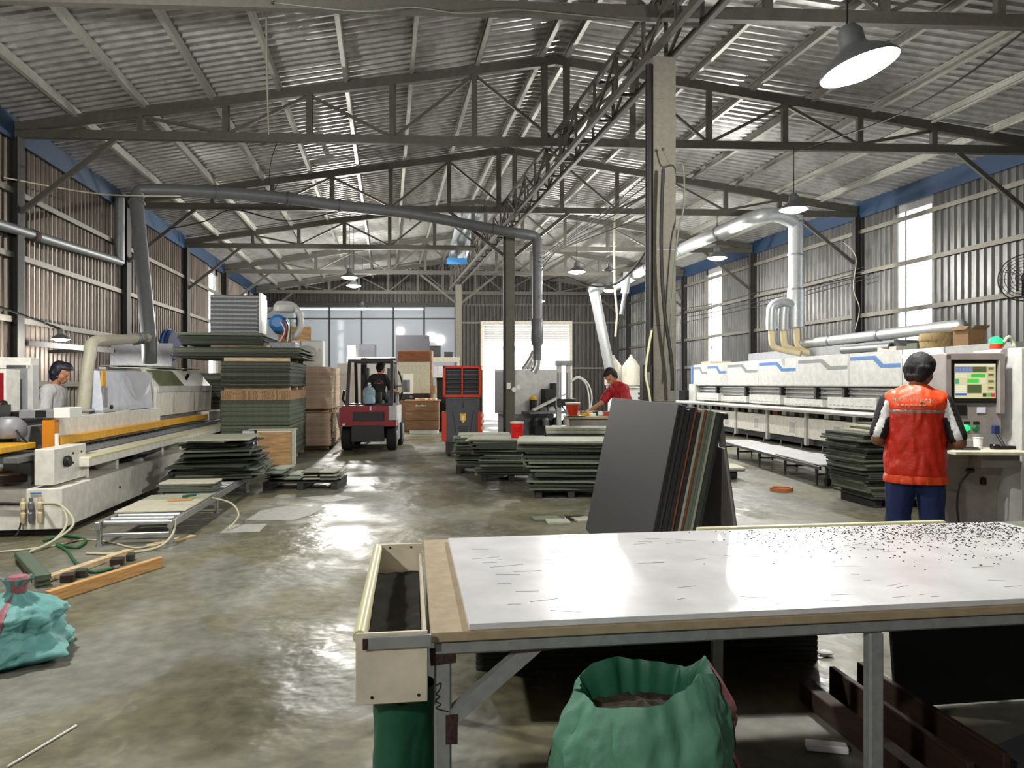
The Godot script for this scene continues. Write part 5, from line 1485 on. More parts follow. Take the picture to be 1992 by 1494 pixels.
	pb(wm, "top", Vector3(0.1, 1.39, 0), Vector3(1.6, 0.05, 1.3), M.machine_white)
	for k in 8:
		pb(wm, "switch", Vector3(0.2 + (k % 4) * 0.13, 1.05 + 0.14 * (k / 4), 0.61), Vector3(0.07, 0.06, 0.02), M.black)
	# low cart with a pale board
	var lc := thing("low_cart", "low cart with a pale top and black wheel behind the leaning dark sheets", "cart", gf(1412, 932) + Vector3(-0.15, 0, -0.25))
	pb(lc, "deck", Vector3(0, 0.17, 0), Vector3(0.9, 0.03, 0.6), M.board_cream)
	pb(lc, "deck_edge", Vector3(0, 0.14, 0.28), Vector3(0.88, 0.03, 0.03), M.galv_dull)
	for x in [-0.35, 0.28]:
		for z in [-0.2, 0.2]:
			pl(lc, "wheel", [Vector2(0.06, -0.05), Vector2(0.062, 0), Vector2(0.06, 0.05)], M.rubber, along(Vector3(x, 0.062, z), Vector3.RIGHT), 14)
			pb(lc, "fork", Vector3(x, 0.12, z), Vector3(0.1, 0.03, 0.05), M.black)
	# leaning dark sheets on an A-frame
	var af := thing("a_frame_cart", "steel A-frame cart holding leaning dark sheets", "cart", at(1.0, 0, 5.4), 3.0)
	for z in [-0.85, 0.0, 0.85]:
		pr(af, "frame_leg", Vector3(0.0, 0.06, z), Vector3(0.27, 1.3, z), 0.05, 0.05, M.steel_dark)
		pr(af, "frame_leg", Vector3(0.44, 0.06, z), Vector3(0.27, 1.3, z), 0.03, 0.03, M.console)
		pb(af, "cross_bar", Vector3(0.03, 0.06, z), Vector3(0.86, 0.05, 0.05), M.steel_dark)
	for x in [-0.38, 0.43]:
		pb(af, "base_rail", Vector3(x, 0.06, 0), Vector3(0.05, 0.05, 1.9), M.steel_dark)
	pb(af, "ridge_bar", Vector3(0.27, 1.3, 0), Vector3(0.05, 0.04, 1.9), M.steel_dark)
	var lean := 11.5
	var nrm := Vector3(cos(deg_to_rad(lean)), -sin(deg_to_rad(lean)), 0)
	var upv := Vector3(sin(deg_to_rad(lean)), cos(deg_to_rad(lean)), 0)
	# from the outermost sheet (facing the aisle) inwards
	var sheets := [["board_dark", 0.018], ["board_black", 0.012], ["board_green_dark", 0.02], ["board_black", 0.03], ["board_dark", 0.026], ["board_brown", 0.014], ["board_black", 0.024], ["board_pale", 0.018], ["board_brown", 0.016], ["board_green2", 0.02], ["board_green2", 0.018], ["board_pale", 0.018], ["board_green_dark", 0.03], ["board_black", 0.014]]
	var names := ["outermost dark grey sheet", "thin black sheet behind the outermost one", "dark green sheet third from the aisle", "thick black sheet fourth from the aisle", "dark grey sheet fifth from the aisle", "thin brown sheet sixth from the aisle", "black sheet seventh from the aisle", "pale sheet eighth from the aisle", "red brown sheet ninth from the aisle", "grey green sheet tenth from the aisle", "grey green sheet eleventh from the aisle", "pale green sheet twelfth from the aisle", "thick dark green sheet near the A-frame", "black sheet against the A-frame"]
	var tot := 0.0
	for sh in sheets: tot += sh[1] + 0.0008
	var off := -tot
	for k in sheets.size():
		var w: float = sheets[k][1]
		var len := 2.1 - 0.03 * (k % 3)
		var hgt := 1.2 - (0.02 if k in [1, 3, 6] else 0.0)
		var cc := Vector3(-0.005, 0.088, 0) + nrm * (off + w / 2) + upv * (hgt / 2) + Vector3(0.0, tot * 0.2, 0.01 * (k % 3))
		off += w + 0.0008
		var o := pb(self, "leaning_sheet", af.position + cc.rotated(Vector3.UP, deg_to_rad(3.0)), Vector3(w, hgt, len), M[sheets[k][0]])
		o.basis = Basis(Vector3.UP, deg_to_rad(3.0)) * Basis(Vector3.BACK, deg_to_rad(-lean))
		tag(o, names[k] + " leaning on the A-frame cart", "sheet", "leaning sheets on the A-frame")
	board(af.position + Vector3(0.325, 0.6, 0.0), Vector3(0.014, 1.02, 1.95), 3, M.console, "pinkish grey sheet on the back slope of the A-frame", "", Vector2(0, 8))

# ================= the long white machine by the bright strips =================
func screen_image() -> ImageTexture:
	var im := Image.create(64, 48, false, Image.FORMAT_RGB8)
	im.fill(Color("d9d2a6"))
	var R := func(x: int, y: int, w: int, h: int, c: String) -> void: im.fill_rect(Rect2i(x, y, w, h), Color(c))
	R.call(0, 0, 64, 4, "e9e2c4")
	R.call(1, 4, 26, 8, "5f6f9e")
	for k in 5: R.call(2 + k * 5, 5, 4, 6, "8390b8")
	R.call(28, 4, 22, 8, "59613f")
	for k in 5: R.call(51, 4 + k * 9, 12, 7, "c2b98a")
	for k in 5: R.call(53, 5 + k * 9, 8, 3, "6b6848")
	R.call(26, 14, 22, 5, "4cc04a")
	R.call(20, 21, 18, 6, "55d052")
	R.call(40, 20, 8, 7, "e0dcb4")
	R.call(1, 14, 18, 5, "e6e0be")
	R.call(1, 21, 6, 7, "53a878")
	R.call(20, 29, 22, 12, "535f38")
	for k in 4: R.call(1, 30 + k * 3, 17, 2, "f0ead0")
	R.call(1, 41, 18, 3, "3a64b0")
	R.call(44, 41, 6, 5, "3d3f35")
	R.call(51, 41, 5, 5, "58c04a")
	R.call(57, 41, 6, 5, "cc3a3a")
	return ImageTexture.create_from_image(im)
func build_right() -> void:
	var d0 := 10.5
	var t := thing("panel_machine", "very long white edge banding machine with blue and grey zigzag stripes", "machine", at(8.5 - 0.11 * d0, 0, d0), 6.28)
	var Z := func(d: float) -> float: return -(d - d0) * 1.006
	var lb := func(called: String, x0: float, x1: float, y0: float, y1: float, a: float, b: float, m: Material) -> MeshInstance3D:
		return pb(t, called, Vector3((x0 + x1) / 2, (y0 + y1) / 2, (Z.call(a) + Z.call(b)) / 2), Vector3(x1 - x0, y1 - y0, absf(Z.call(b) - Z.call(a))), m)
	var w: Material = M.machine_white
	var cuts := [10.5, 11.95, 13.03, 14.7, 16.8, 18.8, 20.8, 22.3, 23.5]
	for i in cuts.size() - 1:
		var a: float = cuts[i] + 0.008
		var b: float = cuts[i + 1] - 0.008
		var hp: MeshInstance3D = lb.call("hood_panel", 0.0, 1.3, 1.46, 2.12, a, b, w)
		if i >= 2:
			# zigzag stripe: high at the far half, stepping down to the near half
			var L: float = (b - a) * 0.95
			var m: Material = [M.stripe_blue, M.stripe_grey][i % 2]
			var poly := [Vector2(-L / 2, 0.235), Vector2(0.04, 0.235), Vector2(L * 0.18, 0.07), Vector2(L / 2, 0.07), Vector2(L / 2, 0.0), Vector2(L * 0.13, 0.0), Vector2(-0.03, 0.165), Vector2(-L / 2, 0.165)]
			pp(hp, "zigzag_stripe", poly, 0.008, m, Transform3D(Basis(Vector3(0, 0, 1), Vector3(0, 1, 0), Vector3(-1, 0, 0)), Vector3(-0.652, 0.02, 0)))
	lb.call("end_cap", -0.02, 1.3, 1.3, 2.1, 23.5, 23.65, M.stripe_blue)
	lb.call("end_shell", -0.05, 1.3, 0.9, 1.5, 23.2, 23.75, w)
	lb.call("top_vent", 0.2, 0.9, 2.12, 2.22, 22.6, 23.3, M.hose_cream)
	lb.call("top_cover", 0.5, 1.2, 2.12, 2.36, 14.0, 20.5, M.machine_grey)
	# rails and pressure beam
	lb.call("inner_body", 0.2, 1.3, 0.95, 1.46, 10.5, 23.4, w)
	for y in [1.4, 1.3, 1.2]:
		lb.call("guide_rail", 0.1, 0.22, y - 0.022, y + 0.022, 10.6, 23.2, M.alu)
	lb.call("hood_lip", -0.02, 0.2, 1.445, 1.465, 10.5, 23.4, M.galv_dull)
	for d in [14.9, 16.0, 17.6, 19.6, 21.6]:
		lb.call("black_arm", 0.02, 0.14, 0.98, 1.42, d, d + 0.1, M.black)
	for k in 6:
		var bm: MeshInstance3D = lb.call("pressure_box", -0.06, 0.12, 1.0, 1.16 + 0.06 * (k % 2), 11.8 + k * 1.9, 13.5 + k * 1.9, w)
		for j in 10:
			pb(bm, "slot", Vector3(-0.092, -0.05, -0.75 + j * 0.16), Vector3(0.006, 0.018, 0.09), M.machine_grey, Vector3.ZERO, 0.0)
	lb.call("bench", -0.4, 0.3, 0.87, 0.95, 10.5, 25.0, M.machine_cream)
	lb.call("bench_roller_row", -0.42, -0.36, 0.89, 0.93, 10.6, 24.8, M.alu)
	# under the bench
	lb.call("undercarriage", 0.25, 1.2, 0.3, 0.87, 10.6, 24.6, M.machine_grey)
	var pc := [10.7, 12.6, 14.5, 16.4, 18.3, 20.2, 22.1, 24.4]
	for i in pc.size() - 1:
		var lp: MeshInstance3D = lb.call("lower_panel", 0.02, 0.24, 0.26, 0.72, pc[i] + 0.02, pc[i + 1] - 0.02, M.machine_cream)
		for q in [[0.0, 0.15, 0.32, 0.035], [0.0, -0.15, 0.32, 0.035]]:
			pb(lp, "square_label_edge", Vector3(-0.112, q[1] - 0.02, 0.3), Vector3(0.008, q[3], q[2] + 0.03), M.white, Vector3.ZERO, 0.0)
		for q in [-0.16, 0.16]:
			pb(lp, "square_label_edge", Vector3(-0.112, -0.02, 0.3 + q), Vector3(0.008, 0.3, 0.035), M.white, Vector3.ZERO, 0.0)
		pb(lp, "square_label", Vector3(-0.11, -0.02, 0.3), Vector3(0.006, 0.26, 0.28), M.machine_white, Vector3.ZERO, 0.0)
		lb.call("panel_post", -0.02, 0.06, 0.1, 0.86, pc[i] - 0.05, pc[i] + 0.05, w)
		for k in 4:
			lb.call("under_unit", 0.08, 0.22, 0.73, 0.85, pc[i] + 0.25 + k * 0.42, pc[i] + 0.45 + k * 0.42 + 0.05 * (k % 2), [M.black, M.galv_dull, M.hose_green if i == 5 else M.machine_white, M.board_brown if i == 3 else M.black][k])
		for k in 2:
			pl(t, "levelling_foot", [Vector2(0.05, 0), Vector2(0.02, 0.03), Vector2(0.02, 0.12)], M.galv_dull, up_at(Vector3(0.12, 0, Z.call(pc[i] + 0.4 + k))), 10)
	lb.call("plinth", 0.15, 1.2, 0.1, 0.27, 10.7, 24.5, M.black)
	lb.call("plinth_leg", 0.2, 1.1, 0.0, 0.1, 11.0, 11.2, M.black)
	lb.call("plinth_leg", 0.2, 1.1, 0.0, 0.1, 24.0, 24.2, M.black)
	# strip light under the near hood
	lb.call("strip_light", -0.06, -0.01, 1.97, 2.03, 12.05, 12.95, M.tube_glow)
	# black motor at the far infeed
	lb.call("infeed_motor", -0.3, 0.3, 0.95, 1.28, 24.0, 24.7, M.black)
	# things on top
	var top := func(px: float, d: float) -> Vector3: return Vector3((px - 996) / FOC * d, 2.1205, -d)
	var bs := thing("wicker_basket", "round tan wicker basket on top of the long white machine", "basket", top.call(1822, 12.7))
	pl(bs, "basket_body", [Vector2(0.22, 0), Vector2(0.26, 0.02), Vector2(0.27, 0.14)], M.basket, Transform3D(), 22)
	pl(bs, "basket_lid", [Vector2(0.285, 0.14), Vector2(0.29, 0.2), Vector2(0.26, 0.27)], M.basket, Transform3D(), 22)
	var bx1 := thing("carton_box", "open brown carton beside the wicker basket on the white machine", "box", top.call(1884, 11.7), 14.0)
	pb(bx1, "carton", Vector3(0, 0.13, 0), Vector3(0.32, 0.26, 0.3), M.carton)
	pb(bx1, "flap", Vector3(0.06, 0.28, 0.16), Vector3(0.3, 0.008, 0.12), M.carton, Vector3(-40, 0, 0))
	pb(bx1, "flap", Vector3(-0.17, 0.28, 0), Vector3(0.1, 0.008, 0.28), M.carton, Vector3(0, 0, 40))
	board(top.call(1740, 13.6) + Vector3(0, 0.04, 0), Vector3(0.35, 0.08, 0.5), 12, M.bag_white, "crumpled white bundle on the long white machine", "", Vector2.ZERO, "cloth_bundle", "bundle")
	board(top.call(1785, 13.1) + Vector3(0, 0.06, 0), Vector3(0.25, 0.12, 0.25), 12, M.board_green2, "small green box beside the wicker basket", "", Vector2.ZERO, "small_box", "box")
	var pipe_c := func(d: float, y: float) -> Vector3: return at(8.5 - 0.11 * d + 0.55, y, d)
	var gp := thing("galvanized_pipe", "long shiny galvanized pipe running above the white machine", "pipe", pipe_c.call(17.6, 2.49))
	pt(gp, "pipe_body", curve([Vector3.ZERO, pipe_c.call(15, 2.49) - gp.position, pipe_c.call(12.6, 2.5) - gp.position, pipe_c.call(12.3, 2.44) - gp.position, pipe_c.call(12.15, 2.14) - gp.position], 5), 0.11, M.galv, 16)
	for d in [16.4, 14.6]:
		pt(gp, "pipe_clamp", [pipe_c.call(d, 2.49) - gp.position, pipe_c.call(d - 0.06, 2.49) - gp.position], 0.122, M.galv_dull, 16)
	var rt := thing("rolled_mat", "rolled grey mat lying on the long white machine", "roll", top.call(1640, 15.1) + Vector3(0, 0.085, 0))
	pt(rt, "roll", [Vector3.ZERO, Vector3(0.18, 0, 1.6)], 0.08, M.galv_dull, 12)
	pt(rt, "roll_core", [Vector3(0.18, 0, 1.58), Vector3(0.18, 0, 1.605)], 0.05, M.black, 12)
	# vertical extraction pipe with manifold
	var vp := thing("extraction_pipe", "tall galvanized extraction pipe with a branched manifold over the white machine", "pipe", g(1548, 638, 17.7))
	pl(vp, "riser", [Vector2(0.2, 0.0), Vector2(0.2, 0.9), Vector2(0.175, 0.96), Vector2(0.175, 2.75)], M.galv, Transform3D(), 20)
	pt(vp, "branch", curve([Vector3(-0.05, 0.55, 0.05), Vector3(-0.35, 0.62, 0.05), Vector3(-0.58, 0.52, 0.05), Vector3(-0.62, 0.25, 0.05), Vector3(-0.62, -0.06, 0.05)], 8), 0.125, M.galv, 14)
	pt(vp, "branch", curve([Vector3(-0.3, 0.5, 0.05), Vector3(-0.32, 0.2, 0.05), Vector3(-0.32, -0.06, 0.05)]), 0.13, M.galv, 14)
	var yb: float = 2.14 - vp.position.y
	for k in 3:
		var x0: float = [-0.62, -0.32, 0.0][k]
		pt(vp, "flexible_hose", curve([Vector3(x0, -0.02, 0.05), Vector3(x0 + 0.02, yb * 0.55, 0.08), Vector3(x0 + 0.18, yb + 0.2, 0.2), Vector3(x0 + 0.55, yb + 0.09, 0.5)]), 0.075, M.hose_cream, 12)
	for y in [0.95, 1.8, 2.6]:
		pl(vp, "joint_ring", [Vector2(0.2, y - 0.02), Vector2(0.2, y + 0.02)], M.galv_dull, Transform3D(), 20)
	# control console and cabinet
	var c := thing("control_console", "grey operator console with a lit touch screen and push buttons", "console", at(3.87, 0, 6.05), -4.0)
	var cm: Material = M.console
	pb(c, "upper_housing", Vector3(0, 1.42, -0.17), Vector3(0.47, 0.68, 0.34), cm)
	for r in [[-0.215, 1.5, 0.05, 0.5], [0.215, 1.5, 0.05, 0.5]]:
		pb(c, "screen_frame", Vector3(r[0], r[1], 0.02), Vector3(r[2], r[3], 0.05), cm)
	pb(c, "screen_frame", Vector3(0, 1.73, 0.02), Vector3(0.47, 0.06, 0.05), cm)
	pb(c, "screen_bezel", Vector3(0.01, 1.52, 0.004), Vector3(0.36, 0.36, 0.012), M.black)
	var sm := mk("screen_glow", "101010", 0.2)
	sm.emission_enabled = true
	sm.emission = Color.BLACK
	sm.emission_texture = screen_image()
	sm.emission_energy_multiplier = 0.9
	var sq := S()
	sq.set_smooth_group(-1)
	var sw := 0.165
	for v in [[-sw, 1.38, 0, 1], [-sw, 1.67, 0, 0], [sw, 1.67, 1, 0], [-sw, 1.38, 0, 1], [sw, 1.67, 1, 0], [sw, 1.38, 1, 1]]:
		sq.set_uv(Vector2(v[2], v[3]))
		sq.add_vertex(Vector3(v[0] + 0.015, v[1], 0.012))
	obj("touch_screen", sq, sm, c)
	pb(c, "hour_meter", Vector3(-0.1, 1.28, 0.004), Vector3(0.1, 0.09, 0.01), M.black)
	pb(c, "meter_tag", Vector3(-0.15, 1.29, 0.008), Vector3(0.02, 0.07, 0.01), M.carton)
	pb(c, "paper_label", Vector3(0.07, 1.28, 0.003), Vector3(0.07, 0.05, 0.004), M.machine_lav)
	for k in 3:
		pl(c, "push_button", [Vector2(0.026, 0), Vector2(0.026, 0.02), Vector2(0.02, 0.035)], [M.red_dark, M.green_glow, M.hose_green][k], along(Vector3(-0.13 + k * 0.075, 1.13, 0.0), Vector3.BACK), 14)
		pb(c, "button_tag", Vector3(-0.12 + k * 0.075, 1.175, 0.002), Vector3(0.05, 0.02, 0.004), M.black, Vector3.ZERO, 0.0)
	pb(c, "usb_plug", Vector3(0.17, 1.12, 0.03), Vector3(0.05, 0.07, 0.04), M.trousers_blue)
	pt(c, "scanner_cable", curve([Vector3(0.17, 1.08, 0.05), Vector3(0.18, 1.02, 0.1), Vector3(0.17, 0.98, 0.16)]), 0.012, M.black, 6)
	pb(c, "keyboard_shelf", Vector3(-0.03, 0.95, 0.16), Vector3(0.6, 0.03, 0.42), M.board_cream)
	pb(c, "shelf_bracket", Vector3(0.1, 0.88, 0.1), Vector3(0.3, 0.12, 0.25), cm)
	pp(c, "lower_housing", [Vector2(0.1, 0.94), Vector2(-0.35, 0.94), Vector2(-0.35, 0.06), Vector2(-0.08, 0.06), Vector2(-0.08, 0.6)], 0.47, cm, Transform3D(Basis(Vector3(0, 0, 1), Vector3(0, 1, 0), Vector3(-1, 0, 0)), Vector3.ZERO))
	pb(c, "plinth", Vector3(0, 0.03, -0.2), Vector3(0.44, 0.06, 0.3), M.black)
	pb(c, "power_socket", Vector3(-0.03, 0.78, 0.02), Vector3(0.06, 0.03, 0.05), M.black, Vector3(28, 0, 0))
	pt(c, "power_cord", curve([Vector3(-0.03, 0.77, 0.03), Vector3(-0.12, 0.65, 0.03), Vector3(-0.13, 0.4, 0.02), Vector3(-0.05, 0.15, 0.02), Vector3(0.1, 0.02, 0.05)]), 0.008, M.cable, 6)
	pb(c, "key_lock", Vector3(0.1, 0.68, -0.02), Vector3(0.035, 0.06, 0.04), M.black)
	var kb := thing("keyboard", "thin black keyboard on the operator console shelf", "keyboard", c.position + Vector3(-0.18, 0.9655, 0.18), -4.0)
	pb(kb, "tray", Vector3(0, 0.008, 0), Vector3(0.2, 0.014, 0.1), M.cooler_grey)
	pb(kb, "keys", Vector3(0, 0.018, 0), Vector3(0.18, 0.006, 0.08), M.black)
	var cu := thing("paper_cup", "white paper cup on the operator console shelf", "cup", c.position + Vector3(-0.03, 0.9655, 0.12))
	pl(cu, "cup_body", [Vector2(0.03, 0), Vector2(0.036, 0.09)], M.white, Transform3D(), 14)
	pl(cu, "cup_rim", [Vector2(0.036, 0.088), Vector2(0.039, 0.094)], M.white, Transform3D(), 14)
	var ms := thing("hand_scanner", "black hand scanner lying on the operator console shelf", "scanner", c.position + Vector3(0.16, 0.9655, 0.16))
	pb(ms, "handle", Vector3(0, 0.015, 0), Vector3(0.16, 0.028, 0.05), M.black)
	pb(ms, "head", Vector3(-0.08, 0.022, 0), Vector3(0.05, 0.04, 0.06), M.black_gloss)
	var cab := thing("electric_cabinet", "tall plain white electric cabinet beside the operator console", "cabinet", at(4.95, 0, 6.2), -4.0)
	pb(cab, "cabinet_body", Vector3(0, 0.92, 0), Vector3(1.5, 1.76, 0.7), M.machine_white)
	pb(cab, "cabinet_door", Vector3(0.05, 0.92, 0.36), Vector3(1.3, 1.6, 0.02), M.machine_white)
	pb(cab, "plinth", Vector3(0, 0.02, 0), Vector3(1.4, 0.04, 0.6), M.black)
	pb(cab, "door_latch", Vector3(-0.66, 1.15, 0.365), Vector3(0.02, 0.06, 0.02), M.black)
	var sl := thing("signal_light", "green and red signal light with a cable on top of the white cabinet", "light", at(4.1, 1.8, 6.1))
	pl(sl, "red_base", [Vector2(0.05, 0), Vector2(0.05, 0.04)], M.orange_red, Transform3D(), 14)
	pl(sl, "signal_glow", [Vector2(0.05, 0.04), Vector2(0.048, 0.08), Vector2(0.02, 0.1)], M.green_glow, Transform3D(), 14)
	pt(sl, "cable", curve([Vector3(0.05, 0.02, 0), Vector3(0.11, 0.1, 0), Vector3(0.15, 0.04, 0), Vector3(0.12, 0.01, 0.05)]), 0.015, M.board_pale, 7)
	pb(sl, "switch_block", Vector3(0.28, 0.06, 0), Vector3(0.04, 0.1, 0.06), M.black)
	pb(sl, "switch_label", Vector3(0.33, 0.05, 0), Vector3(0.03, 0.08, 0.05), M.hose_green)
	var fr := thing("air_filter", "black air filter regulator fixed low on the white cabinet", "regulator", at(4.12, 0.42, 5.62))
	pb(fr, "filter_block", Vector3(0, 0.16, 0), Vector3(0.1, 0.16, 0.09), M.black)
	pl(fr, "filter_bowl", [Vector2(0.02, 0), Vector2(0.035, 0.02), Vector2(0.035, 0.09)], M.galv_dull, up_at(Vector3(-0.03, 0.0, 0.02)), 12)
	pl(fr, "filter_knob", [Vector2(0.03, 0.24), Vector2(0.03, 0.3), Vector2(0.02, 0.31)], M.black, Transform3D(), 12)
	pb(fr, "filter_bracket", Vector3(0.02, 0.16, -0.1), Vector3(0.04, 0.05, 0.14), M.galv_dull)
	# dark green stack behind the person in the orange vest
	var sp := at(4.78, 0, 9.1)
	pallet(sp, Vector2(0.9, 0.7), 8, M.column_dark, "dark pallet under the green stack behind the orange vest")
	var y := 0.112
	for k in 36:
		var f := k / 35.0
		var bw := lerpf(1.02, 1.36, minf(1.0, f * 1.3)) + rng.randf_range(-0.06, 0.06)
		if k > 31: bw -= 0.25 + 0.1 * (k - 31)
		board(sp + Vector3(rng.randf_range(-0.05, 0.05) + (0.12 if k > 31 else 0.0), y + 0.012, rng.randf_range(-0.05, 0.05)), Vector3(bw, 0.024, rng.randf_range(0.7, 0.9)), 8 + rng.randf_range(-4, 4), [M.board_cream, M.board_green][k % 2] if k > 31 else [M.board_green_dark, M.board_green][rng.randi() % 2], ("short top board of the dark green stack behind the orange vest" if k > 31 else "board of the dark green stack behind the orange vest"), "dark green stack behind the orange vest")
		y += 0.0248
	# low white platform on legs
	var lp := thing("low_platform", "long low platform with a white top along the white machine", "platform", at(4.55, 0, 10.5), 0.5)
	for k in 3:
		pb(lp, "white_top", Vector3(0.3, 0.32 - 0.02 * k, -0.86 - k * 1.73), Vector3(0.72, 0.02, 1.7), M.melamine)
	pb(lp, "edge_rail", Vector3(-0.05, 0.27, -2.55), Vector3(0.03, 0.05, 5.1), M.steel_dark)
	pb(lp, "edge_rail", Vector3(0.65, 0.27, -2.55), Vector3(0.03, 0.05, 5.1), M.steel_dark)
	for k in 5:
		for x in [-0.04, 0.64]:
			var z := -0.15 - k * 1.2
			pl(lp, "leg", [Vector2(0.02, 0), Vector2(0.012, 0.03), Vector2(0.02, 0.1), Vector2(0.025, 0.25)], M.steel_dark, up_at(Vector3(x, 0, z)), 10)
		pb(lp, "cross_bar", Vector3(0.3, 0.16, -0.15 - k * 1.2), Vector3(0.66, 0.03, 0.03), M.steel_dark)
	for x in [0.1, 0.5]:
		pl(lp, "castor", [Vector2(0.06, -0.03), Vector2(0.06, 0.03)], M.rubber, along(Vector3(x, 0.06, -0.1), Vector3.RIGHT), 14)
		pb(lp, "castor_fork", Vector3(x, 0.16, -0.1), Vector3(0.05, 0.2, 0.06), M.steel_dark)
	# ring of edge band on the floor
	var er := thing("band_ring", "tan ring of edge band lying alone on the floor by the low platform", "ring", gf(1519, 955))
	var es := S()
	lathe(es, [Vector2(0.125, 0), Vector2(0.147, 0), Vector2(0.147, 0.05), Vector2(0.125, 0.05), Vector2(0.125, 0)], Transform3D(), 28, false)
	obj("ring_body", es, M.tan_ring, er)
	pb(er, "loose_end", Vector3(0.15, 0.025, 0.02), Vector3(0.004, 0.048, 0.06), M.tan_ring)
	# wall fan
	var fp := g(1994, 540, 13.6)
	var fan_ := thing("wall_fan", "black wire cage fan on the grey corrugated wall", "fan", fp, 0.0)
	var ax := Vector3(-0.75, 0, 0.66).normalized()
	for k in 7:
		var pts := []
		var r := 0.07 + k * 0.062
		var q := along(ax * (0.1 - 0.1 * pow(k / 6.0, 2)), ax)
		for j in 25: pts.append(q * Vector3(cos(TAU * j / 24) * r, 0, sin(TAU * j / 24) * r))
		pt(fan_, "cage_ring", pts, 0.006 if k < 6 else 0.012, M.black, 5)
	var q2 := along(Vector3.ZERO, ax)
	for k in 16:
		var u := TAU * k / 16
		pt(fan_, "cage_spoke", [q2 * Vector3(cos(u) * 0.07, 0.1, sin(u) * 0.07), q2 * Vector3(cos(u) * 0.3, 0.06, sin(u) * 0.3), q2 * Vector3(cos(u) * 0.44, 0, sin(u) * 0.44)], 0.004, M.black, 4)
	for k in 3:
		var u := TAU * k / 3
		pr(fan_, "blade", q2 * Vector3(cos(u) * 0.05, -0.02, sin(u) * 0.05), q2 * Vector3(cos(u) * 0.36, 0.0, sin(u) * 0.36), 0.14, 0.012, M.cooler_grey)
	pl(fan_, "motor", [Vector2(0.09, -0.25), Vector2(0.09, -0.05), Vector2(0.05, 0.02)], M.black, q2, 16)
	pt(fan_, "wall_arm", [q2 * Vector3(0, -0.2, 0), q2 * Vector3(0, -0.35, 0), Vector3(xr(13.9) - fp.x, -0.25, -0.3)], 0.03, M.black, 8)

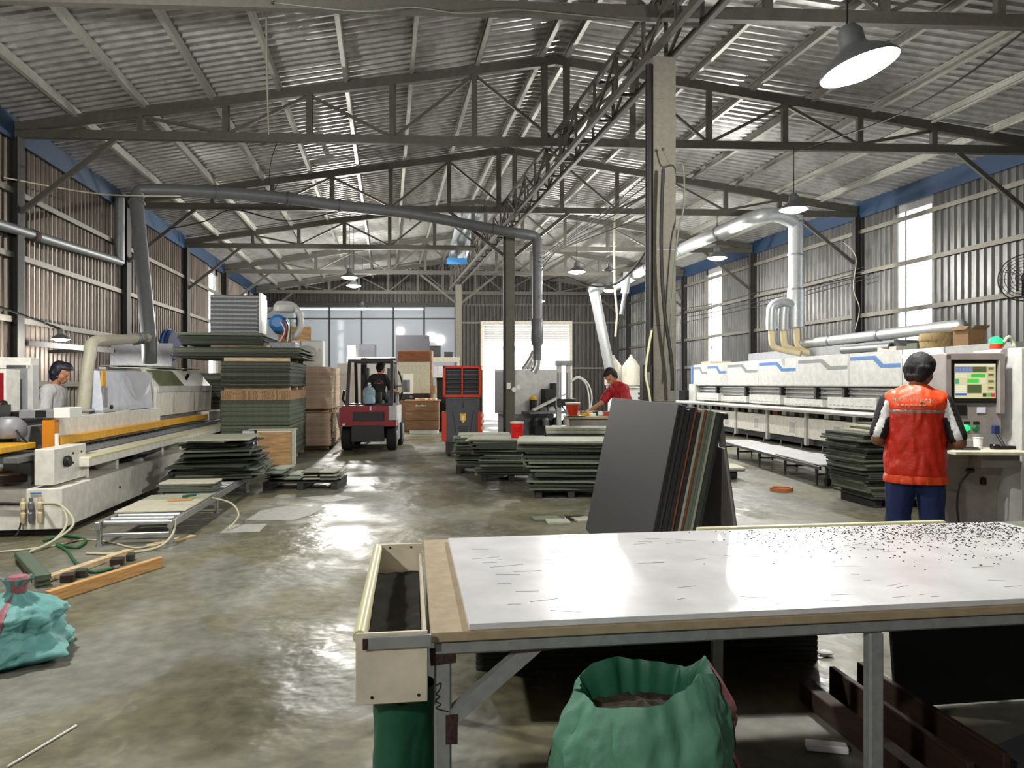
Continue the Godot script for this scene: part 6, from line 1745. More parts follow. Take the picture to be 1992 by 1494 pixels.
# ================= overhead services =================
func cable_run(called: String, label: String, pts: Array, r: float, m: Material) -> void:
	var t := thing(called, label, "cable", pts[0])
	var rel := []
	for p in pts: rel.append(p - pts[0])
	pt(t, "cable_body", curve(rel, 5), r, m, 6)
	pb(t, "cable_clip", rel[0], Vector3(0.03, 0.03, 0.03), M.column_dark)
func build_services() -> void:
	var rd := thing("ceiling_duct", "shiny galvanized duct running under the roof towards the end wall", "duct", g(1545, 432, 17.7))
	var pts := []
	for p in [[1545, 432, 17.7], [1510, 418, 17.2], [1466, 424, 17.0], [1400, 452, 18.5], [1328, 484, 21.0], [1262, 520, 24.0], [1200, 556, 28.0]]: pts.append(g(p[0], p[1], p[2]) - rd.position)
	pt(rd, "duct_body", curve(pts, 4), 0.17, M.galv, 16)
	for k in [3, 4, 5]: pt(rd, "duct_joint", [pts[k], pts[k] + (pts[k + 1] - pts[k]).normalized() * 0.06], 0.19, M.galv_dull, 16)
	var sp := thing("slanted_pipe", "pale slanted pipe coming down beside the person in red", "pipe", g(1156, 568, 23.5))
	pt(sp, "pipe_body", [Vector3.ZERO, at(3.35, 1.4155, 23.8) - sp.position], 0.17, M.galv, 16)
	pt(sp, "pipe_elbow", curve([Vector3.ZERO, Vector3(0, 0.12, -0.1), Vector3(0.25, 0.2, -0.6)]), 0.17, M.galv, 14)
	var s2 := thing("drop_pipe", "short grey drop pipe hanging beside the ceiling duct", "pipe", g(1220, 530, 25.5))
	pt(s2, "pipe_body", [Vector3.ZERO, g(1216, 570, 25.5) - s2.position], 0.14, M.galv, 14)
	pt(s2, "pipe_tip", [g(1216, 570, 25.5) - s2.position, g(1209, 612, 25.5) - s2.position], 0.075, M.galv_dull, 12)
	# cables
	cable_run("hanging_cable", "dark cord hanging from the roof before the second visible truss", [at(g(518, -6, 8.8).x, roof_y(-3.0, 8.8), 8.8), g(518, -6, 8.8), g(519, 120, 9.0), g(521, 200, 9.2), g(523, 262, 9.3)], 0.012, M.column)
	cable_run("hanging_cable", "thin wire hanging in a loop under the roof over the board stacks", [g(545, 262, 14.0), g(528, 310, 14.2), g(524, 355, 14.3), g(534, 368, 14.3), g(545, 345, 14.3)], 0.008, M.cable)
	cable_run("slack_cable", "pale cable strung along the brown wall to the extraction duct", [g(5, 345, 12.2), g(175, 375, 14.0), g(280, 381, 13.7), g(400, 380, 15.0), g(475, 372, 15.5)], 0.014, M.cable_pale)
	cable_run("slack_cable", "dark cable sagging below the extraction duct", [g(330, 445, 17.0), g(400, 430, 17.0), g(455, 408, 17.2), g(560, 430, 17.4), g(660, 410, 17.6)], 0.015, M.cable)
	cable_run("slack_cable", "dark cable stretched from the big lamp's truss across the roof bay", [g(1990, 62, 8.6), g(1860, 160, 9.6), g(1720, 235, 11.0), g(1544, 295, 13.0)], 0.013, M.cable)
	cable_run("slack_cable", "pale wire drooping along the foremost visible truss chord", [g(530, 5, 8.2), g(700, 22, 8.15), g(800, 14, 8.2), g(900, 26, 8.2), g(1000, 19, 8.25), g(1100, 27, 8.3), g(1250, 42, 8.4)], 0.007, M.board_green2)
	for k in 5:
		cable_run("girder_cable", ["topmost", "second", "third", "fourth", "lowest"][k] + " of the five thin cables slung from the girder column towards the drilling machine", [g(1272 - 2 * k, 330 + k * 22, 8.9), g(1190 - 6 * k, 400 + k * 14, 11.5), g(1120 - 10 * k, 452 + k * 10, 15.0), g(1050, 500 + k * 8, 18.0)], 0.009, M.cable)
	for k in 4:
		cable_run("wall_cable", ["topmost", "second", "third", "lowest"][k] + " of four thin cables strung along the bright stripped wall", [g(1330, 600 + k * 9, 27.5), g(1395, 590 + k * 8, 24.5), g(1470, 570 + k * 9, 22.5), g(1560, 552 + k * 8, 20.2), g(1680, 520 + k * 8, 18.0)], 0.012, M.cable)
	cable_run("column_cable", "thick dark cable hanging down the thick grey column", [g(1290, 330, 8.4), g(1286, 470, 8.4), g(1292, 600, 8.4), g(1306, 700, 8.4), g(1308, 760, 8.42)], 0.022, M.cable)
	cable_run("column_cable", "bundle of pale cables looped round the thick grey column", [g(1290, 290, 8.4), g(1305, 318, 8.35), g(1328, 322, 8.4), g(1330, 400, 8.45), g(1318, 460, 8.42), g(1306, 600, 8.42), g(1300, 730, 8.42)], 0.01, M.board_green2)
	cable_run("column_cable", "yellowish hose hanging beside the switch box of the thick column", [g(1268, 640, 8.3), g(1256, 720, 8.3), g(1262, 760, 8.28), g(1268, 800, 8.3)], 0.014, M.pipe_cream)
	cable_run("hanging_cable", "pale hose hanging from the roof beside the slanted pipe", [at(g(1195, 500, 21.0).x, roof_y(3.0, 21.0), 21.0), g(1195, 500, 21.0), g(1196, 560, 21.0), g(1200, 610, 21.0), g(1197, 655, 21.0)], 0.03, M.cable_pale)
	cable_run("slack_cable", "black hose swinging from the roof past the lamps to the thick column", [g(1050, 552, 18.6), g(1095, 538, 18.0), g(1150, 556, 16.0), g(1195, 553, 14.0), g(1230, 525, 11.5), g(1262, 480, 9.2)], 0.02, M.cable)
	cable_run("slack_cable", "looped pale cables at the near wall column by the bright strip", [g(1640, 470, 17.8), g(1665, 500, 17.9), g(1660, 560, 18.0), g(1672, 600, 18.0), g(1664, 640, 18.0)], 0.01, M.cable_pale)
	# tarp under the ridge
	var tp_ := thing("roof_tarp", "pale plastic sheet with a blue hem hung under the ridge beyond the lattice girder", "sheet", g(900, 410, 24.0))
	var st := S()
	var rows := []
	for i in 6:
		var row := []
		for j in 6:
			row.append(g(lerpf(lerpf(893, 872, i / 5.0), lerpf(945, 908, i / 5.0), j / 5.0), lerpf(402, 502, i / 5.0), 24.0 + 0.25 * sin(j * 1.7 + i)) - tp_.position)
		rows.append(row)
	ring(st, rows, false)
	obj("sheet_cloth", st, M.tarp, tp_)
	pr(tp_, "blue_hem", g(869, 508, 24.0) - tp_.position, g(908, 508, 24.0) - tp_.position, 0.05, 0.2, M.tarp_blue)
	pr(tp_, "hang_rod", g(890, 400, 24.0) - tp_.position, g(948, 398, 24.0) - tp_.position, 0.03, 0.03, M.column_dark)

# ================= the near table and sacks =================
# open or closed sack: n sides x m rows, shape(u, v) -> point
func skin(st: SurfaceTool, n: int, m: int, shape: Callable, u0 := 0.0, u1 := 1.0) -> void:
	var rows := []
	var whole := u1 - u0 > 0.999
	for i in m + 1:
		var row := []
		for j in (n if whole else n + 1):
			row.append(shape.call(lerpf(u0, u1, float(j) / n), float(i) / m))
		rows.append(row)
	ring(st, rows, whole)
func build_front() -> void:
	var yaw := 8.0
	var t := thing("work_table", "steel framed work table with a plain chipboard top under a white sheet", "table", Vector3(-0.232, 0, -2.06), yaw)
	# local x along the front edge, -z to the back, top of the chipboard at 0.79
	var L := 2.92
	var W := 1.25
	pb(t, "table_top", Vector3(L / 2, 0.772, -W / 2), Vector3(L, 0.028, W), M.mdf, Vector3.ZERO, 0.003)
	for z in [-0.03, -W + 0.03]:
		pb(t, "long_rail", Vector3(L / 2, 0.737, z), Vector3(L - 0.02, 0.04, 0.04), M.table_steel)
	for x in [0.035, 1.4, 2.8]:
		pb(t, "cross_rail", Vector3(x, 0.735, -W / 2), Vector3(0.04, 0.036, W - 0.1), M.galv_dull)
		for z in [-0.035, -W + 0.035]:
			pb(t, "leg", Vector3(x, 0.357, z), Vector3(0.05, 0.714, 0.04), M.table_steel)
			pb(t, "foot_plate", Vector3(x, 0.004, z), Vector3(0.07, 0.008, 0.07), M.rust)
	for z in [-0.035, -W + 0.035]:
		pr(t, "brace", Vector3(0.05, 0.52, z), Vector3(0.31, 0.73, z), 0.036, 0.045, M.table_steel)
		pr(t, "brace", Vector3(2.78, 0.5, z), Vector3(2.42, 0.73, z), 0.036, 0.045, M.table_steel)
	# welds
	for w in [[0.035, 0.715, 0.075, 0.05], [0.29, 0.728, 0.12, 0.03], [0.06, 0.5, 0.035, 0.085], [2.43, 0.728, 0.1, 0.03]]:
		pb(t, "weld", Vector3(w[0], w[1], -0.0155), Vector3(w[2], w[3], 0.005), M.rust, Vector3(0, 0, rng.randf_range(-6, 6)))
	# marker scribble on the front leg
	var sc := []
	for p in [[0.02, 0.63], [0.034, 0.636], [0.03, 0.618], [0.02, 0.604], [0.03, 0.598], [0.018, 0.585], [0.034, 0.575], [0.02, 0.565], [0.036, 0.558], [0.056, 0.552]]:
		sc.append(Vector3(p[0] - 0.005, p[1], -0.0148))
	pt(t, "marker_scribble", curve(sc, 3), 0.0022, M.ink, 5)
	var tw := func(v: Vector3) -> Vector3: return t.position + v.rotated(Vector3.UP, deg_to_rad(yaw))
	# white melamine sheet on the table
	var ws := pb(self, "melamine_sheet", tw.call(Vector3(1.5, 0.795, -0.6)), Vector3(2.78, 0.018, 1.18), M.melamine, Vector3(0, yaw, 0), 0.0015)
	tag(ws, "large glossy white melamine sheet lying on the near work table", "sheet")
	# pencil scratches on the sheet
	var ss := S()
	var rr := RandomNumberGenerator.new()
	rr.seed = 12
	for k in 60:
		var p := Vector3(rr.randf_range(-1.3, 0.6), 0.0094, rr.randf_range(-0.5, 0.55))
		var a := rr.randf_range(-0.35, 0.35)
		bx(ss, p, Vector3(rr.randf_range(0.02, 0.14), 0.0006, 0.0016), Basis(Vector3.UP, a), 0.0)
	var scr := obj("scratches", ss, M.stripe_grey, ws)
	scr.set_meta("kind", "stuff")
	# dark chips scattered over the back corner of the sheet
	var mm := MultiMesh.new()
	mm.transform_format = MultiMesh.TRANSFORM_3D
	var cs := S()
	bx(cs, Vector3.ZERO, Vector3(0.006, 0.002, 0.0035), Basis(), 0.0)
	cs.generate_normals()
	mm.mesh = cs.commit()
	var xs: Array[Transform3D] = []
	while xs.size() < 1500:
		var x := rr.randf_range(0.9, 2.86)
		var z := -rr.randf_range(0.15, 1.18)
		var dens := clampf((x - 0.9) / 1.6, 0, 1) * clampf((-z - 0.25) / 0.75, 0, 1)
		if rr.randf() > pow(dens, 2.2): continue
		var s := rr.randf_range(0.5, 1.5)
		xs.append(Transform3D(Basis(Vector3.UP, rr.randf() * TAU).scaled(Vector3(s, 1, s)), tw.call(Vector3(x, 0.8053, z))))
	mm.instance_count = xs.size()
	for i in xs.size(): mm.set_instance_transform(i, xs[i])
	var mi := MultiMeshInstance3D.new()
	mi.multimesh = mm
	mi.material_override = M.dust
	put(mi, "wood_chips", self)
	tag(mi, "dark wood chips scattered over the back corner of the white sheet", "chips", "", "stuff")
	# pale strip lying along the back edge
	board(tw.call(Vector3(1.95, 0.8, -1.215)), Vector3(1.3, 0.026, 0.035), yaw, M.pipe_cream, "long pale strip lying along the back edge of the near table", "", Vector2.ZERO, "edge_strip", "strip")
	# saw table past the sheet
	var sv := thing("side_table", "dusty green grey side table at the end of the white sheet", "table", tw.call(Vector3(3.55, 0, -1.05)), yaw)
	pb(sv, "side_top", Vector3(0, 0.755, 0), Vector3(1.2, 0.03, 0.6), M.board_green2)
	for x in [-0.55, 0.55]:
		for z in [-0.25, 0.25]:
			pb(sv, "leg", Vector3(x, 0.37, z), Vector3(0.05, 0.74, 0.05), M.steel_dark)
	board(sv.position + Vector3(0.05, 0.785, -0.1), Vector3(0.5, 0.03, 0.3), yaw + 10, M.melamine, "white offcut lying on the dusty side table", "", Vector2.ZERO)
	# dust trough hung on the table's end
	var tr := thing("dust_trough", "ivory dust trough with a steel rim hung on the end of the near table", "trough", tw.call(Vector3(-0.105, 0.6, 0.0)), yaw)
	pb(tr, "front_panel", Vector3(-0.005, 0.1, 0.012), Vector3(0.2, 0.2, 0.012), M.ivory)
	pb(tr, "back_panel", Vector3(-0.005, 0.1, -1.12), Vector3(0.2, 0.2, 0.012), M.ivory)
	pb(tr, "side_panel", Vector3(-0.1, 0.09, -0.55), Vector3(0.012, 0.18, 1.12), M.ivory)
	pb(tr, "side_panel", Vector3(0.09, 0.08, -0.55), Vector3(0.012, 0.16, 1.12), M.ivory)
	pt(tr, "rim_pipe", [Vector3(-0.095, 0.185, 0.0), Vector3(-0.095, 0.185, -1.11)], 0.02, M.pipe_cream, 12)
	pb(tr, "bottom", Vector3(0, 0.006, -0.72), Vector3(0.19, 0.012, 0.8), M.ivory)
	pb(tr, "steel_rim", Vector3(0.01, 0.175, 0.024), Vector3(0.19, 0.034, 0.012), M.galv)
	pb(tr, "rust_spot", Vector3(-0.078, 0.175, 0.031), Vector3(0.014, 0.03, 0.003), M.rust)
	for x in [-0.06, 0.07]:
		pl(tr, "screw", [Vector2(0.005, 0), Vector2(0.004, 0.004)], M.black, along(Vector3(x, 0.02, 0.017), Vector3.BACK), 10)
		pl(tr, "screw", [Vector2(0.005, 0), Vector2(0.004, 0.004)], M.black, along(Vector3(x * 0.7, 0.185, -1.113), Vector3.BACK), 10)
	var ds := S()
	var nz := FastNoiseLite.new()
	nz.seed = 9
	nz.frequency = 3.0
	for i in 20:
		for j in 5:
			var q := []
			for d in [[0, 0], [1, 0], [1, 1], [0, 1]]:
				var u: float = (j + d[0]) / 5.0
				var v: float = (i + d[1]) / 20.0
				q.append(Vector3(lerpf(-0.09, 0.08, u), 0.055 + 0.03 * nz.get_noise_2d(u * 2, v * 8) + 0.03 * v, lerpf(-0.02, -1.1, v)))
			ds.set_smooth_group(0)
			quad(ds, q[0], q[1], q[2], q[3], q[0] - Vector3.UP)
	var du := obj("wood_dust", ds, M.dust, tr)
	du.set_meta("kind", "stuff")
	# dark green sack hanging under the trough
	var hg := thing("hanging_sack", "dark green sack hanging under the ivory trough behind the table leg", "sack", tw.call(Vector3(-0.085, 0, -0.14)), yaw)
	var nz2 := FastNoiseLite.new()
	nz2.seed = 4
	nz2.frequency = 1.6
	var hs := S()
	skin(hs, 40, 28, func(u: float, v: float) -> Vector3:
		var a := u * TAU
		var r := 0.088 * (1.0 + 0.12 * sin(a * 3.0 + v * 2.0) + 0.1 * nz2.get_noise_3d(cos(a) * 1.5, v * 2.2, sin(a) * 1.5)) * (1.05 - 0.1 * v)
		if v < 0.1: r *= sqrt(v / 0.1 * 0.95 + 0.05)
		return Vector3(cos(a) * r * 1.05, 0.01 + v * 0.585, -sin(a) * r * 1.1))
	obj("sack_cloth", hs, M.sack_dark, hg)
	pt(hg, "tie_cord", [Vector3(-0.09, 0.57, 0.02), Vector3(0, 0.57, 0.1), Vector3(0.09, 0.57, 0.02)], 0.005, M.black, 5)
	# open green sack before the table
	var os := thing("open_sack", "open green woven sack filled with wood shavings before the near table", "sack", Vector3(0.352, 0, -1.93), 0.0)
	var nz3 := FastNoiseLite.new()
	nz3.seed = 14
	nz3.frequency = 1.0
	nz3.fractal_octaves = 3
	var rim := func(a: float) -> float:
		# a = 0 right, PI/2 back, PI left, 3PI/2 front
		return 0.705 + 0.005 * sin(a) + 0.025 * cos(a) + 0.045 * exp(-pow(angle_difference(a, 2.0) / 0.5, 2)) + 0.03 * exp(-pow(angle_difference(a, 0.15) / 0.35, 2)) + 0.035 * exp(-pow(angle_difference(a, 5.5) / 0.55, 2)) + 0.006 * sin(a * 6.0)
	var outer := func(u: float, v: float) -> Vector3:
		var a := u * TAU
		var h: float = rim.call(a) * v
		var bulge := 1.0 + 0.12 * sin(v * PI) - 0.2 * pow(v, 10.0)
		var f := nz3.get_noise_3d(cos(a) * 2.4, h * 5.0, sin(a) * 2.4)
		var crease := -0.03 * exp(-pow((h - 0.44 - 0.1 * cos(a + 0.6)) / 0.022, 2)) * (0.6 + 0.4 * sin(a * 2.0 + 1.0))
		var r := bulge * (1.0 + 0.13 * f + crease + 0.03 * sin(a * 9.0 + 6.0 * h) * v * v)
		r += 0.028 * nz3.get_noise_3d(cos(a) * 7.0 + 9.0, h * 16.0, sin(a) * 7.0) * smoothstep(1.0, 0.9, v)
		if v < 0.06: r *= 0.75 + 0.25 * v / 0.06
		return Vector3(cos(a) * r * 0.222, h, -sin(a) * r * 0.185 + 0.07 * pow(v, 6.0) * maxf(0.0, sin(a)))
	var sk := S()
	skin(sk, 120, 70, outer)
	obj("sack_cloth", sk, M.sack_green, os)
	var si := S()
	skin(si, 120, 14, func(u: float, v: float) -> Vector3:
		var p: Vector3 = outer.call(u, 1.0 - 0.0 * v)
		var k := 1.0 - 0.07 * minf(1.0, v * 4.0) - 0.22 * v
		return Vector3(p.x * k, p.y + 0.006 * sin(minf(1.0, v * 3.0) * PI) - 0.16 * v, p.z * k))
	obj("sack_lining", si, M.sack_dark, os)
	var sp := S()
	skin(sp, 6, 40, func(u: float, v: float) -> Vector3:
		var p: Vector3 = outer.call(u, 0.35 + 0.66 * v)
		return p * Vector3(1.012, 1.003, 1.012), 0.95, 0.995)
	obj("pink_stripe", sp, M.sack_pink, os)
	var sl := S()
	skin(sl, 4, 30, func(u: float, v: float) -> Vector3:
		var p: Vector3 = outer.call(u, 0.55 + 0.45 * v)
		return p * Vector3(1.012, 1.003, 1.012), 0.485, 0.505)
	obj("pink_stripe", sl, M.sack_pink, os)
	var fill := S()
	var rows := []
	for i in 9:
		var row := []
		for j in 32:
			var a := TAU * j / 32
			var r := i / 8.0
			row.append(Vector3(cos(a) * 0.18 * r, 0.63 + 0.03 * (1 - r) + 0.02 * nz3.get_noise_2d(cos(a) * r * 6, sin(a) * r * 6), -sin(a) * 0.145 * r + 0.01))
		rows.push_front(row)
	ring(fill, rows)
	var fl := obj("wood_shavings", fill, M.sawdust, os)
	fl.set_meta("kind", "stuff")
	# tied teal sack on the aisle floor
	var ts := thing("tied_sack", "teal woven sack with a pink stripe slumped and tied on the floor", "sack", at(-2.83, 0, 3.98), 0.0)
	var nz4 := FastNoiseLite.new()
	nz4.seed = 24
	nz4.frequency = 1.1
	nz4.fractal_octaves = 4
	var tshape := func(u: float, v: float) -> Vector3:
		var a := u * TAU
		var prof := [0.3, 0.335, 0.33, 0.3, 0.265, 0.25, 0.255, 0.24, 0.19, 0.1, 0.035, 0.05, 0.075]
		var x := v * (prof.size() - 1)
		var i := mini(int(x), prof.size() - 2)
		var r: float = lerpf(prof[i], prof[i + 1], x - i)
		var f := nz4.get_noise_3d(cos(a) * 2.0, v * 4.0, sin(a) * 2.0)
		r *= 1.0 + 0.22 * f + 0.05 * sin(a * 11.0) * v
		var corner := 0.09 * exp(-pow((v - 0.12) / 0.08, 2)) * exp(-pow(angle_difference(a, -0.35) / 0.35, 2))
		return Vector3(cos(a) * (r + corner) + 0.1 * v, v * 0.43, -sin(a) * r)
	var tk := S()
	skin(tk, 96, 72, tshape)
	obj("sack_cloth", tk, M.sack_teal, ts)
	var tp2 := S()
	skin(tp2, 5, 50, func(u: float, v: float) -> Vector3: return tshape.call(u, v * 0.9) * Vector3(1.015, 1.0, 1.015), 0.79, 0.825)
	obj("pink_stripe", tp2, M.sack_pink, ts)
	pl(ts, "pink_tie", [Vector2(0.04, 0.35), Vector2(0.045, 0.38), Vector2(0.06, 0.42), Vector2(0.045, 0.44)], M.sack_pink, up_at(Vector3(0.1, 0, 0)), 14)
	# pale rod on the floor
	var rod := thing("metal_rod", "thin pale metal rod lying on the bare concrete", "rod", gf(15, 1494) + Vector3(0, 0.006, 0))
	pt(rod, "rod_body", [Vector3.ZERO, gf(145, 1416) - gf(15, 1494)], 0.005, M.white, 8)
	pt(rod, "rod_tip", [gf(143, 1417) - gf(15, 1494), gf(148, 1414) - gf(15, 1494)], 0.006, M.white, 8)
	# white sheet behind the table legs, with dark boards added for the shade beneath
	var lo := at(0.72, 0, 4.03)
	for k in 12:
		board(lo + Vector3(0.0, 0.0135 + k * 0.0276, 0.0), Vector3(1.85, 0.027, 0.4), 4, M.board_dark if k % 3 else M.board_green_dark, ("dark green board added for the shade under the white sheet beyond the near table" if k % 3 == 0 else "dark board added for the shade under the white sheet beyond the near table"), "added dark boards beyond the near table")
	board(lo + Vector3(0.0, 0.36, 0.2), Vector3(2.0, 0.018, 0.82), 4, M.melamine, "white sheet lying on the added dark boards beyond the near table", "")
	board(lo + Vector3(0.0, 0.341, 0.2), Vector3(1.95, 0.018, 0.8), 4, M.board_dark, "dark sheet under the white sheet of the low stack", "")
	# crumpled paper
	var cp := thing("paper_scrap", "crumpled white paper scrap on the floor by the added dark boards", "paper", gf(1604, 1276))
	var cps := S()
	skin(cps, 12, 8, func(u: float, v: float) -> Vector3:
		var a := u * TAU
		var r := 0.045 * sin(v * PI) * (1.0 + 0.5 * nz4.get_noise_2d(cos(a) * 3, v * 5 + sin(a) * 3)) + 0.001
		return Vector3(cos(a) * r, 0.035 * v, -sin(a) * r * 0.7))
	obj("paper_ball", cps, M.white, cp)
	pb(cp, "torn_piece", Vector3(-0.03, 0.004, 0.02), Vector3(0.05, 0.004, 0.03), M.white, Vector3(0, 30, 6))
	# dark timbers under the table's far half
	var dt := func(a: Vector2, b: Vector2, h: float, w: float, y: float, m: Material, label: String) -> void:
		var p := gf(a.x, a.y)
		var q := gf(b.x, b.y)
		var s := S()
		bar(s, Vector3(0, y + h / 2, 0), q - p + Vector3(0, y + h / 2, 0), w, h, 0.004)
		var o := obj("dark_timber", s, m)
		o.position = p
		tag(o, label, "timber", "dark timbers under the table")
	dt.call(Vector2(1568, 1362), Vector2(1810, 1560), 0.09, 0.07, 0.0, M.timber_dark, "low outer dark timber under the near table")
	dt.call(Vector2(1618, 1352), Vector2(1890, 1560), 0.14, 0.03, 0.0, M.timber_dark, "tall outer board of the dark timber channel under the near table")
	dt.call(Vector2(1672, 1342), Vector2(1960, 1540), 0.14, 0.03, 0.0, M.timber_dark, "tall inner board of the dark timber channel under the near table")
	dt.call(Vector2(1645, 1347), Vector2(1925, 1550), 0.03, 0.09, 0.0, M.board_green_dark, "flat green board inside the dark timber channel")
	board(gf(1608, 1462) + Vector3(0, 0.02, 0), Vector3(0.16, 0.03, 0.05), -12, M.melamine, "short pale strip lying before the dark timbers", "", Vector2.ZERO, "short_strip", "strip")
	# dark sheet leaning inside the table's far bay
	board(tw.call(Vector3(2.95, 0.36, -1.0)), Vector3(1.6, 0.7, 0.02), yaw, M.board_dark, "dark sheet leaning under the far half of the near table", "", Vector2(-6, 0))
	board(tw.call(Vector3(2.5, 0.011, -0.35)), Vector3(0.9, 0.02, 0.55), yaw + 20, M.cooler_grey, "dull grey sheet lying on the floor under the near table", "", Vector2.ZERO)

# ================= people =================
# bones: [a, b, ra, rb, flatness along z]; surface nets over their smooth union
func nets(bones: Array, cell: float, k: float, lo := -99.0, hi := 99.0, wr := 0.0, wf := 9.0, cut = null) -> ArrayMesh:
	var mn := Vector3.ONE * 1e9
	var mx := -mn
	for b in bones:
		var r: float = maxf(b[2], b[3]) + k + cell * 2.0
		for p in [b[0], b[1]]:
			mn = mn.min(p - Vector3.ONE * r)
			mx = mx.max(p + Vector3.ONE * r)
	mn.y = maxf(mn.y, lo - cell * 3.0)
	mx.y = minf(mx.y, hi + cell * 3.0)
	var nx := int((mx.x - mn.x) / cell) + 2
	var ny := int((mx.y - mn.y) / cell) + 2
	var nz := int((mx.z - mn.z) / cell) + 2
	var f := PackedFloat32Array()
	f.resize(nx * ny * nz)
	f.fill(1.0)
	for b in bones:
		var a: Vector3 = b[0]
		var e: Vector3 = b[1]
		var ra: float = b[2]
		var rb: float = b[3]
		var fz: float = b[4] if b.size() > 4 else 1.0
		var rm := maxf(ra, rb) + k + cell * 2.0
		var l := ((a.min(e) - Vector3.ONE * rm - mn) / cell).floor()
		var h := ((a.max(e) + Vector3.ONE * rm - mn) / cell).ceil()
		var sc := Vector3(1, 1, 1.0 / fz)
		var a2 := a * sc
		var ab := e * sc - a2
		var ll := maxf(ab.length_squared(), 1e-9)
		var ks := minf(1.0, fz)
		for z in range(maxi(0, int(l.z)), mini(nz, int(h.z) + 1)):
			for y in range(maxi(0, int(l.y)), mini(ny, int(h.y) + 1)):
				var row := (z * ny + y) * nx
				for x in range(maxi(0, int(l.x)), mini(nx, int(h.x) + 1)):
					var p := (mn + Vector3(x, y, z) * cell) * sc - a2
					var t := clampf(p.dot(ab) / ll, 0.0, 1.0)
					var d := ((p - ab * t).length() - lerpf(ra, rb, t)) * ks
					var o := f[row + x]
					var hh := clampf(0.5 + 0.5 * (o - d) / k, 0.0, 1.0)
					f[row + x] = lerpf(o, d, hh) - k * hh * (1.0 - hh)
	var noise := FastNoiseLite.new()
	noise.seed = 77
	noise.frequency = 1.0
	for z in nz:
		for y in ny:
			var py := mn.y + y * cell
			var row := (z * ny + y) * nx
			for x in nx:
				var v := f[row + x]
				if v > 0.06: continue
				var p := Vector3(mn.x + x * cell, py, mn.z + z * cell)
				if wr > 0.0: v -= wr * noise.get_noise_3d(p.x * wf * 1.6, p.y * wf * 0.6, p.z * wf * 1.6)
				v = maxf(v, maxf(lo - py, py - hi))
				if cut != null: v = maxf(v, cut.call(p))
				f[row + x] = v
	var ids := PackedInt32Array()
	ids.resize(nx * ny * nz)
	ids.fill(-1)
	var vs := PackedVector3Array()
	var sx := 1
	var sy := nx
	var sz := nx * ny
	var corner := [0, sx, sy, sx + sy, sz, sx + sz, sy + sz, sx + sy + sz]
	var edges := [[0, 1], [2, 3], [4, 5], [6, 7], [0, 2], [1, 3], [4, 6], [5, 7], [0, 4], [1, 5], [2, 6], [3, 7]]
	for z in nz - 1:
		for y in ny - 1:
			var row := (z * ny + y) * nx
			for x in nx - 1:
				var i := row + x
				var s0 := f[i] < 0.0
				if s0 == (f[i + sx] < 0.0) and s0 == (f[i + sy] < 0.0) and s0 == (f[i + sz] < 0.0) and s0 == (f[i + sx + sy] < 0.0) and s0 == (f[i + sx + sz] < 0.0) and s0 == (f[i + sy + sz] < 0.0) and s0 == (f[i + sx + sy + sz] < 0.0):
					continue
				var acc := Vector3.ZERO
				var n := 0
				for e in edges:
					var u: float = f[i + corner[e[0]]]
					var w: float = f[i + corner[e[1]]]
					if (u < 0.0) != (w < 0.0):
						var t := u / (u - w)
						acc += Vector3(e[0] & 1, (e[0] >> 1) & 1, e[0] >> 2).lerp(Vector3(e[1] & 1, (e[1] >> 1) & 1, e[1] >> 2), t)
						n += 1
				ids[i] = vs.size()
				vs.append(mn + (Vector3(x, y, z) + acc / n) * cell)
	var tris := PackedInt32Array()
	for z in range(1, nz - 1):
		for y in range(1, ny - 1):
			var row := (z * ny + y) * nx
			for x in range(1, nx - 1):
				var i := row + x
				if ids[i] < 0 and ids[i - sx] < 0 and ids[i - sy] < 0 and ids[i - sz] < 0: continue
				var s0 := f[i] < 0.0
				for ax in 3:
					var st: int = [sx, sy, sz][ax]
					var s1 := f[i + st] < 0.0
					if s0 == s1: continue
					var p: int = [sy, sz, sx][ax]
					var q: int = [sz, sx, sy][ax]
					var a := ids[i - p - q]
					var b := ids[i - q]
					var c := ids[i]
					var d := ids[i - p]
					if a < 0 or b < 0 or c < 0 or d < 0: continue
					if s0: tris.append_array([a, c, b, a, d, c])
					else: tris.append_array([a, b, c, a, c, d])
	var ns := PackedVector3Array()
	ns.resize(vs.size())
	for i in range(0, tris.size(), 3):
		var n := (vs[tris[i + 2]] - vs[tris[i]]).cross(vs[tris[i + 1]] - vs[tris[i]])
		for j in 3: ns[tris[i + j]] += n
	for i in ns.size(): ns[i] = ns[i].normalized()
	var arr := []
	arr.resize(Mesh.ARRAY_MAX)
	arr[Mesh.ARRAY_VERTEX] = vs
	arr[Mesh.ARRAY_NORMAL] = ns
	arr[Mesh.ARRAY_INDEX] = tris
	var m := ArrayMesh.new()
	if vs.size() > 2: m.add_surface_from_arrays(Mesh.PRIMITIVE_TRIANGLES, arr)
	return m
func joined(list: Array) -> ArrayMesh:
	var st := SurfaceTool.new()
	for m in list:
		if m.get_surface_count(): st.append_from(m, 0, Transform3D())
	return st.commit()
func grown(bones: Array, by: float) -> Array:
	var out := []
	for b in bones: out.append([b[0], b[1], b[2] + by, b[3] + by, b[4] if b.size() > 4 else 1.0])
	return out
func moved(bones: Array, t: Transform3D) -> Array:
	var out := []
	for b in bones: out.append([t * b[0], t * b[1], b[2], b[3]])
	return out
func V(x: float, y: float, z: float) -> Vector3: return Vector3(x, y, z)
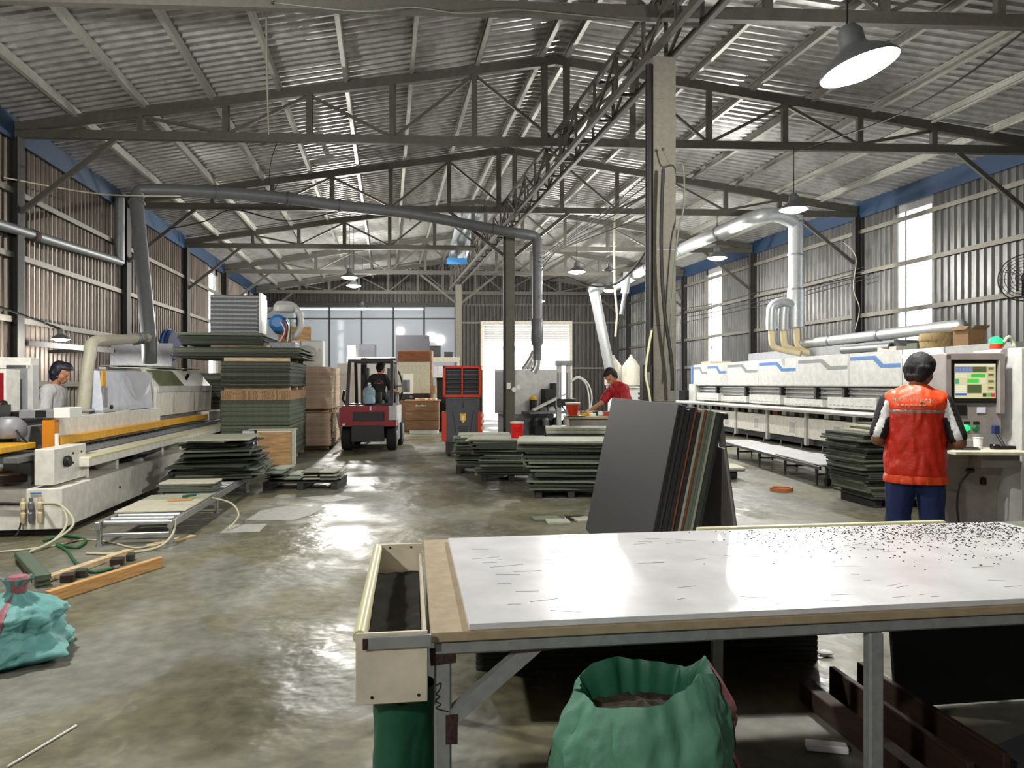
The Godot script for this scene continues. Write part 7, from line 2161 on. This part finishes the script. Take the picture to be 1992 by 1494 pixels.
# head looking along -z, centre between the ears
func head_bones() -> Array:
	return [[V(0, 0.03, 0.02), V(0, 0.035, -0.015), 0.088, 0.082], [V(0, -0.02, -0.03), V(0, -0.06, -0.042), 0.064, 0.05], [V(-0.015, -0.098, -0.06), V(0.015, -0.098, -0.06), 0.022, 0.022],
		[V(0, 0.0, -0.092), V(0, -0.036, -0.11), 0.011, 0.015], [V(-0.032, 0.018, -0.078), V(0.032, 0.018, -0.078), 0.018, 0.018], [V(-0.018, -0.068, -0.086), V(0.018, -0.068, -0.086), 0.012, 0.012],
		[V(-0.08, -0.0, 0.008), V(-0.082, -0.035, 0.0), 0.015, 0.01], [V(0.08, -0.0, 0.008), V(0.082, -0.035, 0.0), 0.015, 0.01], [V(-0.05, -0.03, -0.04), V(-0.04, -0.07, -0.03), 0.03, 0.028], [V(0.05, -0.03, -0.04), V(0.04, -0.07, -0.03), 0.03, 0.028]]
# hand: wrist w, pointing d, palm facing n, thumb towards s
func hand_bones(w: Vector3, d: Vector3, n: Vector3, s: Vector3, curl: float) -> Array:
	var out := []
	d = d.normalized()
	n = (n - d * n.dot(d)).normalized()
	s = (s - d * s.dot(d) - n * s.dot(n)).normalized()
	var len_ := [0.066, 0.074, 0.07, 0.056]
	for i in 4:
		var off := s * (0.03 - i * 0.02)
		var kn := w + d * (0.088 - 0.004 * absf(i - 1.2)) + off
		out.append([w + off * 0.6 + d * 0.01, kn, 0.014, 0.0115])
		var q := kn
		var dir := d
		for j in 3:
			dir = dir.rotated(d.cross(n).normalized(), curl * (0.55 + 0.25 * j))
			var e: Vector3 = q + dir * len_[i] * [0.48, 0.3, 0.24][j]
			out.append([q, e, 0.0095 - j * 0.0008, 0.009 - j * 0.001])
			q = e
	var tb := w + d * 0.025 + s * 0.026
	var td := (d * 0.75 + s * 0.6 + n * 0.3).normalized()
	out.append([w + s * 0.012, tb, 0.014, 0.013])
	out.append([tb, tb + td * 0.04, 0.0125, 0.0105])
	out.append([tb + td * 0.04, tb + td * 0.04 + (td + d * 0.4 + n * 0.3).normalized() * 0.03, 0.0105, 0.0085])
	return out
func make_person(label: String, pos: Vector3, turn: float, size: float, body: Array, head: Transform3D, hands: Array, cell: float, skin_m: Material, hair_m: Material, hair: Array) -> Node3D:
	var t := thing("person", label, "person", pos, turn, "")
	t.scale = Vector3.ONE * size
	var parts := [nets(body, cell, 0.02), nets(moved(head_bones(), head), 0.006, 0.016)]
	for h in hands: parts.append(nets(h, 0.004, 0.006))
	mesh_node("body", joined(parts), skin_m, t)
	var hm := moved(hair, head)
	var inv := head.affine_inverse()
	var hn := mesh_node("hair", nets(hm, 0.006, 0.02, -99, 99, 0.006, 26.0, func(p: Vector3) -> float:
		var q := inv * p
		# open at the face
		return minf(0.05, maxf(-0.05, minf(-q.z - 0.03 - 0.25 * (q.y - 0.055), 0.075 - q.y)))), hair_m, t)
	for s in [-1, 1]:
		var e := S()
		lathe(e, [Vector2(0.002, -0.01), Vector2(0.009, -0.005), Vector2(0.011, 0), Vector2(0.009, 0.005), Vector2(0.002, 0.01)], Transform3D(Basis(), head * V(0.031 * s, -0.004, -0.083)), 10)
		obj("eye", e, M.hair, t)
	return t
func hair_cap() -> Array:
	return [[V(0, 0.045, 0.02), V(0, 0.05, -0.025), 0.096, 0.089], [V(-0.035, -0.01, 0.04), V(-0.03, -0.06, 0.045), 0.066, 0.045], [V(0.035, -0.01, 0.04), V(0.03, -0.06, 0.045), 0.066, 0.045], [V(-0.074, 0.02, 0.0), V(-0.074, -0.015, 0.01), 0.026, 0.02], [V(0.074, 0.02, 0.0), V(0.074, -0.015, 0.01), 0.026, 0.02]]
func legs(spread: float, bend: float) -> Array:
	var out := []
	for s in [-1, 1]:
		out.append([V(s * 0.09, 0.88, 0), V(s * spread, 0.47, -0.02 - bend), 0.085, 0.06])
		out.append([V(s * spread, 0.47, -0.02 - bend), V(s * spread, 0.09, 0.03), 0.058, 0.038])
		out.append([V(s * spread, 0.05, 0.04), V(s * (spread + 0.015), 0.035, -0.15), 0.038, 0.032])
	return out
func feet(t: Node3D, spread: float) -> void:
	for s in [-1, 1]:
		mesh_node("shoe", nets([[V(s * spread, 0.055, 0.045), V(s * (spread + 0.015), 0.045, -0.16), 0.05, 0.042], [V(s * spread, 0.09, 0.03), V(s * spread, 0.06, 0.03), 0.045, 0.045]], 0.014, 0.02, 0.002), M.shoe, t)
func build_people() -> void:
	# --- person in the orange vest, back to us, head bowed over the console
	var arms := [[V(-0.18, 1.355, 0.0), V(-0.25, 1.09, 0.05), 0.052, 0.042], [V(-0.25, 1.09, 0.05), V(-0.14, 1.03, -0.17), 0.042, 0.03], [V(0.18, 1.355, 0.0), V(0.27, 1.08, 0.05), 0.052, 0.044], [V(0.27, 1.08, 0.05), V(0.16, 1.02, -0.18), 0.044, 0.03]]
	var trunk := [[V(-0.06, 0.93, 0), V(0.06, 0.93, 0), 0.12, 0.12, 0.85], [V(0, 0.97, 0), V(0, 1.27, 0), 0.135, 0.155, 0.7], [V(-0.12, 1.35, 0), V(0.12, 1.35, 0), 0.08, 0.08, 0.95], [V(-0.09, 1.39, 0), V(0, 1.45, -0.01), 0.045, 0.05], [V(0.09, 1.39, 0), V(0, 1.45, -0.01), 0.045, 0.05], [V(0, 1.40, 0), V(0.02, 1.53, -0.04), 0.058, 0.056]]
	var head := Transform3D(Basis.from_euler(V(deg_to_rad(-22), deg_to_rad(-30), deg_to_rad(-4))), V(0.035, 1.595, -0.06))
	var hands := [hand_bones(V(-0.14, 1.03, -0.17), V(0.5, -0.05, -1), V(0.1, -1, 0), V(1, 0, 0), 0.35), hand_bones(V(0.16, 1.02, -0.18), V(-0.5, -0.05, -1), V(-0.1, -1, 0), V(-1, 0, 0), 0.35)]
	var p := make_person("person in an orange safety vest and blue trousers at the operator console", at(2.97, 0, 5.3), -24.0, 1.0, trunk + arms + legs(0.11, 0.02), head, hands, 0.014, M.skin_dark, M.hair, hair_cap())
	mesh_node("trousers", nets(grown(legs(0.11, 0.02).filter(func(b: Array) -> bool: return b[0].y > 0.2), 0.022) + [[V(-0.06, 0.93, 0), V(0.06, 0.93, 0), 0.135, 0.135, 0.85]], 0.014, 0.03, 0.07, 0.84, 0.012, 9.0), M.trousers_blue, p)
	var sl := [[V(-0.175, 1.36, 0.0), V(-0.24, 1.14, 0.04), 0.068, 0.062], [V(0.175, 1.36, 0.0), V(0.255, 1.13, 0.04), 0.068, 0.064]]
	mesh_node("shirt", nets(grown(trunk.slice(1, 5), 0.014) + sl, 0.013, 0.02, 0.9, 1.47, 0.006, 12.0), M.shirt_white, p)
	for s in [-1, 1]:
		var sd := float(s)
		mesh_node("sleeve_stripe", nets(grown([sl[0 if s < 0 else 1]], 0.004), 0.01, 0.01, 0.9, 1.5, 0.0, 9.0, func(q: Vector3) -> float:
			var ax := lerpf(0.175, 0.25, (1.36 - q.y) / 0.23)
			var k := q.x * sd - ax
			return minf(0.028 - k, maxf(k + 0.012, q.y - 1.26))), M.shirt_black, p)
	var vb := [[V(-0.13, 1.365, 0), V(0.13, 1.365, 0), 0.095, 0.095, 0.98], [V(-0.1, 1.41, 0), V(-0.03, 1.475, 0), 0.05, 0.05], [V(0.1, 1.41, 0), V(0.03, 1.475, 0), 0.05, 0.05], [V(-0.02, 0.8, 0), V(-0.02, 1.3, 0), 0.185, 0.18, 0.8], [V(0.02, 0.8, 0), V(0.02, 1.3, 0), 0.185, 0.18, 0.8]]
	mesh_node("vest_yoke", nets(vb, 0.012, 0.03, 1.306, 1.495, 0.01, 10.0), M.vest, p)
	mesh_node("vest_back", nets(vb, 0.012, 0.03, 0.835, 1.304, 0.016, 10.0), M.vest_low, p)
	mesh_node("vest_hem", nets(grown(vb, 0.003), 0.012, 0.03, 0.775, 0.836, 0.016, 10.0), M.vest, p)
	mesh_node("reflective_band", nets(grown(vb, 0.004), 0.01, 0.03, 1.288, 1.316, 0.013, 10.0), M.band_grey, p)
	# print on the vest
	var msg := "MK. INTERIOR"
	var x := -0.152
	for i in msg.length():
		var ch := msg[i]
		var w: float = {"M": 0.03, "I": 0.014, " ": 0.014, ".": 0.011}.get(ch, 0.024)
		if ch != " ":
			var xc := x + w / 2
			var zz := 0.151 * sqrt(maxf(0.05, 1.0 - pow(xc / 0.25, 2)))
			txt(p, "vest_letter", ch, 0.03, M.text_pale, V(xc, 1.383 + 0.006 * sin((xc + 0.15) * 20), zz), Vector3(-3, rad_to_deg(xc * 3.0), 0), 0.02)
		x += w
	for row in [[1.35, 7, 0.014]]:
		for i in row[1]:
			var xx: float = -0.14 + i * 0.027 + (0.02 if row[1] == 7 else 0.0)
			pb(p, "vest_print", V(xx, row[0], 0.149 * sqrt(1.0 - pow(xx / 0.25, 2)) - (0.012 if row[0] > 1.4 else -0.002)), V(0.02, row[2] * 0.8, 0.02), M.text_pale, Vector3(-4, rad_to_deg(xx * 3.0), 0), 0.0)
	feet(p, 0.11)

	# --- person in red, bent over the workbench, facing the clamp tower
	trunk = [[V(-0.06, 0.93, 0.02), V(0.06, 0.93, 0.02), 0.12, 0.12, 0.85], [V(0, 0.97, 0), V(0, 1.22, -0.11), 0.13, 0.15, 0.75], [V(-0.12, 1.3, -0.15), V(0.12, 1.3, -0.15), 0.08, 0.08], [V(-0.09, 1.34, -0.16), V(0, 1.4, -0.19), 0.045, 0.05], [V(0.09, 1.34, -0.16), V(0, 1.4, -0.19), 0.045, 0.05], [V(0, 1.34, -0.17), V(0, 1.47, -0.25), 0.056, 0.055]]
	arms = [[V(-0.18, 1.3, -0.16), V(-0.26, 1.06, -0.2), 0.05, 0.042], [V(-0.26, 1.06, -0.2), V(-0.16, 0.95, -0.42), 0.042, 0.03], [V(0.18, 1.3, -0.16), V(0.2, 1.08, -0.34), 0.05, 0.042], [V(0.2, 1.08, -0.34), V(0.14, 0.98, -0.58), 0.042, 0.03]]
	head = Transform3D(Basis.from_euler(V(deg_to_rad(-42), deg_to_rad(8), 0)), V(0, 1.52, -0.31))
	hands = [hand_bones(V(-0.16, 0.95, -0.42), V(0.3, -0.25, -1), V(0, -1, 0.2), V(1, 0, 0), 0.4), hand_bones(V(0.14, 0.98, -0.58), V(-0.2, -0.2, -1), V(0, -1, 0.2), V(-1, 0, 0), 0.4)]
	p = make_person("person in a red shirt bent over the workbench", at(2.02, 0, 12.75), 118.0, 1.08, trunk + arms + legs(0.11, 0.0), head, hands, 0.016, M.skin, M.hair, hair_cap())
	mesh_node("trousers", nets(grown(legs(0.11, 0.0).filter(func(b: Array) -> bool: return b[0].y > 0.2), 0.022) + [[V(-0.06, 0.93, 0.02), V(0.06, 0.93, 0.02), 0.135, 0.135, 0.85]], 0.016, 0.03, 0.07, 0.99, 0.01, 9.0), M.trousers_dark, p)
	mesh_node("shirt", nets(grown(trunk.slice(0, 5), 0.024) + [[V(0, 0.9, 0.01), V(0, 1.05, -0.02), 0.17, 0.16, 0.8], [V(-0.175, 1.31, -0.16), V(-0.24, 1.12, -0.19), 0.07, 0.075], [V(0.175, 1.31, -0.16), V(0.195, 1.13, -0.29), 0.07, 0.075]], 0.014, 0.025, 0.84, 1.43, 0.014, 10.0), M.shirt_red, p)
	feet(p, 0.11)

	# --- forklift driver
	var seat_y := 1.14
	trunk = [[V(-0.06, seat_y + 0.1, 0), V(0.06, seat_y + 0.1, 0), 0.12, 0.12, 0.9], [V(0, seat_y + 0.12, 0), V(0.02, seat_y + 0.42, -0.03), 0.13, 0.15, 0.72], [V(-0.1, seat_y + 0.5, -0.03), V(0.14, seat_y + 0.5, -0.03), 0.08, 0.08], [V(0.02, seat_y + 0.52, -0.03), V(0.05, seat_y + 0.66, -0.05), 0.06, 0.055]]
	arms = [[V(-0.16, seat_y + 0.5, -0.03), V(-0.3, seat_y + 0.28, -0.02), 0.05, 0.042], [V(-0.3, seat_y + 0.28, -0.02), V(-0.15, seat_y + 0.2, -0.3), 0.042, 0.03], [V(0.2, seat_y + 0.5, -0.03), V(0.28, seat_y + 0.26, -0.08), 0.05, 0.042], [V(0.28, seat_y + 0.26, -0.08), V(0.4, seat_y + 0.18, -0.28), 0.042, 0.03]]
	var lg := []
	for s in [-1, 1]:
		lg.append([V(s * 0.1, seat_y + 0.06, 0), V(s * 0.14, seat_y + 0.05, -0.42), 0.085, 0.062])
		lg.append([V(s * 0.14, seat_y + 0.05, -0.42), V(s * 0.13, seat_y - 0.34, -0.5), 0.058, 0.04])
	head = Transform3D(Basis.from_euler(V(deg_to_rad(-4), deg_to_rad(-48), 0)), V(0.06, seat_y + 0.74, -0.06))
	hands = [hand_bones(V(-0.15, seat_y + 0.2, -0.3), V(0.3, 0.1, -1), V(0.2, -1, 0), V(1, 0, 0), 0.5), hand_bones(V(0.4, seat_y + 0.18, -0.28), V(0.3, -0.25, -1), V(0, -1, 0), V(-1, 0, 0), 0.35)]
	p = make_person("person in a black shirt sitting at the wheel of the forklift", at(-3.2, 0, 16.0) + Vector3(0.04, 0, -0.98), 4.0, 1.0, trunk + arms + lg, head, hands, 0.018, M.skin, M.hair, hair_cap())
	mesh_node("trousers", nets(grown(lg, 0.02), 0.018, 0.03), M.trousers_dark, p)
	mesh_node("shirt", nets(grown(trunk.slice(0, 3), 0.022) + [[V(-0.15, seat_y + 0.5, -0.03), V(-0.29, seat_y + 0.29, -0.02), 0.068, 0.075], [V(0.19, seat_y + 0.5, -0.03), V(0.275, seat_y + 0.28, -0.08), 0.068, 0.07]], 0.014, 0.02, seat_y, seat_y + 0.6, 0.01, 10.0), M.shirt_black, p)
	var arc := []
	for i in 13:
		var u := PI * i / 12
		arc.append(V(0.03 + cos(u) * 0.1, seat_y + 0.36 + sin(u) * 0.075, 0.118))
	pt(p, "shirt_print", arc, 0.008, M.galv_dull, 5)
	pb(p, "shirt_print", V(0.03, seat_y + 0.38, 0.118), V(0.1, 0.035, 0.02), M.red_dark)
	mesh_node("collar", nets([[V(-0.02, seat_y + 0.575, -0.03), V(0.07, seat_y + 0.575, -0.04), 0.06, 0.06]], 0.014, 0.02, seat_y + 0.56, seat_y + 0.605), M.red_dark, p)
	for s in [-1, 1]:
		mesh_node("shoe", nets([[V(s * 0.13, seat_y - 0.38, -0.48), V(s * 0.14, seat_y - 0.39, -0.66), 0.05, 0.042]], 0.016, 0.02), M.shoe, p)

	# --- person behind the cream machine, in profile
	trunk = [[V(-0.06, 0.93, 0), V(0.06, 0.93, 0), 0.12, 0.12, 0.85], [V(0, 0.97, 0), V(0, 1.25, -0.02), 0.13, 0.15, 0.72], [V(-0.12, 1.33, -0.02), V(0.12, 1.33, -0.02), 0.08, 0.08], [V(0, 1.36, -0.02), V(0, 1.48, -0.06), 0.056, 0.055]]
	arms = [[V(-0.18, 1.33, -0.02), V(-0.22, 1.06, -0.02), 0.05, 0.042], [V(-0.22, 1.06, -0.02), V(-0.16, 1.0, -0.24), 0.042, 0.03], [V(0.18, 1.33, -0.02), V(0.22, 1.06, -0.02), 0.05, 0.042], [V(0.22, 1.06, -0.02), V(0.16, 1.0, -0.24), 0.042, 0.03]]
	head = Transform3D(Basis.from_euler(V(deg_to_rad(-16), deg_to_rad(4), 0)), V(0, 1.56, -0.1))
	hands = [hand_bones(V(-0.16, 1.0, -0.24), V(0.2, -0.1, -1), V(0, -1, 0), V(1, 0, 0), 0.4), hand_bones(V(0.16, 1.0, -0.24), V(-0.2, -0.1, -1), V(0, -1, 0), V(-1, 0, 0), 0.4)]
	var fluffy := [[V(0, 0.06, 0.02), V(0, 0.075, -0.035), 0.108, 0.092], [V(-0.035, -0.01, 0.045), V(-0.03, -0.06, 0.05), 0.078, 0.05], [V(0.035, -0.01, 0.045), V(0.03, -0.06, 0.05), 0.078, 0.05], [V(-0.075, 0.03, 0.01), V(-0.075, 0.0, 0.02), 0.03, 0.022], [V(0.075, 0.03, 0.01), V(0.075, 0.0, 0.02), 0.03, 0.022]]
	p = make_person("person in a white shirt with fluffy dark hair behind the cream edge banding machine", at(-6.2, 0, 9.7), -82.0, 1.05, trunk + arms + legs(0.1, 0.0), head, hands, 0.016, M.skin, M.hair_navy, fluffy)
	mesh_node("trousers", nets(grown(legs(0.1, 0.0).filter(func(b: Array) -> bool: return b[0].y > 0.2), 0.022) + [[V(-0.06, 0.93, 0), V(0.06, 0.93, 0), 0.135, 0.135, 0.85]], 0.018, 0.03, 0.07, 0.99, 0.01, 9.0), M.trousers_dark, p)
	mesh_node("shirt", nets(grown(trunk.slice(0, 3), 0.024) + [[V(-0.175, 1.34, -0.02), V(-0.215, 1.12, -0.02), 0.07, 0.072], [V(0.175, 1.34, -0.02), V(0.215, 1.12, -0.02), 0.07, 0.072]], 0.014, 0.025, 0.86, 1.43, 0.012, 10.0), M.shirt_white, p)
	mesh_node("blue_back_panel", nets([[V(-0.06, 1.05, 0.115), V(-0.06, 1.3, 0.1), 0.03, 0.03], [V(0.06, 1.05, 0.115), V(0.06, 1.3, 0.1), 0.03, 0.03]], 0.012, 0.05), M.shirt_blue, p)
	feet(p, 0.1)
